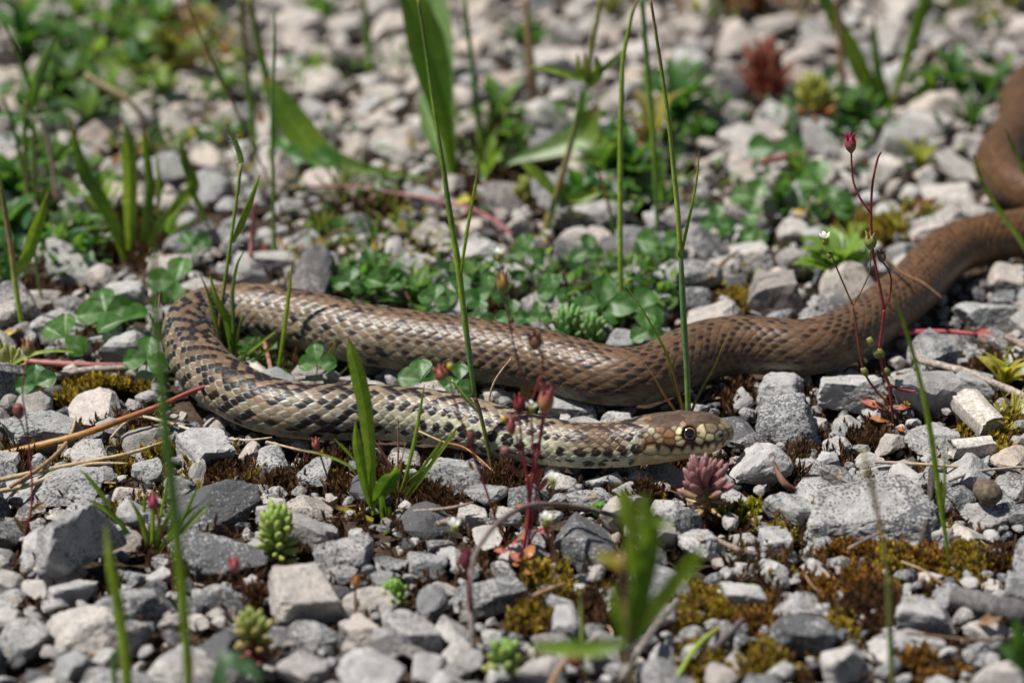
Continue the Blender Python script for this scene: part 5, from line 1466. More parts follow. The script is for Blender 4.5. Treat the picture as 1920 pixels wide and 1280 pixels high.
# left hairy plant
P = Plant('hairy_plant', gnd(55, 430), 'hairy leafy plant with drooping bud near the side edge', 'plant')
gstem(P, 'stem', (55, 430), [(55, 430), (50, 340), (47, 270), (46, 215), (50, 190)], [5, 5.5, 5, 4.5, 4], [OLIVE, OLIVE, GRASS_D, OLIVE])
gstem(P, 'stem', (55, 430), [(70, 440), (66, 350), (64, 280), (63, 225)], [4.5, 5, 4.6, 4.2], [GRASS_D, OLIVE, OLIVE])
gstem(P, 'stem', (55, 430), [(62, 222), (75, 224), (88, 255), (98, 310), (105, 375)], [4, 4.5, 4.2, 4, 4], [(0.3, .25, .2), (0.33, .24, .21), (0.30, .2, .18)])
gstem(P, 'stem', (55, 430), [(45, 330), (28, 250), (12, 200), (2, 180)], [4, 4, 3.4, 3], [OLIVE, GRASS_D, GRASS])
for pts, w, c in [([(62, 200), (68, 160), (84, 115), (106, 70)], [6, 10, 9, 1], [GRASS, BLUEG, (0.11, .23, .08)]), ([(57, 170), (45, 130), (28, 90), (6, 42)], [3, 4, 3.5, 1.4], [GRASS_D, GRASS_D, GRASS_D]), ([(58, 210), (55, 185), (57, 160)], [4, 6, 1], [GRASS_D, GRASS_D]),
                  ([(60, 215), (78, 212), (93, 206)], [4, 6, 2], [GRASS_D, GRASS_D]), ([(45, 224), (25, 216), (-5, 216)], [3, 6, 6], [BLUEG, (0.13, .25, .12), (0.13, .25, .12)]), ([(104, 300), (125, 280), (160, 264)], [5, 9, 2], [GRASS_D, GRASS_D, GRASS]),
                  ([(105, 375), (100, 400), (98, 435)], [4, 9, 1], [(.10, .10, .04), GRASS_D]), ([(108, 375), (118, 400), (138, 438)], [4, 12, 2], [GRASS_D, (.05, .08, .02)]), ([(104, 380), (88, 405), (84, 425)], [4, 9, 2], [GRASS_D, GRASS_D]),
                  ([(98, 340), (78, 370), (58, 420), (32, 512)], [2, 9, 13, 6], [GRASS_L, GRASS, GRASS, GRASS_L]), ([(160, 352), (175, 355), (188, 350)], [3, 9, 3], [BLUEG, (0.14, .25, .14)])]:
    gblade(P, 'leaf', (55, 430), pts, w, c)
P = Plant('grass_plant', gnd(44, 645), 'reddish based green stem at the side edge behind the clover', 'grass')
gstem(P, 'stem', (44, 645), [(46, 645), (40, 600), (30, 540), (20, 460), (5, 370), (-6, 310)], [4, 5, 5.5, 5, 5, 5], [(0.12, .05, .04), GRASS, GRASS_L, TANP, OLIVE, GRASS_L])
gblade(P, 'leaf', (44, 645), [(30, 516), (48, 485), (66, 435), (78, 400), (92, 355)], [5, 11, 13, 10, 1], [GRASS_L, GRASS, GRASS, OLIVE])
P = Plant('grass_plant', gnd(90, 560), 'thin blue green blade beside the stem at the side edge', 'grass')
gblade(P, 'blade', (90, 590), [(88, 590), (74, 540), (66, 480), (62, 420)], [2, 3, 3, 1], [TANP, BLUEG, GRASS_D])
P = Plant('grass_plant', gnd(-30, 720), 'curved green blade entering from the side edge below the clover', 'grass')
gblade(P, 'blade', (-30, 745), [(-40, 720), (0, 698), (50, 668), (95, 658), (138, 660)], [3, 4, 4.5, 4, 2], [GRASS, GRASS_L, GRASS], face=(0, -0.5, 0.8))
P = Plant('grass_plant', gnd(3, 720), 'short vertical blade cut by the side edge', 'grass')
gblade(P, 'blade', (3, 720), [(0, 705), (4, 670), (0, 635)], [3, 6, 2], [GRASS_D, GRASS, GRASS_D])
# foreground blades, out of focus
P = Plant('grass_plant', gnd(360, 1500), 'long blurred green blade standing close in front of the snake bend', 'grass')
gblade(P, 'blade', (360, 1500), [(360, 1500), (350, 1240), (342, 1120), (330, 1000), (318, 880), (306, 760), (296, 640), (290, 540), (288, 450)], [5, 8, 11, 11, 11, 11, 9, 7, 4], [TANP, GRASS, GRASS, BLUEG, BLUEG, (0.11, .2, .07), BLUEG, GRASS_D])
gblade(P, 'blade', (360, 1500), [(354, 1480), (360, 1270), (356, 1200), (346, 1140)], [2, 3, 3, 2], [STRAW, TANP, TANP])
P = Plant('grass_plant', gnd(250, 1420), 'short blurred green blade in front of the big grey wedge rock', 'grass')
gblade(P, 'blade', (250, 1420), [(250, 1420), (232, 1220), (220, 1130), (207, 1060), (199, 985)], [8, 10, 11, 10, 4], [GRASS_D, GRASS_L, GRASS, GRASS_L, (.3, .33, .2)])
gblade(P, 'blade', (250, 1420), [(220, 1420), (214, 1260), (216, 1215)], [4, 6, 4], [GRASS_D, GRASS_D])
P = Plant('grass_plant', gnd(1782, 1092), 'tall thin bright blade rising beside the weathered wood chip', 'grass')
gblade(P, 'blade', (1782, 1092), [(1782, 1092), (1776, 1030), (1765, 960), (1754, 880), (1742, 800), (1728, 730), (1712, 665), (1692, 600), (1672, 542)], [2.4, 4, 6, 6.6, 6.4, 5.6, 5, 3.6, 1.2], [(0.15, .05, .03), GRASS, GRASS_L, GRASS, GRASS, GRASS_L, GRASS, GRASS, OLIVE])
gblade(P, 'blade', (1782, 1092), [(1769, 975), (1770, 930), (1771, 880), (1770, 840)], [3, 4, 3, .6], [GRASS, GRASS_L, OLIVE])
P = Plant('grass_plant', gnd(1676, 1380), 'blurred broken looking stalk in front of the largest flat slab', 'grass')
gstem(P, 'stem', (1676, 1380), [(1676, 1380), (1670, 1220), (1668, 1150), (1665, 1080)], [4, 6, 7, 5], [TANP, GRASS_D, OLIVE, OLIVE])
gstem(P, 'stem', (1676, 1380), [(1665, 1085), (1655, 1020), (1645, 960), (1632, 900), (1618, 845)], [4.5, 4, 5, 5.5, 3], [OLIVE, YEL, TANP, (0.2, .17, .10), YEL])
# broad blades left of centre
P = Plant('broad_grass', gnd(705, 985), 'young grass plant with two broad upright blades in front of the snake', 'grass plant')
gblade(P, 'blade', (705, 985), [(700, 965), (697, 900), (692, 840), (684, 770), (672, 710), (660, 665), (652, 630)], [4, 8, 12, 15, 16, 12, 1], [GRASS_L, GRASS, GRASS, GRASS, GRASS, GRASS_L], fold=0.25)
gblade(P, 'blade', (705, 985), [(696, 950), (685, 910), (676, 870), (668, 830), (666, 787)], [5, 10, 11, 9, 1], [GRASS_L, GRASS, GRASS, GRASS_L])
gblade(P, 'blade', (705, 985), [(702, 945), (712, 925), (725, 905), (738, 888), (742, 872)], [4, 14, 18, 13, 1], [GRASS, GRASS_D, GRASS_D, GRASS], lean=-0.006)
gblade(P, 'blade', (705, 985), [(732, 1045), (726, 1000), (718, 960), (714, 930)], [5, 8, 8, 5], [GRASS_L, GRASS, GRASS_D, GRASS_D], lean=-0.004)
gblade(P, 'blade', (705, 985), [(738, 1040), (734, 1000), (730, 950)], [4, 5, 4], [GRASS_D, GRASS, GRASS])
gblade(P, 'blade', (705, 985), [(700, 975), (672, 966), (645, 955), (628, 950)], [5, 7, 7, 3], [YEL, (0.42, .34, .06), (0.36, .28, .05), DBROWN], face=(0, -.4, .9))
gblade(P, 'blade', (705, 985), [(628, 951), (615, 944), (602, 936)], [4, 4, .6], [DBROWN, DBROWN, (0.02, .015, .01)], face=(0, -.4, .9))
P = Plant('grass_tuft', gnd(752, 950), 'tuft of thin pale green blades beside the broad grass blades', 'grass tuft')
for pts, w, c in [([(748, 935), (764, 880), (780, 810), (788, 765), (796, 720)], [2.6, 3.8, 4, 3.4, .5], [GRASS, GRASS_L, GRASS_L, OLIVE]), ([(750, 950), (790, 895), (822, 850), (848, 815), (856, 800)], [3, 4.4, 4, 3, .5], [GRASS_D, GRASS_L, GRASS_L, GRASS]), ([(756, 930), (790, 880), (815, 845), (835, 815)], [2.4, 3.4, 3, .5], [GRASS, GRASS, GRASS_L]),
                  ([(745, 920), (775, 890), (812, 870)], [2, 3, .5], [GRASS, GRASS_D]), ([(745, 930), (750, 880), (760, 830)], [1.6, 2, .5], [TANP, STRAW]), ([(668, 890), (650, 870), (600, 850), (555, 842)], [2, 3, 2.4, 1], [GRASS, GRASS_L, STRAW]), ([(664, 862), (645, 840), (626, 822)], [2, 3, .8], [GRASS_L, GRASS]), ([(752, 955), (742, 920), (735, 900)], [2.5, 3, 1], [GRASS_D, GRASS_D])]:
    gblade(P, 'blade', (752, 955), pts, w, c)
P = Plant('dry_plant', gnd(742, 940), 'thin reddish dry stalks among the pale green blades', 'dry stalk')
for pts, w, c in [([(744, 940), (738, 890), (718, 850), (698, 822)], [3, 2.6, 2.4, 1.6], [(0.22, .1, .1), PINK, (.3, .12, .11)]), ([(746, 940), (746, 880), (747, 820), (746, 782)], [1.8, 1.8, 1.6, .8], [PINK, (.3, .12, .11), TANP]), ([(744, 935), (738, 960), (735, 985)], [5, 5, 4], [(.16, .09, .10), (.2, .12, .12)])]:
    gstem(P, 'stem', (742, 940), pts, w, c, mat='dry')
# small tuft on the left
P = Plant('grass_tuft', gnd(288, 1045), 'small spiky grass tuft beside the big grey wedge rock', 'grass tuft')
for pts, w, c in [([(284, 1045), (272, 1000), (258, 960), (243, 936)], [4, 6, 4.5, .6], [GRASS_L, GRASS, GRASS_L]), ([(284, 1045), (286, 1000), (286, 950), (285, 918)], [3.4, 4.6, 4, .6], [GRASS, GRASS_L, GRASS]), ([(282, 1045), (298, 980), (308, 930), (314, 888)], [2.4, 3.4, 3, .5], [GRASS, GRASS_L, GRASS]),
                  ([(286, 1045), (300, 1000), (320, 955), (328, 920)], [3, 4, 3.4, .5], [GRASS, GRASS, GRASS_L]), ([(290, 1045), (320, 1000), (350, 965), (378, 942)], [3, 4.6, 3.6, .5], [GRASS_L, GRASS, OLIVE]), ([(330, 1010), (350, 985), (375, 960), (398, 938)], [3, 5, 4, .5], [GRASS_D, GRASS_L, GRASS]),
                  ([(325, 1010), (345, 970), (362, 930), (380, 898)], [2.5, 3.6, 3, .5], [GRASS, GRASS, GRASS_L]), ([(262, 1062), (245, 1010), (220, 975), (190, 950), (162, 935)], [2, 4, 5, 5, 1], [GRASS_D, GRASS_D, GRASS, OLIVE]), ([(208, 952), (185, 920), (165, 895), (150, 880)], [3, 5, 4, .6], [GRASS, GRASS, GRASS_L]),
                  ([(270, 960), (271, 940), (270, 925)], [3, 4, .8], [GRASS, GRASS])]:
    gblade(P, 'blade', (288, 1045), pts, w, c)
# right edge blades
P = Plant('grass_plant', gnd(1940, 560), 'two green blades leaning over the brown snake coil', 'grass')
gblade(P, 'blade', (1940, 560), [(1940, 500), (1915, 455), (1880, 405), (1845, 350), (1825, 290)], [4, 6, 6, 5, 2], [GRASS, GRASS_L, GRASS, GRASS])
gblade(P, 'blade', (1940, 560), [(1950, 380), (1925, 330), (1900, 280), (1884, 240)], [3, 5, 5, 1], [GRASS, GRASS, GRASS_D])
P = Plant('grass_clump', gnd(1655, 205), 'far clump of wide grass blades behind the red branched stems', 'grass clump')
for pts, w, c in [([(1650, 205), (1620, 150), (1595, 95), (1565, 40), (1540, -10)], [12, 20, 20, 16, 14], [(0.14, .25, .08), GRASS, GRASS, GRASS_D]), ([(1665, 205), (1648, 150), (1640, 90), (1638, 30)], [12, 12, 9, 2], [GRASS_D, GRASS_D, GRASS_D]), ([(1672, 195), (1690, 140), (1712, 70), (1738, -10)], [6, 8, 12, 12], [GRASS_L, GRASS, GRASS_D, GRASS_D]),
                  ([(1700, 205), (1725, 175), (1755, 135)], [6, 9, 3], [GRASS, GRASS_L]), ([(1640, 185), (1628, 150), (1620, 120)], [10, 12, 4], [GRASS_L, GRASS])]:
    gblade(P, 'blade', (1655, 210), pts, w, c)
# blurred leafy plant close to the lens
P = Plant('blurred_plant', gnd(1190, 1640), 'big blurred green leafy plant standing close in front of the throat', 'plant')
gstem(P, 'stem', (1190, 1640), [(1192, 1640), (1186, 1300), (1180, 1200), (1172, 1120), (1164, 1040)], [7, 7, 7, 7, 6], [SALMON, (0.25, .2, .1), (0.25, .2, .1), TANP, TANP])
for pts, w, c in [([(1178, 1210), (1195, 1130), (1210, 1050), (1218, 990), (1205, 930)], [14, 22, 26, 22, 10], [GRASS, GRASS_D, GRASS_D, GRASS, GRASS_L]), ([(1185, 1205), (1220, 1150), (1262, 1095), (1300, 1050), (1316, 1028)], [10, 17, 17, 14, 4], [GRASS, GRASS_L, GRASS, GRASS]),
                  ([(1170, 1205), (1120, 1215), (1060, 1215), (1000, 1212)], [8, 17, 16, 8], [GRASS_D, GRASS, GRASS, GRASS]), ([(1170, 1190), (1155, 1140), (1150, 1090)], [10, 14, 4], [GRASS, GRASS_L]), ([(1192, 1010), (1175, 960), (1165, 915)], [16, 24, 10], [GRASS_L, GRASS_L, GRASS_L]),
                  ([(1200, 960), (1225, 975), (1262, 985)], [6, 10, 3], [GRASS, GRASS]), ([(1168, 1060), (1140, 1045), (1115, 1040)], [10, 16, 6], [YEL, (.25, .25, .06)]), ([(1190, 1080), (1184, 1040), (1178, 1005)], [10, 16, 6], [GRASS_L, GRASS_L])]:
    gblade(P, 'leaf', (1190, 1640), pts, w, c)
P = Plant('blurred_plant', gnd(1935, 1500), 'blurred dark green leaves at the lower side corner', 'plant')
for pts, w, c in [([(1930, 1260), (1912, 1210), (1905, 1160)], [10, 24, 6], [GRASS_D, CLOV_L]), ([(1930, 1265), (1900, 1225), (1875, 1212)], [8, 22, 6], [BLUEG, BLUEG]), ([(1935, 1500), (1925, 1270), (1910, 1235)], [8, 10, 8], [GRASS_D, GRASS_D])]:
    gblade(P, 'leaf', (1935, 1500), pts, w, c)
P = Plant('blurred_plant', gnd(440, 1560), 'blurred blue green leaf at the lower edge left of the white rock', 'plant')
gblade(P, 'leaf', (440, 1560), [(400, 1540), (415, 1262), (460, 1252), (490, 1275)], [10, 20, 22, 10], [BLUEG, (.09, .17, .09), (.09, .17, .09)], face=(0, -.3, 1))
P = Plant('grass_plant', gnd(1092, 1300), 'thin blurred green stalk below the wide flat slab', 'grass')
gstem(P, 'stem', (1092, 1300), [(1096, 1300), (1092, 1220), (1090, 1150), (1088, 1108)], [2.6, 3.6, 3.6, 2], [GRASS, GRASS_L, OLIVE])
P = Plant('grass_plant', gnd(1320, 1290), 'blurred yellow green stalk lying among the ochre moss', 'grass')
q = [at(1270, 1268, .004), at(1300, 1220, .006), at(1330, 1190, .006), at(1358, 1172, .004)]
P.part('stem', tube(q, wpx(q, [4, 6, 6, 3]), [GRASS_L, GRASS_L, YEL], 6), 'stem')

# ---- red stemmed saxifrages
def head_at(base, pt, lean=0.0):
    return up_pts(base, [pt], lean)[0]

P = Plant('saxifrage', gnd(985, 1066), 'red branching saxifrage with pink seed heads in front of the spotted neck', 'wildflower')
B = (985, 1066)
for pts, w in [([(985, 1066), (982, 1030), (990, 980), (992, 930), (986, 880), (980, 840), (972, 775)], [4, 4.2, 4.6, 4.4, 3, 2.4, 2]), ([(992, 930), (1000, 890), (1008, 850), (1016, 800), (1021, 765)], [4, 4, 4, 4.4, 4]), ([(994, 940), (999, 880), (998, 820), (996, 780)], [3, 2.6, 2.4, 2.2]), ([(986, 880), (974, 850), (968, 815)], [2.4, 2.2, 1.8]),
               ([(978, 893), (964, 880), (952, 868)], [3, 3, 2]), ([(985, 1050), (1000, 960), (1008, 900), (1004, 870)], [2.6, 2.8, 2.8, 2.2]), ([(1034, 1020), (1018, 980), (1010, 935), (1000, 910)], [2.6, 2.8, 2.6, 2]), ([(985, 1050), (1002, 1000), (1034, 985)], [1.5, 3, 2])]:
    gstem(P, 'stem', B, pts, w, [RED, (0.30, .03, .05), (0.30, .03, .05), (.25, .04, .05)])
gstem(P, 'stem', B, [(987, 800), (990, 745), (975, 690), (962, 640), (954, 590), (948, 545)], [2.4, 2.8, 2.8, 2.6, 2.4, 2], [RED, DRED, DRED, DRED, (.2, .06, .03)])
gstem(P, 'stem', B, [(998, 748), (1008, 722), (1017, 695), (1017, 668), (1011, 655)], [2.6, 2.6, 2.4, 2.2, 2], [RED, RED, DRED])
gstem(P, 'stem', B, [(945, 520), (940, 500), (937, 488)], [1.8, 1.8, 1.6], [TANP, TANP])
head_capsule(P, head_at(B, (1021, 775)), (0.1, 0, 1), .0085, .0030, (.42, .22, .10), PINK)
head_capsule(P, head_at(B, (974, 775)), (0, 0, 1), .0056, .0023, DRED, RED)
head_capsule(P, head_at(B, (960, 815)), (-.1, 0, 1), .006, .0019, SALMON, PINK)
head_capsule(P, head_at(B, (1006, 655)), (-.15, 0, 1), .0050, .0027, (.2, .12, .06), (.16, .05, .03))
head_capsule(P, head_at(B, (945, 550)), (-.1, 0, 1), .0062, .0024, (.25, .22, .06), (.36, .2, .06))
head_flower(P, head_at(B, (936, 490)), (-.05, 0, 1), .00145, (.32, .33, .06))
head_flower(P, head_at(B, (996, 778)), (.05, -.1, 1), .0016, (.30, .27, .06))
for pts, w, c in [([(989, 750), (982, 738), (978, 725)], [3, 5, 1], [OLIVE, OLIVE]), ([(994, 750), (992, 735), (988, 722)], [3, 5, 1], [OLIVE, (.2, .12, .05)]), ([(1004, 905), (1010, 888), (1000, 870)], [3, 7, 2], [SALMON, RED]), ([(1010, 920), (1020, 905), (1030, 890)], [3, 7, 1], [(.25, .07, .05), (.22, .06, .04)]),
                  ([(990, 905), (994, 895), (996, 882)], [3, 6, 1], [(.35, .3, .1), SALMON]), ([(984, 985), (990, 968), (985, 955)], [2, 6, 1], [ORANGE, OLIVE])]:
    gblade(P, 'leaf', B, pts, w, c)
gstem(P, 'stem', B, [(956, 1030), (938, 995), (922, 950), (905, 900), (893, 870), (880, 830), (862, 780), (848, 735), (845, 715)], [2.6, 2.8, 2.8, 2.6, 2.4, 2.2, 2, 2, 1.6], [RED, RED, (.30, .05, .05), (.25, .04, .04), (.25, .05, .04)])
gstem(P, 'stem', B, [(893, 872), (891, 850), (887, 830)], [1.8, 1.8, 1.6], [DRED, DRED])
head_capsule(P, head_at(B, (885, 830)), (-.1, 0, 1), .0048, .0017, (.2, .1, .08), (.2, .07, .06), False)
head_capsule(P, head_at(B, (832, 712)), (-.4, 0, 1), .0042, .0026, (.3, .17, .07), (.33, .09, .06))
head_capsule(P, head_at(B, (949, 858)), (-.1, 0, 1), .0042, .0019, (.2, .08, .07), (.2, .1, .09), False)
P.part('bud', bulb(head_at(B, (844, 694)), (0, 0, 1), .0022, .0011, [(.4, .36, .06)] * 2), 'succulent')
P.part('bud', bulb(head_at(B, (944, 792)), (0, 0, 1), .0019, .0011, [(.45, .34, .04)] * 2), 'succulent')
for pts, w, c in [([(928, 965), (929, 950), (926, 940)], [2, 5, 1], [ORANGE, OLIVE]), ([(888, 880), (882, 872), (878, 862)], [2, 5, 1], [SALMON, (.25, .2, .05)])]:
    gblade(P, 'leaf', B, pts, w, c)
for (x, y), (x2, y2), w, c in [((955, 1030), (927, 1030), 7, SALMON), ((955, 1022), (972, 1010), 5, PINK), ((982, 1050), (957, 1036), 8, SALMON), ((985, 1048), (1000, 1018), 8, (.42, .17, .07)), ((988, 1068), (988, 1080), 5, ORANGE), ((975, 1058), (960, 1056), 4, ORANGE), ((965, 948), (985, 944), 5, SALMON), ((1010, 990), (1025, 1000), 5, PINK), ((980, 1020), (982, 998), 6, (.35, .16, .07))]:
    w *= 1.35
    q = [at(x, y, .004), at((x + x2) / 2, (y + y2) / 2, .0062), at(x2, y2, .005)]
    P.part('leaf', blade(q, wpx(q, [w * .4, w, w * .3]), [c, c, np.array(c) * .9], face=(0, -.5, .85), fold=0.15), 'succulent')

P = Plant('saxifrage', gnd(1676, 800), 'red branched saxifrage beside the brown snake body with white flower', 'wildflower')
B = (1676, 800)
for pts, w, c in [([(1676, 800), (1672, 765), (1667, 722), (1655, 690), (1650, 650), (1655, 610), (1658, 580)], [3.4, 3.6, 3.6, 3.8, 4, 4, 4], [RED, RED, RED, RED]), ([(1658, 582), (1650, 540), (1642, 500), (1636, 465), (1633, 400), (1636, 345), (1645, 300), (1652, 285)], [3.6, 3.4, 3.2, 3, 3, 2.8, 2.6, 2], [RED, RED, (.3, .04, .05), RED, (.3, .06, .06), DRED]),
                  ([(1633, 400), (1612, 370), (1600, 340), (1597, 310), (1596, 285)], [2.4, 2.6, 2.4, 2.2, 2], [RED, PINK, RED, DRED]), ([(1658, 580), (1668, 555), (1671, 525), (1665, 505), (1654, 490)], [2.6, 2.6, 2.2, 2, 1.8], [RED, RED, DRED, DRED]),
                  ([(1667, 755), (1645, 735), (1622, 700), (1612, 660), (1605, 610), (1599, 572)], [2.2, 2.6, 2.6, 2.6, 2.4, 2.2], [RED, DRED, (.22, .06, .03), (.22, .07, .03)]), ([(1599, 572), (1585, 540), (1570, 505), (1560, 480)], [2, 2, 1.8, 1.6], [TANP, (.18, .09, .04), OLIVE]), ([(1600, 572), (1615, 545), (1630, 510), (1633, 470)], [1.8, 1.8, 1.6, 1.6], [SALMON, (.2, .1, .05), OLIVE]),
                  ([(1668, 722), (1690, 730), (1717, 734)], [3.5, 3.5, 3], [RED, DRED, PINK]), ([(1666, 720), (1660, 690), (1657, 660)], [1.8, 1.8, 1.4], [RED, DRED])]:
    gstem(P, 'stem', B, pts, w, c)
head_capsule(P, head_at(B, (1596, 287)), (-.1, 0, 1), .0062, .0023, (.30, .12, .10), (.34, .03, .07))
head_capsule(P, head_at(B, (1632, 468)), (0, 0, 1), .0058, .0025, (.22, .25, .08), (.30, .28, .08))
head_capsule(P, head_at(B, (1654, 492)), (-.1, 0, 1), .004, .0018, (.2, .12, .09), (.22, .12, .08))
head_flower(P, head_at(B, (1548, 460)), (-.1, -.1, 1), .00165, (.30, .30, .05))
P.part('bud', bulb(head_at(B, (1557, 485)), (-.2, 0, 1), .0022, .0011, [(.25, .22, .06)] * 2), 'succulent')
for x, y in ((1637, 650), (1648, 672), (1656, 670), (1626, 706), (1668, 705)):
    P.part('bud', bulb(head_at(B, (x, y)), (-.4, 0, .8), .0036, .0012, [(.22, .23, .06), (.24, .26, .07)]), 'succulent')
for (x, y), (x2, y2), w, c in [((1665, 765), (1610, 748), 9, SALMON), ((1672, 765), (1706, 760), 8, SALMON), ((1668, 790), (1632, 782), 7, ORANGE), ((1680, 800), (1698, 806), 7, ORANGE), ((1660, 755), (1655, 735), 5, (.2, .13, .04))]:
    q = [at(x, y, .003), at((x + x2) / 2, (y + y2) / 2, .0055), at(x2, y2, .0045)]
    P.part('leaf', blade(q, wpx(q, [w * .3, w, w * .5]), [c, c, np.array(c) * .9], face=(0, -.5, .85), fold=0.15), 'succulent')

P = Plant('saxifrage', gnd(40, 1030), 'thin red seedling stem rising over the dry straws', 'wildflower')
B = (40, 1030)
gstem(P, 'stem', B, [(40, 1030), (50, 985), (58, 960), (60, 910), (56, 860), (53, 820), (48, 775), (42, 738), (45, 700), (54, 672)], [2.4, 2.6, 2.6, 2.4, 2.2, 2.2, 2, 1.8, 1.8, 1.6], [RED, RED, (.3, .02, .05), RED, DRED, (.22, .07, .05), (.22, .09, .06)])
gstem(P, 'stem', B, [(52, 828), (43, 800), (37, 785)], [1.8, 1.8, 1.6], [DRED, DRED])
head_capsule(P, head_at(B, (53, 668)), (0, 0, 1), .0050, .0023, (.26, .27, .06), (.3, .14, .07))
head_capsule(P, head_at(B, (36, 786)), (-.05, 0, 1), .0058, .0021, (.2, .08, .07), (.2, .07, .06), False)
for pts, w, c in [([(60, 955), (70, 948), (82, 942)], [2, 5, 2], [OLIVE, ORANGE]), ([(43, 996), (34, 980), (26, 968)], [3, 5, 1], [OLIVE, SALMON]), ([(59, 832), (62, 825), (62, 820)], [2, 3, 1], [YEL, ORANGE])]:
    gblade(P, 'leaf', B, pts, w, c)
SEED = [('small pink headed seedling left of the broad grass blades', (638, 948), [(638, 948), (620, 910), (606, 870), (596, 838)], 2, (593, 842), 'cap', .0035, .0016, SALMON, PINK),
        ('orange seedling on the cream stone by the small bright stonecrop', (668, 1172), [(668, 1172), (667, 1140), (666, 1110), (668, 1092)], 2.6, (668, 1100), 'cap', .0036, .0018, (.4, .22, .08), ORANGE),
        ('dark red blurred seedling rising over the twig foot', (893, 1245), [(890, 1245), (884, 1190), (880, 1120), (874, 1060)], 4, (873, 1070), 'cap', .0062, .0022, (.16, .03, .05), (.20, .04, .06)),
        ('thin stalk with white flower on the black speckled white rock side', (1040, 1180), [(1044, 1100), (1040, 1050), (1036, 1000), (1036, 960), (1036, 910)], 1.8, (1036, 912), 'fl', .0016, 0, (.3, .3, .05), 0),
        ('thin stalk with open white flower beside the red leaf rosette', (1036, 1120), [(1034, 1095), (1034, 1050), (1030, 1010), (1026, 985)], 1.6, (1025, 988), 'fl', .00175, 0, (.25, .3, .06), 0),
        ('blurred stalk with white flower right of the broad grass blades', (850, 1130), [(852, 1120), (856, 1060), (854, 1015), (852, 1000)], 1.6, (852, 1000), 'fl', .0017, 0, (.28, .28, .06), 0),
        ('blurred red star headed stalk above the small grass tuft', (325, 1110), [(325, 1110), (318, 1050), (305, 1000), (292, 950)], 2.6, (288, 955), 'cap', .0045, .002, (.3, .08, .1), (.4, .07, .12)),
        ('blurred pink head over the rounded mottled rock', (470, 1200), [(468, 1190), (462, 1140), (450, 1090), (440, 1066)], 2.4, (440, 1072), 'cap', .0042, .0022, (.35, .12, .1), (.36, .08, .1)),
        ('tiny red sprout behind the angular tan rock', (585, 1022), [(586, 1022), (582, 1008), (578, 992)], 1.4, (580, 996), 'cap', .0016, .0009, OLIVE, OLIVE),
        ('blurred red stalk by the lower edge under the blurred green plant', (1085, 1330), [(1110, 1330), (1095, 1280), (1082, 1245)], 4, (1080, 1250), 'cap', .006, .003, (.26, .07, .07), (.3, .07, .07))]
for lab, B, pts, w, hp, kd, a, b_, c1, c2 in SEED:
    P = Plant('seedling', gnd(*B), lab, 'wildflower', 'small red seedlings')
    gstem(P, 'stem', B, pts, np.full(len(pts), w), [RED, DRED, RED] if kd == 'cap' else [TANP, (.25, .1, .07), OLIVE])
    if kd == 'cap': head_capsule(P, head_at(B, hp), (-.05, 0, 1), a, b_, c1, c2)
    else: head_flower(P, head_at(B, hp), (0, -.15, 1), a, c1)
    x, y = pts[1]
    gblade(P, 'leaf', B, [(x, y), (x + 5, y - 8), (x + 3, y - 18)], [2, 4, 1], [ORANGE, OLIVE])

# ---- stonecrops
sedum((521, 1078), (518, 948), 66, 60, (.27, .33, .075), (.26, .38, .085), (.34, .26, .10), 'fat bright green stonecrop with reddish base on the left', .30, .38, (.3, .12, .10), elev=(0, 84), seed=1, bulge=[.75, .95, .95, 1.1, 1.1])
sedum((738, 1150), (738, 1092), 44, 34, (.30, .30, .08), (.22, .38, .07), (.25, .36, .08), 'small bright green stonecrop behind the angular grey stone', .46, .42, SALMON, elev=(0, 80), seed=2)
sedum((480, 1262), (470, 1140), 56, 34, (.30, .05, .05), (.26, .30, .08), (.34, .14, .09), 'blurred reddish stonecrop at the lower edge', .34, .42, RED, elev=(0, 78), seed=3, bulge=[.7, .8, 1, 1.05, .8])
sedum((945, 1285), (943, 1208), 46, 22, (.26, .30, .09), (.22, .36, .08), (.30, .26, .09), 'blurred pale green stonecrop at the lower edge near the twig foot', .5, .42, SALMON, elev=(5, 80), seed=4)
sedum((1322, 985), (1326, 862), 84, 50, (.42, .32, .13), (.30, .15, .15), (.27, .14, .14), 'purple pink stonecrop with stubby leaves below the snake head', .40, .29, RED, elev=(-8, 84), seed=5, bulge=[.6, .85, 1.1, 1.05, .8])
sedum((1070, 652), (1066, 588), 90, 40, (.16, .32, .10), (.20, .37, .12), (.25, .30, .15), 'pale green stonecrop with pinkish tips peeping over the snake back', .55, .30, OLIVE, elev=(25, 80), seed=6)
sedum((1110, 655), (1112, 600), 70, 26, (.16, .32, .10), (.20, .37, .12), (.32, .25, .18), 'second pale green stonecrop touching the snake back under the slender stem', .58, .30, OLIVE, elev=(35, 80), seed=7)
sedum((1438, 206), (1438, 100), 78, 34, (.30, .07, .05), (.27, .09, .06), (.26, .15, .08), 'blurred brick red spiky stonecrop among the far stones', .62, .20, RED, elev=(35, 78), seed=8)
sedum((1532, 262), (1524, 155), 44, 24, (.36, .10, .05), (.32, .32, .06), (.36, .34, .08), 'blurred yellow topped stonecrop beside the far grass clump', .5, .30, SALMON, elev=(30, 80), seed=9)
sedum((1312, 262), (1312, 214), 34, 14, (.30, .22, .08), (.26, .28, .08), (.28, .28, .08), 'small blurred olive stonecrop among the far stones', .6, .34, SALMON, elev=(40, 80), seed=10)
sedum((22, 735), (22, 660), 60, 24, (.30, .13, .12), (.30, .30, .10), (.32, .16, .12), 'pinkish stonecrop at the side edge under the clover', .5, .30, PINK, elev=(10, 80), seed=11)
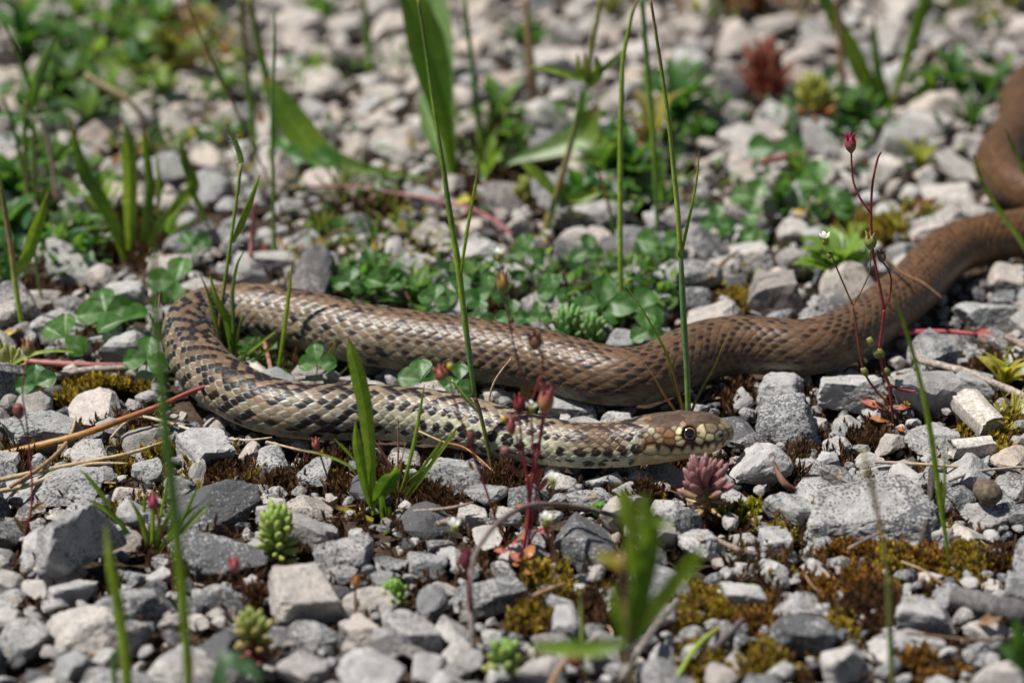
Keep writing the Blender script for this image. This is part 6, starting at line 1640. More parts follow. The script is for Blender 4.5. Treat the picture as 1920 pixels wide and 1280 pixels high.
sedum((985, 398), (984, 345), 40, 12, (.26, .24, .05), (.24, .28, .05), (.28, .28, .06), 'blurred round yellow green bud plant behind the whorled leaves', .6, .42, SALMON, elev=(50, 85), seed=12)

# ---- clover leaves: x, y, leaflet length in photo px, turn, label
for x, y, L, rot, lab, kw in [
 (198, 586, 52, 15, 'largest dark clover leaf above the pale grey stones', dict(angs=(100, 20, 190))), (235, 600, 62, 0, 'folded clover leaf curling just under the largest clover leaf', dict(angs=(200, 30), sizes=(1.15, 1), shade=.4, pale=.2, tiltcam=.35, fold=.6)),
 (122, 632, 50, 0, 'light green clover leaf above the pink fallen runner', dict(angs=(85, 150, 330), shade=.7)), (275, 672, 44, 0, 'clover leaf touching the snake bend', dict(angs=(85, 195, 330))), (68, 720, 52, 0, 'dark clover leaf over the ochre moss cushion', dict(angs=(100, 195, 15))),
 (362, 462, 46, 0, 'clover leaf behind the snake bend', dict(angs=(120, 40, 250))), (330, 528, 48, 10, 'shaded clover leaf right behind the snake bend', dict(angs=(70, 180, 270))), (492, 612, 38, 0, 'clover leaf inside the loop beside the hairy grass stem', dict(angs=(85, 165, 15), shade=.3)),
 (595, 678, 34, 0, 'small clover leaf between the two snake passes', dict(angs=(100, 200, 350), shade=.4)), (790, 712, 44, 0, 'clover leaf half hidden behind the spotted neck', dict(angs=(170, 20, 90), fold=.2)), (860, 712, 34, 0, 'olive clover leaf behind the small pink seed head', dict(angs=(90, 320, 200), shade=.2)),
 (575, 300, 52, 0, 'two lobed clover leaf beside the broad dark leaf', dict(angs=(150, 5), sizes=(.9, 1.1))), (655, 528, 40, 0, 'clover leaf above the snake back near the far weeds', dict(angs=(80, 180, 330), shade=.2)), (722, 535, 42, 0, 'folded clover leaf above the snake back', dict(angs=(80, 30, 150), shade=.5, fold=.7)),
 (815, 560, 42, 20, 'clover leaf right behind the central grass stem', dict(angs=(80, 180, 320), shade=.3)), (860, 552, 40, 0, 'clover leaf behind the yellow seed head', dict(angs=(90, 200, 330))), (920, 545, 40, 40, 'dark clover leaf behind the yellow calyx', dict()), (990, 470, 46, 0, 'clover leaf at the foot of the whorled stem', dict(angs=(100, 200, 340))),
 (960, 590, 34, 0, 'small clover leaf close above the snake back', dict(shade=.2)), (1040, 545, 38, 0, 'clover leaf left of the slender grass stem', dict(angs=(90, 200, 340))), (1125, 570, 52, 0, 'large bluish clover leaf at the foot of the slender stem', dict(angs=(85, 190, 330))), (1100, 470, 40, 20, 'clover leaf behind the slender grass stem', dict()),
 (1195, 580, 50, 0, 'clover leaf between slender stem and sheathed stem', dict(angs=(60, 150, 330), shade=.3)), (1240, 458, 56, 0, 'round bright clover leaf by the sheathed stem', dict(angs=(160, 20, 270), sizes=(1.1, .9, .6), shade=.5)), (1455, 275, 54, 0, 'far round clover leaf behind the red branched stems', dict(angs=(170, 10), sizes=(1, 1))),
 (1535, 345, 56, 0, 'far clover leaf with three clear lobes', dict(angs=(85, 165, 320), sizes=(1.1, .9, 1.1))), (1410, 372, 46, 0, 'far clover leaf left of the three lobed one', dict(angs=(160, 60, 270))), (1415, 430, 44, 0, 'far clover leaf above the blurred white block', dict(angs=(120, 210, 300))), (1345, 415, 44, 0, 'far clover leaf right of the sheathed stem leaf', dict(angs=(200, 330, 90))),
 (1560, 385, 44, 0, 'far clover leaf behind the white saxifrage flower', dict(angs=(20, 330, 100))), (1010, 590, 34, 30, 'small dark clover leaf beside the pale green stonecrop', dict()), (900, 590, 36, 60, 'clover leaf touching the snake back behind the red stem', dict(shade=.2)), (1215, 620, 38, 0, 'small clover leaf low between the stems behind the snake', dict()), (545, 285, 40, 0, 'far dark clover leaf on the far stems', dict(angs=(120, 260)))]:
    clover(x, y, L, math.radians(rot), lab, **kw)

# ---- low weeds behind the snake and in the far left
A, B2, C3, D4 = (.10, .19, .035), (.055, .135, .030), (.16, .24, .05), (.09, .15, .06)
for x, y, s, n, c, kd, lab, kw in [
 (50, 110, 90, 12, B2, 'lance', 'dark leafy weed in the upper side corner', dict()), (150, 60, 60, 9, C3, 'lance', 'yellow green weed in the far top rows', dict()), (120, 190, 80, 14, D4, 'lance', 'greyish green weed behind the hairy plant', dict()), (200, 210, 70, 12, A, 'lance', 'green weed left of the pale bent straw', dict()),
 (165, 250, 70, 12, D4, 'lance', 'pale green weed just behind the left grass clump', dict()), (265, 120, 80, 14, A, 'round', 'bushy green weed among the far weeds', dict()), (320, 140, 70, 12, OLIVE, 'lance', 'olive weed among the far weeds', dict()), (300, 50, 60, 10, A, 'round', 'round leaved weed in the far top rows', dict()),
 (390, 20, 60, 10, OLIVE, 'lance', 'olive weed near the top edge', dict()), (250, 20, 60, 10, B2, 'lance', 'dark weed near the top edge', dict()), (300, 190, 60, 9, C3, 'lance', 'light sprig under the pale bent straw', dict()), (590, 160, 64, 22, (.20, .32, .04), 'needle', 'bright lime green sprout among the far stones', dict(elev=(30, 85), hgt=.2)),
 (420, 190, 60, 8, A, 'lance', 'small weed near the leaning far stems', dict()), (30, 380, 90, 14, B2, 'lance', 'dark weed under the hairy plant', dict()), (20, 440, 80, 12, B2, 'round', 'low leafy weed at the side edge', dict()), (120, 470, 60, 8, D4, 'lance', 'pale weed at the foot of the hairy plant', dict()),
 (930, 250, 70, 16, A, 'lance', 'leafy green weed right of the big broad leaf', dict()), (935, 285, 50, 14, OLIVE, 'lance', 'olive weed left of the pale broad leaf', dict()), (985, 110, 60, 10, B2, 'lance', 'dark weed behind the whorled bud', dict()), (1135, 350, 70, 18, A, 'lance', 'leafy weed behind the slender grass stem', dict()),
 (1085, 385, 60, 14, B2, 'lance', 'dark weed under the pale broad leaf', dict()), (1180, 350, 80, 16, B2, 'lance', 'dark weed between the straight stems', dict()), (1270, 230, 80, 14, B2, 'lance', 'dark weed beside the sheathed stem', dict()), (1310, 270, 60, 10, B2, 'round', 'small dark weed right of the sheathed stem', dict()),
 (1220, 280, 90, 6, (.22, .19, .06), 'lance', 'yellowing weed between the straight stems', dict()), (640, 380, 70, 14, OLIVE, 'needle', 'olive grassy weed left of the central stem', dict()), (740, 420, 60, 10, OLIVE, 'needle', 'olive sprig behind the snake middle', dict()), (700, 540, 56, 12, B2, 'lance', 'low green weed touching the snake middle', dict()),
 (780, 575, 56, 10, A, 'lance', 'low leafy weed just above the snake back', dict()), (1460, 400, 50, 10, B2, 'lance', 'dark weed below the far three lobed clover', dict()), (1570, 530, 74, 18, (.17, .28, .05), 'lance', 'bright green weed left of the brown body curve', dict()), (1590, 470, 60, 8, (.2, .26, .05), 'needle', 'yellow green sprig behind the white saxifrage flower', dict()),
 (1680, 440, 60, 8, (.28, .25, .05), 'needle', 'yellowish sprig beside the red capsule', dict()), (1500, 340, 50, 8, A, 'lance', 'small weed left of the far three lobed clover', dict()), (1590, 230, 70, 12, B2, 'round', 'dark round leaved weed at the far grass clump', dict()), (1790, 180, 70, 14, B2, 'lance', 'dark weed left of the far coil', dict()),
 (1850, 190, 60, 12, B2, 'lance', 'dark weed touching the far coil', dict()), (1740, 190, 60, 10, A, 'lance', 'green weed right of the far grass clump', dict()), (1890, 20, 60, 8, OLIVE, 'lance', 'olive weed in the far top corner', dict()), (1750, 10, 60, 8, OLIVE, 'lance', 'olive weed at the top edge above the coil', dict()),
 (1360, 20, 70, 10, (.22, .20, .05), 'lance', 'yellow brown weed at the top edge', dict()), (1420, 30, 70, 10, (.24, .10, .05), 'lance', 'russet weed at the top edge', dict()), (1880, 720, 60, 12, (.34, .30, .06), 'lance', 'yellow green weed near the thick dry twig', dict(hgt=.2)), (1895, 790, 56, 10, (.32, .30, .06), 'needle', 'yellow sprig beside the weathered wood chip', dict(hgt=.2)),
 (1720, 315, 56, 8, (.24, .26, .06), 'lance', 'yellow green weed in front of the far grey block', dict()), (600, 40, 50, 8, A, 'lance', 'small far weed near the top edge', dict()), (1150, 30, 50, 8, OLIVE, 'lance', 'small olive weed behind the bud stem', dict()), (530, 700, 44, 9, CLOV, 'round', 'low dark leafy weed inside the snake loop', dict(hgt=.15)),
 (100, 350, 90, 10, A, 'needle', 'tall needle leaved weed left of the left grass clump', dict(elev=(45, 85), hgt=.2)), (20, 540, 80, 9, B2, 'needle', 'thin leaved tuft at the side edge behind the clover', dict(elev=(40, 85), hgt=.15)),
 (320, 440, 70, 9, A, 'needle', 'fine grassy tuft right of the left grass clump', dict(elev=(35, 80), hgt=.15)), (190, 400, 80, 10, C3, 'needle', 'bright fine tuft among the left grass clump blades', dict(elev=(45, 85), hgt=.15)), (600, 440, 80, 12, OLIVE, 'needle', 'dry olive tuft behind the snake bend', dict(elev=(25, 75), hgt=.15)),
 (700, 470, 70, 10, A, 'needle', 'fine green tuft behind the snake middle', dict(elev=(30, 80), hgt=.15)), (1090, 250, 80, 12, A, 'needle', 'fine green tuft beside the pale broad leaf', dict(elev=(35, 80), hgt=.2)), (1240, 380, 80, 12, A, 'needle', 'fine green tuft between the twin stems', dict(elev=(35, 85), hgt=.2)),
 (910, 330, 80, 12, C3, 'needle', 'bright fine tuft right of the big leaf foot', dict(elev=(35, 80), hgt=.2)), (160, 140, 80, 12, A, 'needle', 'far fine tuft among the corner weeds', dict(elev=(35, 80), hgt=.2)), (1820, 230, 70, 10, B2, 'needle', 'far fine tuft beside the coil', dict(elev=(35, 80), hgt=.2)),
 (640, 660, 40, 8, CLOV, 'lance', 'shaded weed under the snake back', dict(hgt=.15)), (470, 690, 44, 8, GRASS_D, 'lance', 'shaded weed at the inside of the bend', dict(hgt=.15)), (1120, 965, 40, 5, (.10, .22, .06), 'round', 'small green sprout at the bent twig end', dict(hgt=.5))]:
    weed(x, y, s, n, c, kd, lab, **kw)
# ------------------------------------------------------------------ twigs, straws, wood
def lay(pts, z=0.003):
    return np.array([at(x, y, z if np.isscalar(z) else z[i]) for i, (x, y) in enumerate(pts)])

def rough_tube(pts, w, cols, n=9, samples=40, amp=0.16, seed=1):
    q = spline(np.asarray(pts), samples)
    r = np.interp(np.linspace(0, 1, samples), np.linspace(0, 1, len(w)), wpx(np.asarray(pts), w))
    V, F, C = tube(q, r, cols, n, samples)
    m = samples * n
    cen = np.vstack([np.repeat(q, n, 0), q[:1], q[-1:]])
    d = V - cen
    k = 1 + amp * vnoise(V * 900, seed) + amp * vnoise(V * 260, seed + 1)
    V = cen + d * k[:, None]
    C = C * (1 + 0.45 * vnoise(V * np.array([1400, 1400, 1400]), seed + 2))[:, None]
    return V, F, np.clip(C, 0.004, 1)

y0 = gnd(893, 1250)[1]
tw = np.array([on_y(893, 1262, y0), on_y(886, 1190, y0), on_y(881, 1120, y0 + .004), on_y(884, 1062, y0 + .010), on_y(902, 1018, y0 + .018), on_y(938, 976, y0 + .03), on_y(990, 948, y0 + .045), on_y(1052, 946, y0 + .058), on_y(1118, 957, y0 + .066), on_y(1165, 972, y0 + .070)])
solo('twig', rough_tube(tw, [7.4, 7.4, 6.6, 5.8, 5.2, 5.2, 5, 5, 4.6, 4], [GREYW, (.17, .13, .12), (.16, .12, .11), (.14, .10, .09)], seed=3), 'wood', tw[0], 'bare brown twig arching up from the lower edge to the red stems', 'twig')
tw2 = lay([(1180, 968), (1222, 980), (1268, 998), (1280, 1008)], .004)
solo('twig', rough_tube(tw2, [5, 5, 4.4, 3], [(.14, .10, .09), (.12, .09, .08)], seed=5), 'wood', tw2[0], 'short twig piece lying left of the purple stonecrop', 'twig')
for pts, z, w, c, lab, mt in [
 ([(-12, 856), (60, 838), (150, 815), (230, 786), (300, 760), (360, 733), (412, 714)], [.003, .006, .010, .012, .013, .014, .016], [7, 7.5, 7, 6.5, 5.5, 4.4, 2], [(.36, .19, .06), (.36, .20, .06), (.34, .15, .06), (.36, .11, .08), (.33, .08, .08)], 'long orange red dry stem slanting up to the snake bend', 'stem'),
 ([(-10, 902), (70, 884), (160, 866), (240, 850), (310, 827)], .006, [5, 5, 4.4, 3.6, 2], [STRAW, STRAW, (.5, .4, .25)], 'upper long dry straw below the orange red stem', 'dry'),
 ([(-10, 922), (50, 910), (110, 888), (170, 870), (240, 868)], .0055, [5, 5, 4.6, 4, 1.6], [STRAW, (.46, .36, .22), STRAW], 'lower long dry straw below the orange red stem', 'dry'),
 ([(20, 912), (70, 880), (115, 842), (135, 808), (142, 782)], .008, [4, 4, 4.6, 3.6, 1.6], [TANP, TANP, STRAW], 'short bent straw crossing the long dry straws', 'dry'),
 ([(208, 820), (232, 795), (258, 781), (300, 788), (350, 803), (400, 818), (460, 825), (510, 820)], .005, [2.4, 2.6, 3, 3.4, 3, 3, 2.6, 1.6], [STRAW, (.5, .42, .3), (.5, .42, .3)], 'thin pale straw curving along the snake belly', 'dry'),
 ([(500, 828), (560, 843), (612, 853)], .005, [2.4, 2.6, 1.6], [STRAW, TANP], 'thin straw in front of the spotted flank', 'dry'),
 ([(0, 672), (60, 678), (120, 682), (190, 684), (250, 682)], .006, [5, 6, 6.5, 5, 3], [(.28, .12, .10), (.33, .12, .11), (.25, .09, .08)], 'pinkish runner stem under the clover leaves', 'stem'),
 ([(60, 715), (110, 704), (170, 694), (235, 688), (262, 684)], .005, [7, 8, 8, 6, 4], [GREYW, (.30, .26, .22), GREYW], 'grey dead stalk lying under the clover leaves', 'wood'),
 ([(1668, 626), (1720, 622), (1780, 622), (1830, 626)], .007, [4.6, 5, 4.8, 4], [(.40, .07, .10), (.40, .08, .10), (.36, .08, .09)], None, 'stem'),
 ([(1712, 668), (1735, 678), (1800, 694), (1850, 712), (1925, 745)], .006, [7, 8, 8, 7, 7], [(.24, .20, .17), (.3, .26, .22), (.26, .21, .18)], 'thick knotty grey twig behind the weathered wood chip', 'wood'),
 ([(1886, 630), (1905, 640), (1930, 655)], .007, [6, 6, 6], [(.2, .15, .12), (.24, .19, .16)], 'short knotted twig end at the side edge', 'wood'),
 ([(1680, 700), (1740, 708), (1790, 712)], .006, [3, 3.4, 2], [BROWN, (.2, .15, .12)], 'thin dark twig beside the red seedling', 'wood'),
 ([(1748, 880), (1744, 925), (1736, 980), (1722, 1030)], [.010, .008, .006, .004], [7, 6, 5, 4], [(.05, .04, .04), (.07, .055, .05), (.05, .04, .035)], 'blackish upright stick leaning on the largest flat slab', 'wood'),
 ([(1590, 1028), (1620, 1012), (1652, 996)], .010, [2.4, 3, 2.4], [GREYW, (.2, .16, .15)], 'short grey stalk resting on the largest flat slab', 'wood'),
 ([(1310, 1000), (1345, 1012), (1385, 1030), (1420, 1038)], .004, [5, 5, 5, 3], [(.14, .10, .08), (.2, .15, .12), (.16, .12, .1)], 'brown twig under the smooth tan stone', 'wood'),
 ([(1450, 862), (1456, 880), (1470, 905), (1490, 920)], [.010, .009, .007, .004], [2, 5, 7, 6], [(.08, .05, .04), (.16, .09, .07), (.12, .06, .04)], 'curled brown dry leaf stalk behind the leaning grey stone', 'dry'),
 ([(1335, 1218), (1360, 1195), (1392, 1160)], .006, [6, 7, 4], [(.09, .07, .07), (.13, .11, .11)], 'dark short twig among the ochre moss', 'wood'),
 ([(1690, 1052), (1730, 1068), (1772, 1096)], .007, [1.8, 2, 1.4], [STRAW, TANP], 'fine pale straw across the rusty moss', 'dry'),
 ([(1510, 1078), (1525, 1100), (1545, 1112)], .006, [2.4, 2.8, 2], [TANP, BROWN], 'short brown straw in the middle of the moss', 'dry'),
 ([(1700, 1186), (1770, 1194), (1840, 1200), (1900, 1196)], .006, [2.6, 3, 3, 2], [(.18, .1, .08), BROWN], 'thin reddish brown straw across the grey white block', 'dry'),
 ([(1640, 866), (1690, 868), (1760, 872), (1840, 878)], .006, [3, 3.6, 3, 2.4], [GREYW, STRAW, GREYW], 'thin grey straw behind the largest flat slab', 'dry'),
 ([(1780, 900), (1830, 884), (1900, 876), (1930, 876)], .006, [4, 3, 2.6, 2], [(.36, .31, .26), GREYW], 'pale straw by the brown pebble', 'dry'),
 ([(775, 958), (830, 954), (870, 946), (888, 940)], .007, [3.4, 3.6, 2.6, 1.2], [(.33, .24, .2), (.3, .2, .17)], 'pinkish dry runner across the central stem foot', 'dry'),
 ([(820, 982), (845, 976), (868, 972)], .008, [6, 6.5, 5], [(.2, .16, .13), (.27, .22, .18)], 'stubby grey wood piece beside the tall whitish stone', 'wood'),
 ([(990, 1120), (1020, 1108), (1060, 1092)], .007, [4, 5, 3], [(.34, .22, .12), TANP], 'tan straw at the end of the flat slab', 'dry'),
 ([(800, 740), (870, 770), (895, 782)], .012, [1, 1.6, 1], [TANP, STRAW], 'faint straw behind the neck', 'dry'),
 ([(785, 808), (830, 828), (876, 842), (930, 888)], [.012, .010, .008, .003], [2, 2.4, 2.2, 1.6], [STRAW, ORANGE, (.4, .2, .08)], 'orange dry blade fallen in front of the spotted neck', 'dry'),
 ([(958, 672), (940, 695), (925, 720), (915, 760), (912, 820)], [.030, .026, .021, .014, .006], [1, 1.8, 2, 2, 1.4], [STRAW, (.42, .3, .2), TANP], 'thin dry straw rising beside the central stem', 'dry'),
 ([(540, 352), (640, 350), (740, 362), (830, 378), (905, 400), (960, 440)],   .009, [2, 3, 3, 3.4, 3.6, 3], [(.25, .10, .10), (.28, .10, .10), (.32, .11, .12), (.33, .09, .12)], 'blurred pinkish runner lying behind the snake middle', 'stem'),
 ([(468, 528), (470, 480), (473, 430), (480, 380)], [.003, .012, .022, .036], [4, 4.4, 4.4, 3], [PINK, (.4, .17, .18), PINK], 'blurred pink stalk behind the hairy grass stem', 'stem'),
 ([(1405, 310), (1450, 300), (1500, 288), (1520, 278)], .010, [6, 7, 6, 3], [(.3, .10, .09), (.28, .11, .09)], 'blurred reddish stalk beside the far round clover', 'stem'),
 ([(1648, 470), (1690, 510), (1730, 530), (1768, 560)], [.028, .026, .026, .022], [2, 3, 3, 2], [(.16, .09, .05), (.14, .08, .04)], 'brown straw lying over the brown snake body', 'dry'),
 ([(1330, 520), (1358, 490), (1385, 470)], .008, [4, 4, 2], [TANP, BROWN], 'blurred tan straw by the blurred white block', 'dry'),
 ([(495, 640), (503, 670), (512, 712)], .006, [4, 4.4, 4], [(.3, .14, .1), (.3, .17, .12)], 'reddish straw stub inside the snake loop', 'dry'),
 ([(540, 712), (600, 708), (660, 712)], .004, [5, 6, 4], [GREYW, (.3, .25, .24)], 'grey dead stalk between the two snake passes', 'wood'),
 ([(1118, 1195), (1060, 1240), (1030, 1285)], .010, [5, 6, 6], [(.3, .2, .18), TANP], 'blurred tan straw under the blurred green plant', 'dry'),
 ([(1165, 1270), (1200, 1215), (1240, 1160), (1270, 1125)], .010, [6, 7, 7, 5], [GREYW, (.22, .18, .17), GREYW], 'blurred grey twig beside the blurred green plant', 'wood')]:
    q = lay(pts, z)
    if lab is None:
        P = Plant('fallen_stalk', q[0], 'bright pink red fallen stem with forked leaf tip', 'stem')
        P.part('stem', tube(q, wpx(q, w), c, 8), 'stem')
        for tip in ((1856, 612), (1862, 626), (1850, 642)):
            k = lay([(1826, 625), ((1826 + tip[0]) / 2, (625 + tip[1]) / 2 - 1), tip], [.007, .009, .009])
            P.part('leaf', blade(k, wpx(k, [3, 5, 1]), [(.36, .08, .09), SALMON]), 'succulent')
    elif mt == 'wood':
        solo('twig', rough_tube(q, w, c, seed=int(pts[0][0])), 'wood', q[0], lab, 'twig', 'dry twigs and stalks')
    else:
        solo('straw', tube(q, wpx(q, w), c, 7), mt, q[0], lab, 'straw', 'dry straws and fallen stems')

# weathered wood chip
def chip(px, py, L, W, T, yaw, tilt, label, col):
    c = at(px, py, .006); k = pxm(c)
    L, W, T = L / k, W / k, T / k
    m, n = 28, 20
    x = np.linspace(-.5, .5, m)
    th = np.linspace(0, 2 * math.pi, n, endpoint=False)
    y = np.sign(np.cos(th)) * np.abs(np.cos(th)) ** .45; z = np.sign(np.sin(th)) * np.abs(np.sin(th)) ** .45
    fib = vnoise(np.stack([th * 9, th * 0 + 3, th * 0], 1), 5)
    V = []
    for i, xx in enumerate(x):
        ragged = 0.05 * vnoise(np.stack([th * 5, th * 0 + (0 if i < m / 2 else 9), th * 0], 1), 8) if i in (0, m - 1) else 0
        s = 1 + 0.13 * fib + 0.03 * vnoise(np.stack([th * 12, th * 0 + xx * 3, th * 0], 1), 9)
        V.append(np.stack([(xx + ragged) * L + 0 * y, y * s * W / 2 * (1 - .1 * xx), z * s * T / 2], 1))
    V = np.concatenate(V)
    idx = np.arange(m * n).reshape(m, n)
    F = np.stack([idx[:-1], np.roll(idx[:-1], -1, 1), np.roll(idx[1:], -1, 1), idx[1:]], -1).reshape(-1, 4)
    C = np.tile((np.asarray(col)[None] * (0.75 + 0.55 * (fib[:, None] * .5 + .5))), (m, 1))
    k0 = len(V); V = np.vstack([V, [[-.48 * L, 0, 0], [.48 * L, 0, 0]]]); C = np.vstack([C, col, col])
    F2 = np.vstack([np.stack([idx[0], np.full(n, k0), np.roll(idx[0], -1)], -1)[:, ::-1] * 1, np.stack([np.roll(idx[-1], -1), np.full(n, k0 + 1), idx[-1]], -1)[:, ::-1]])
    R = rotm(0.1, math.radians(tilt), math.radians(yaw))
    V = V @ R.T + c
    return solo('wood_chip', (V, [F, F2], C), 'wood', c, label, 'wood piece')

chip(1833, 776, 98, 54, 44, -62, 14, 'weathered grey splintered wood chip lying near the thin bright blade', (.42, .38, .33))
chip(1822, 838, 80, 34, 30, 15, 0, 'smaller grey wood piece just below the weathered wood chip', (.40, .37, .33))
# fallen stick
q = lay([(1786, 1118), (1830, 1128), (1880, 1140), (1960, 1154)], .006)
solo('stick', rough_tube(q, [20, 22, 23, 24], [(.10, .095, .09), (.13, .125, .12), (.09, .085, .085), (.10, .09, .09)], n=16, samples=60, amp=.09, seed=12), 'wood', q[0], 'thick dark grey fallen stick entering from the side edge', 'stick')
# brown pebble
V, F = ICO[4]
V = V * (0.5 + 0.03 * vnoise(V * 1.5, 4) + 0.008 * vnoise(V * 6, 5))[:, None]
c = at(1852, 922, .009); k = pxm(c)
V = V * (np.array([56, 60, 44]) / k) @ rotm(.2, .2, .4).T + c
C = np.array([.115, .085, .06])[None] * (1 + .35 * vnoise(V * 900, 3))[:, None]
solo('pebble', (V, [F], C), 'wood', c, 'smooth brown rounded pebble among the grey stones', 'pebble')
# fallen yellow leaves
for x, y, s, a, col, lab in [(22, 622, 40, 10, (.42, .28, .08), 'curled yellow dead leaf by the side edge stem'), (1315, 1010, 20, 0, STRAW, 'small pale dry scrap under the purple stonecrop'), (1700, 755, 22, 20, (.4, .3, .1), 'small yellow scrap beside the red seedling leaves'),
                             (880, 372, 50, -20, (.38, .36, .05), 'blurred yellow green fallen leaf behind the central stem'), (800, 360, 40, 0, (.42, .28, .03), 'blurred orange yellow fallen leaf behind the snake middle'), (1200, 270, 60, 80, (.34, .20, .11), 'blurred tan dead leaf behind the twin stems'), (1500, 395, 40, 0, (.4, .26, .07), 'blurred ochre dead leaf under the far three lobed clover'),
                             (1860, 1160, 60, 10, (.2, .12, .07), 'brown dead leaf strip under the fallen dark stick'), (1265, 785, 16, 50, TANP, 'tiny tan scrap on the stones behind the nape')]:
    q = lay([(x - s / 2, y + s * .12), (x, y), (x + s / 2, y - s * .1)], [.003, .007, .004])
    solo('dead_leaf', blade(q, wpx(q, [s * .05, s * .26, s * .03]), [col, col, np.array(col) * .7], face=(math.sin(a), -.5, .8), fold=.5), 'dry', q[0], lab, 'dead leaf', 'dead leaves')

# ------------------------------------------------------------------ moss and dead litter
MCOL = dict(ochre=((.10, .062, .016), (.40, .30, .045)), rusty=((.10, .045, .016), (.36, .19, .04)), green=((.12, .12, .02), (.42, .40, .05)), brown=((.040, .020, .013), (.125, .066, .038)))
def shoot(seed, dead):
    r = np.random.default_rng(seed)
    V, F, T = [], [], []
    n = 15
    for i in range(n):
        f = (i + .3) / n
        a = i * 2.4 + r.uniform(-.3, .3)
        el = math.radians((25 + 50 * f) if not dead else (40 + 45 * f)) + r.uniform(-.2, .2)
        d = np.array([math.cos(a) * math.cos(el), math.sin(a) * math.cos(el), math.sin(el)])
        s = np.array([-math.sin(a), math.cos(a), 0])
        p = np.array([0, 0, f * .75]); L = .42 * (1 - .45 * f); w = .075 if not dead else .05
        k = len(V)
        V += [p - s * w * .5, p + s * w * .5, p + d * L * .55 + s * w, p + d * L * .55 - s * w, p + d * L + np.array([0, 0, .06 if not dead else .1])]
        F += [(k, k + 1, k + 2), (k, k + 2, k + 3), (k + 3, k + 2, k + 4)]
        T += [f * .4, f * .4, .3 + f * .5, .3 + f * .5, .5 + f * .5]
    return np.array(V), np.array(F), np.array(T)

SH = {(s, d): shoot(s, d) for s in range(5) for d in (0, 1)}
STH = None
SO = []
for s in STONES:
    if s['size'] > 26: SO.append((s['loc'][0], s['loc'][1], 0.5 * min(s['dims'][0], s['dims'][1]), s['loc'][2] + s['dims'][2] * .4))
SO = np.array(SO)

def ground_top(x, y):
    d = np.hypot(SO[:, 0] - x, SO[:, 1] - y) / SO[:, 2]
    k = np.argmin(d)
    return (d[k], SO[k, 3])

rm = random.Random(21)
def moss_patch(x, y, a, b, n, colname):
    lo, hi = MCOL[colname]
    dead = 1 if colname == 'brown' else 0
    VV, FF, CC = [], [], []
    off = 0
    for _ in range(int(n * 4.5)):
        t = rm.uniform(0, 6.283); r = math.sqrt(rm.random())
        qx, qy = x + a * r * math.cos(t), y + b * r * math.sin(t)
        p = at(qx, qy, 0)
        # clumped
        if vnoise(np.array([[p[0] * 120, p[1] * 120, 2.0]]), 31)[0] + .35 * (1 - r) < rm.uniform(-.35, .25): continue
        dd, top = ground_top(p[0], p[1])
        if dd < 0.72 and rm.random() < .95: continue
        g, bz = snake_gap(p[0], p[1])
        if g < 0.001: continue
        V, F, T = SH[(rm.randrange(5), dead)]
        S = rm.uniform(.0030, .0070) * (1.15 if dead else 1.0)
        M = rotm(rm.gauss(0, .35), rm.gauss(0, .35), rm.uniform(0, 6.28)) * S
        cu = 0.0028 * vnoise(np.array([[p[0] * 200, p[1] * 200, 0.0]]), 7)[0]
        VV.append(V @ M.T + np.array([p[0], p[1], -.0035 + .0035 * (1 - r) + cu]))
        FF.append(F + off); off += len(V)
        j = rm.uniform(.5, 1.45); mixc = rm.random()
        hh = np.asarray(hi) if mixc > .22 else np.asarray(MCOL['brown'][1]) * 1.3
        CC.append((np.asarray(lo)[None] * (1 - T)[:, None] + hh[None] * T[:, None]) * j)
    if not VV: return
    V = np.concatenate(VV)
    names = dict(ochre='ochre moss cushion between the stones', rusty='rusty orange moss between the stones', green='yellow green moss sprig between the stones', brown='dark brown dried moss tuft between the stones')
    solo('moss', (V, [np.concatenate(FF)], np.concatenate(CC)), 'moss', V.mean(0), names[colname], 'moss', None, 'stuff')

for a in PATCH_MOSS: moss_patch(*a)
for a in [(480, 1010, 520, 230, 420, 'brown'), (1450, 1060, 520, 230, 420, 'brown'), (330, 620, 340, 120, 200, 'brown'), (1000, 560, 520, 110, 240, 'brown'), (1560, 740, 380, 150, 300, 'brown'), (900, 900, 420, 60, 260, 'brown'), (1500, 1020, 460, 220, 160, 'ochre'), (350, 860, 380, 120, 110, 'ochre')]:
    moss_patch(*a)

def litter():
    """bits of dead stalk and root lying about on the soil"""
    parts = []
    r = random.Random(33)
    for _ in range(5200):
        y = -0.33 + 1.1 * r.random() ** 1.3; hw = 0.22 + 0.16 * (y + 0.36); x = r.uniform(-hw, hw)
        qx, qy = to_px((x, y, 0))
        so = soilness(qx, qy)
        if r.random() > .25 + so: continue
        if snake_gap(x, y)[0] < .002: continue
        dd, top = ground_top(x, y)
        if dd < .9 and r.random() < .85: continue
        z = -.0025 + r.uniform(0, .004)
        a = r.uniform(0, 6.28); L = r.uniform(.003, .013)
        d = np.array([math.cos(a), math.sin(a), r.uniform(-.15, .35)]) * L
        p = np.array([x, y, z]); q = p + d * .5 + np.array([r.uniform(-1, 1), r.uniform(-1, 1), r.uniform(0, 1)]) * L * .12
        c = np.array(r.choice([BROWN, TANP, STRAW, GREYW, DBROWN, (.2, .1, .07)])) * r.uniform(.6, 1.2)
        parts.append(tube([p, q, p + d], np.array([1, .9, .5]) * r.uniform(.00018, .0005), [c, c], 4, 4, False))
    V, F, C = join(parts)
    o = solo('litter', (V, F, C), 'dry', (0, 0, 0), 'dead stalk scraps scattered on the soil', 'litter', None, 'stuff')
litter()

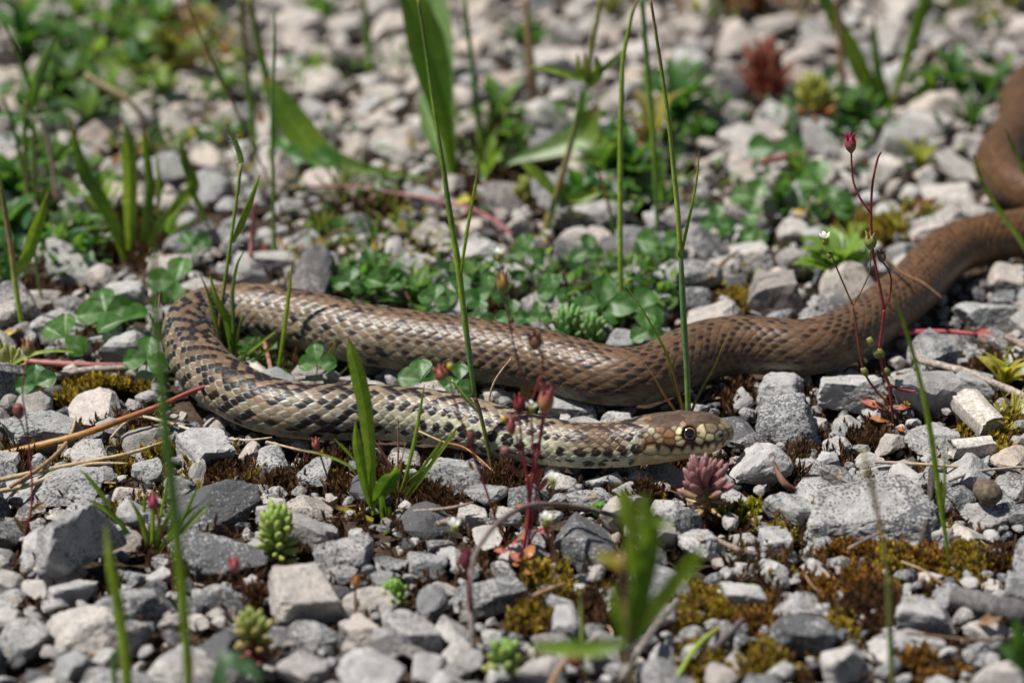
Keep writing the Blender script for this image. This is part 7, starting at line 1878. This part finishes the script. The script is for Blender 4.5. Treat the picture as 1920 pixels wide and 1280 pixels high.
# ------------------------------------------------------------------ low ground cover, uncounted small leaves
LT_V = np.array([[0, -.06, 0], [0, .06, 0], [.35, -.22, .05], [.35, .22, .05], [.7, -.2, .04], [.7, .2, .04], [1, 0, -.04], [.35, 0, 0], [.7, 0, -.02]])
LT_F = np.array([[0, 7, 2], [0, 1, 7], [1, 3, 7], [2, 7, 8], [2, 8, 4], [7, 3, 5], [7, 5, 8], [4, 8, 6], [8, 5, 6]])
def cover(x, y, a, b, n, size, cols, label):
    VV, FF, CC = [], [], []
    off = 0
    for _ in range(int(n * 1.7)):
        t = rm.uniform(0, 6.283); r = math.sqrt(rm.random())
        qx, qy = x + a * r * math.cos(t), y + b * r * math.sin(t)
        p = at(qx, qy, 0)
        if vnoise(np.array([[p[0] * 55, p[1] * 40, 5.0]]), 41)[0] < rm.uniform(-.25, .35): continue
        if snake_gap(p[0], p[1])[0] < .002: continue
        L = size * rm.uniform(.5, 1.15) / pxm(p)
        V = LT_V * np.array([1, rm.uniform(.55, 1.5), 1]) * L
        M = rotm(rm.gauss(0, .35), -rm.uniform(-.1, 1.2), rm.uniform(0, 6.28))
        h = rm.random() ** 1.6 * L * 1.3
        VV.append(V @ M.T + np.array([p[0], p[1], h + .003])); FF.append(LT_F + off); off += 9
        c = np.array(rm.choice(cols)) * rm.uniform(.65, 1.3)
        CC.append(np.tile(c, (9, 1)))
    V = np.concatenate(VV)
    solo('ground_cover', (V, [np.concatenate(FF)], np.concatenate(CC)), 'leaf', V.mean(0), label, 'ground cover', None, 'stuff')

GA, GB, GC, GD = (.10, .19, .035), (.055, .14, .03), (.17, .26, .05), (.04, .115, .035)
GY, GR = (.26, .22, .05), (.22, .10, .05)
for a in [(110, 130, 190, 120, 480, 44, (GA, GB, GC, GD), 'green ground cover in the far corner'), (310, 110, 150, 70, 330, 30, (GA, GC, GY, GR), 'mixed green and russet ground cover among the far stones'), (60, 420, 120, 140, 420, 46, (GB, GD, GA), 'low green ground cover under the hairy plant'),
          (330, 250, 150, 60, 170, 28, (GA, GD, GY), 'thin ground cover behind the left grass clump'), (690, 420, 140, 60, 200, 26, (GY, GB, GA), 'olive ground cover behind the snake middle'), (700, 545, 90, 38, 170, 26, (GD, GB, GA), 'leafy ground cover along the snake back'), (860, 560, 140, 40, 300, 28, (GD, GB, GA), 'leafy ground cover behind the central grass stem'),
          (950, 260, 130, 55, 240, 34, (GA, GB, GC), 'ground cover right of the big broad leaf'), (1160, 340, 150, 75, 420, 32, (GB, GA, GD, GC), 'dense ground cover behind the slender grass stem'), (1140, 560, 150, 60, 330, 30, (GD, GB, GA, GC), 'dense ground cover behind the pale green stonecrop'), (1280, 220, 80, 50, 150, 34, (GB, GD, GA), 'ground cover beside the sheathed stem top'),
          (1430, 420, 120, 70, 190, 28, (GD, GB, GA), 'ground cover around the far three lobed clover'), (1570, 525, 70, 40, 150, 28, (GC, GA, GC), 'bright ground cover left of the brown body curve'), (1590, 230, 120, 45, 170, 32, (GB, GD, GA), 'ground cover under the far grass clump'), (1790, 190, 110, 45, 170, 30, (GB, GA), 'ground cover left of the far coil'),
          (1690, 440, 90, 40, 110, 26, (GY, GC, GR), 'yellowish ground cover behind the red capsule'), (1400, 30, 140, 40, 120, 34, (GY, GR, GB), 'russet ground cover at the top edge'), (1820, 30, 130, 40, 120, 34, (GY, GB, GA), 'olive ground cover at the top corner'), (600, 160, 200, 60, 90, 26, (GA, GB), 'sparse ground cover among the far pale stones'),
          (470, 670, 90, 40, 120, 26, (GD, GB), 'shaded ground cover inside the snake loop'), (200, 440, 150, 110, 260, 34, (GB, GA), 'ground cover behind the clover leaves'), (1880, 760, 50, 70, 90, 22, (GY, GC, (.3, .27, .05)), 'yellow green sprigs near the weathered wood chip'), (1010, 400, 120, 60, 150, 26, (GB, GD, GY), 'ground cover around the whorled stem foot'),
          (480, 330, 330, 110, 200, 24, (GA, GB, GY, GR), 'scattered sprigs among the blurred stones behind the snake bend'), (1480, 300, 330, 130, 200, 24, (GA, GB, GD, GY), 'scattered sprigs among the blurred stones by the branched red stems'), (760, 470, 300, 60, 170, 22, (GY, GA, GR), 'olive sprigs behind the snake middle'), (1450, 560, 160, 34, 90, 20, (GY, GC), 'yellow sprigs just above the brown body')]:
    cover(*a)
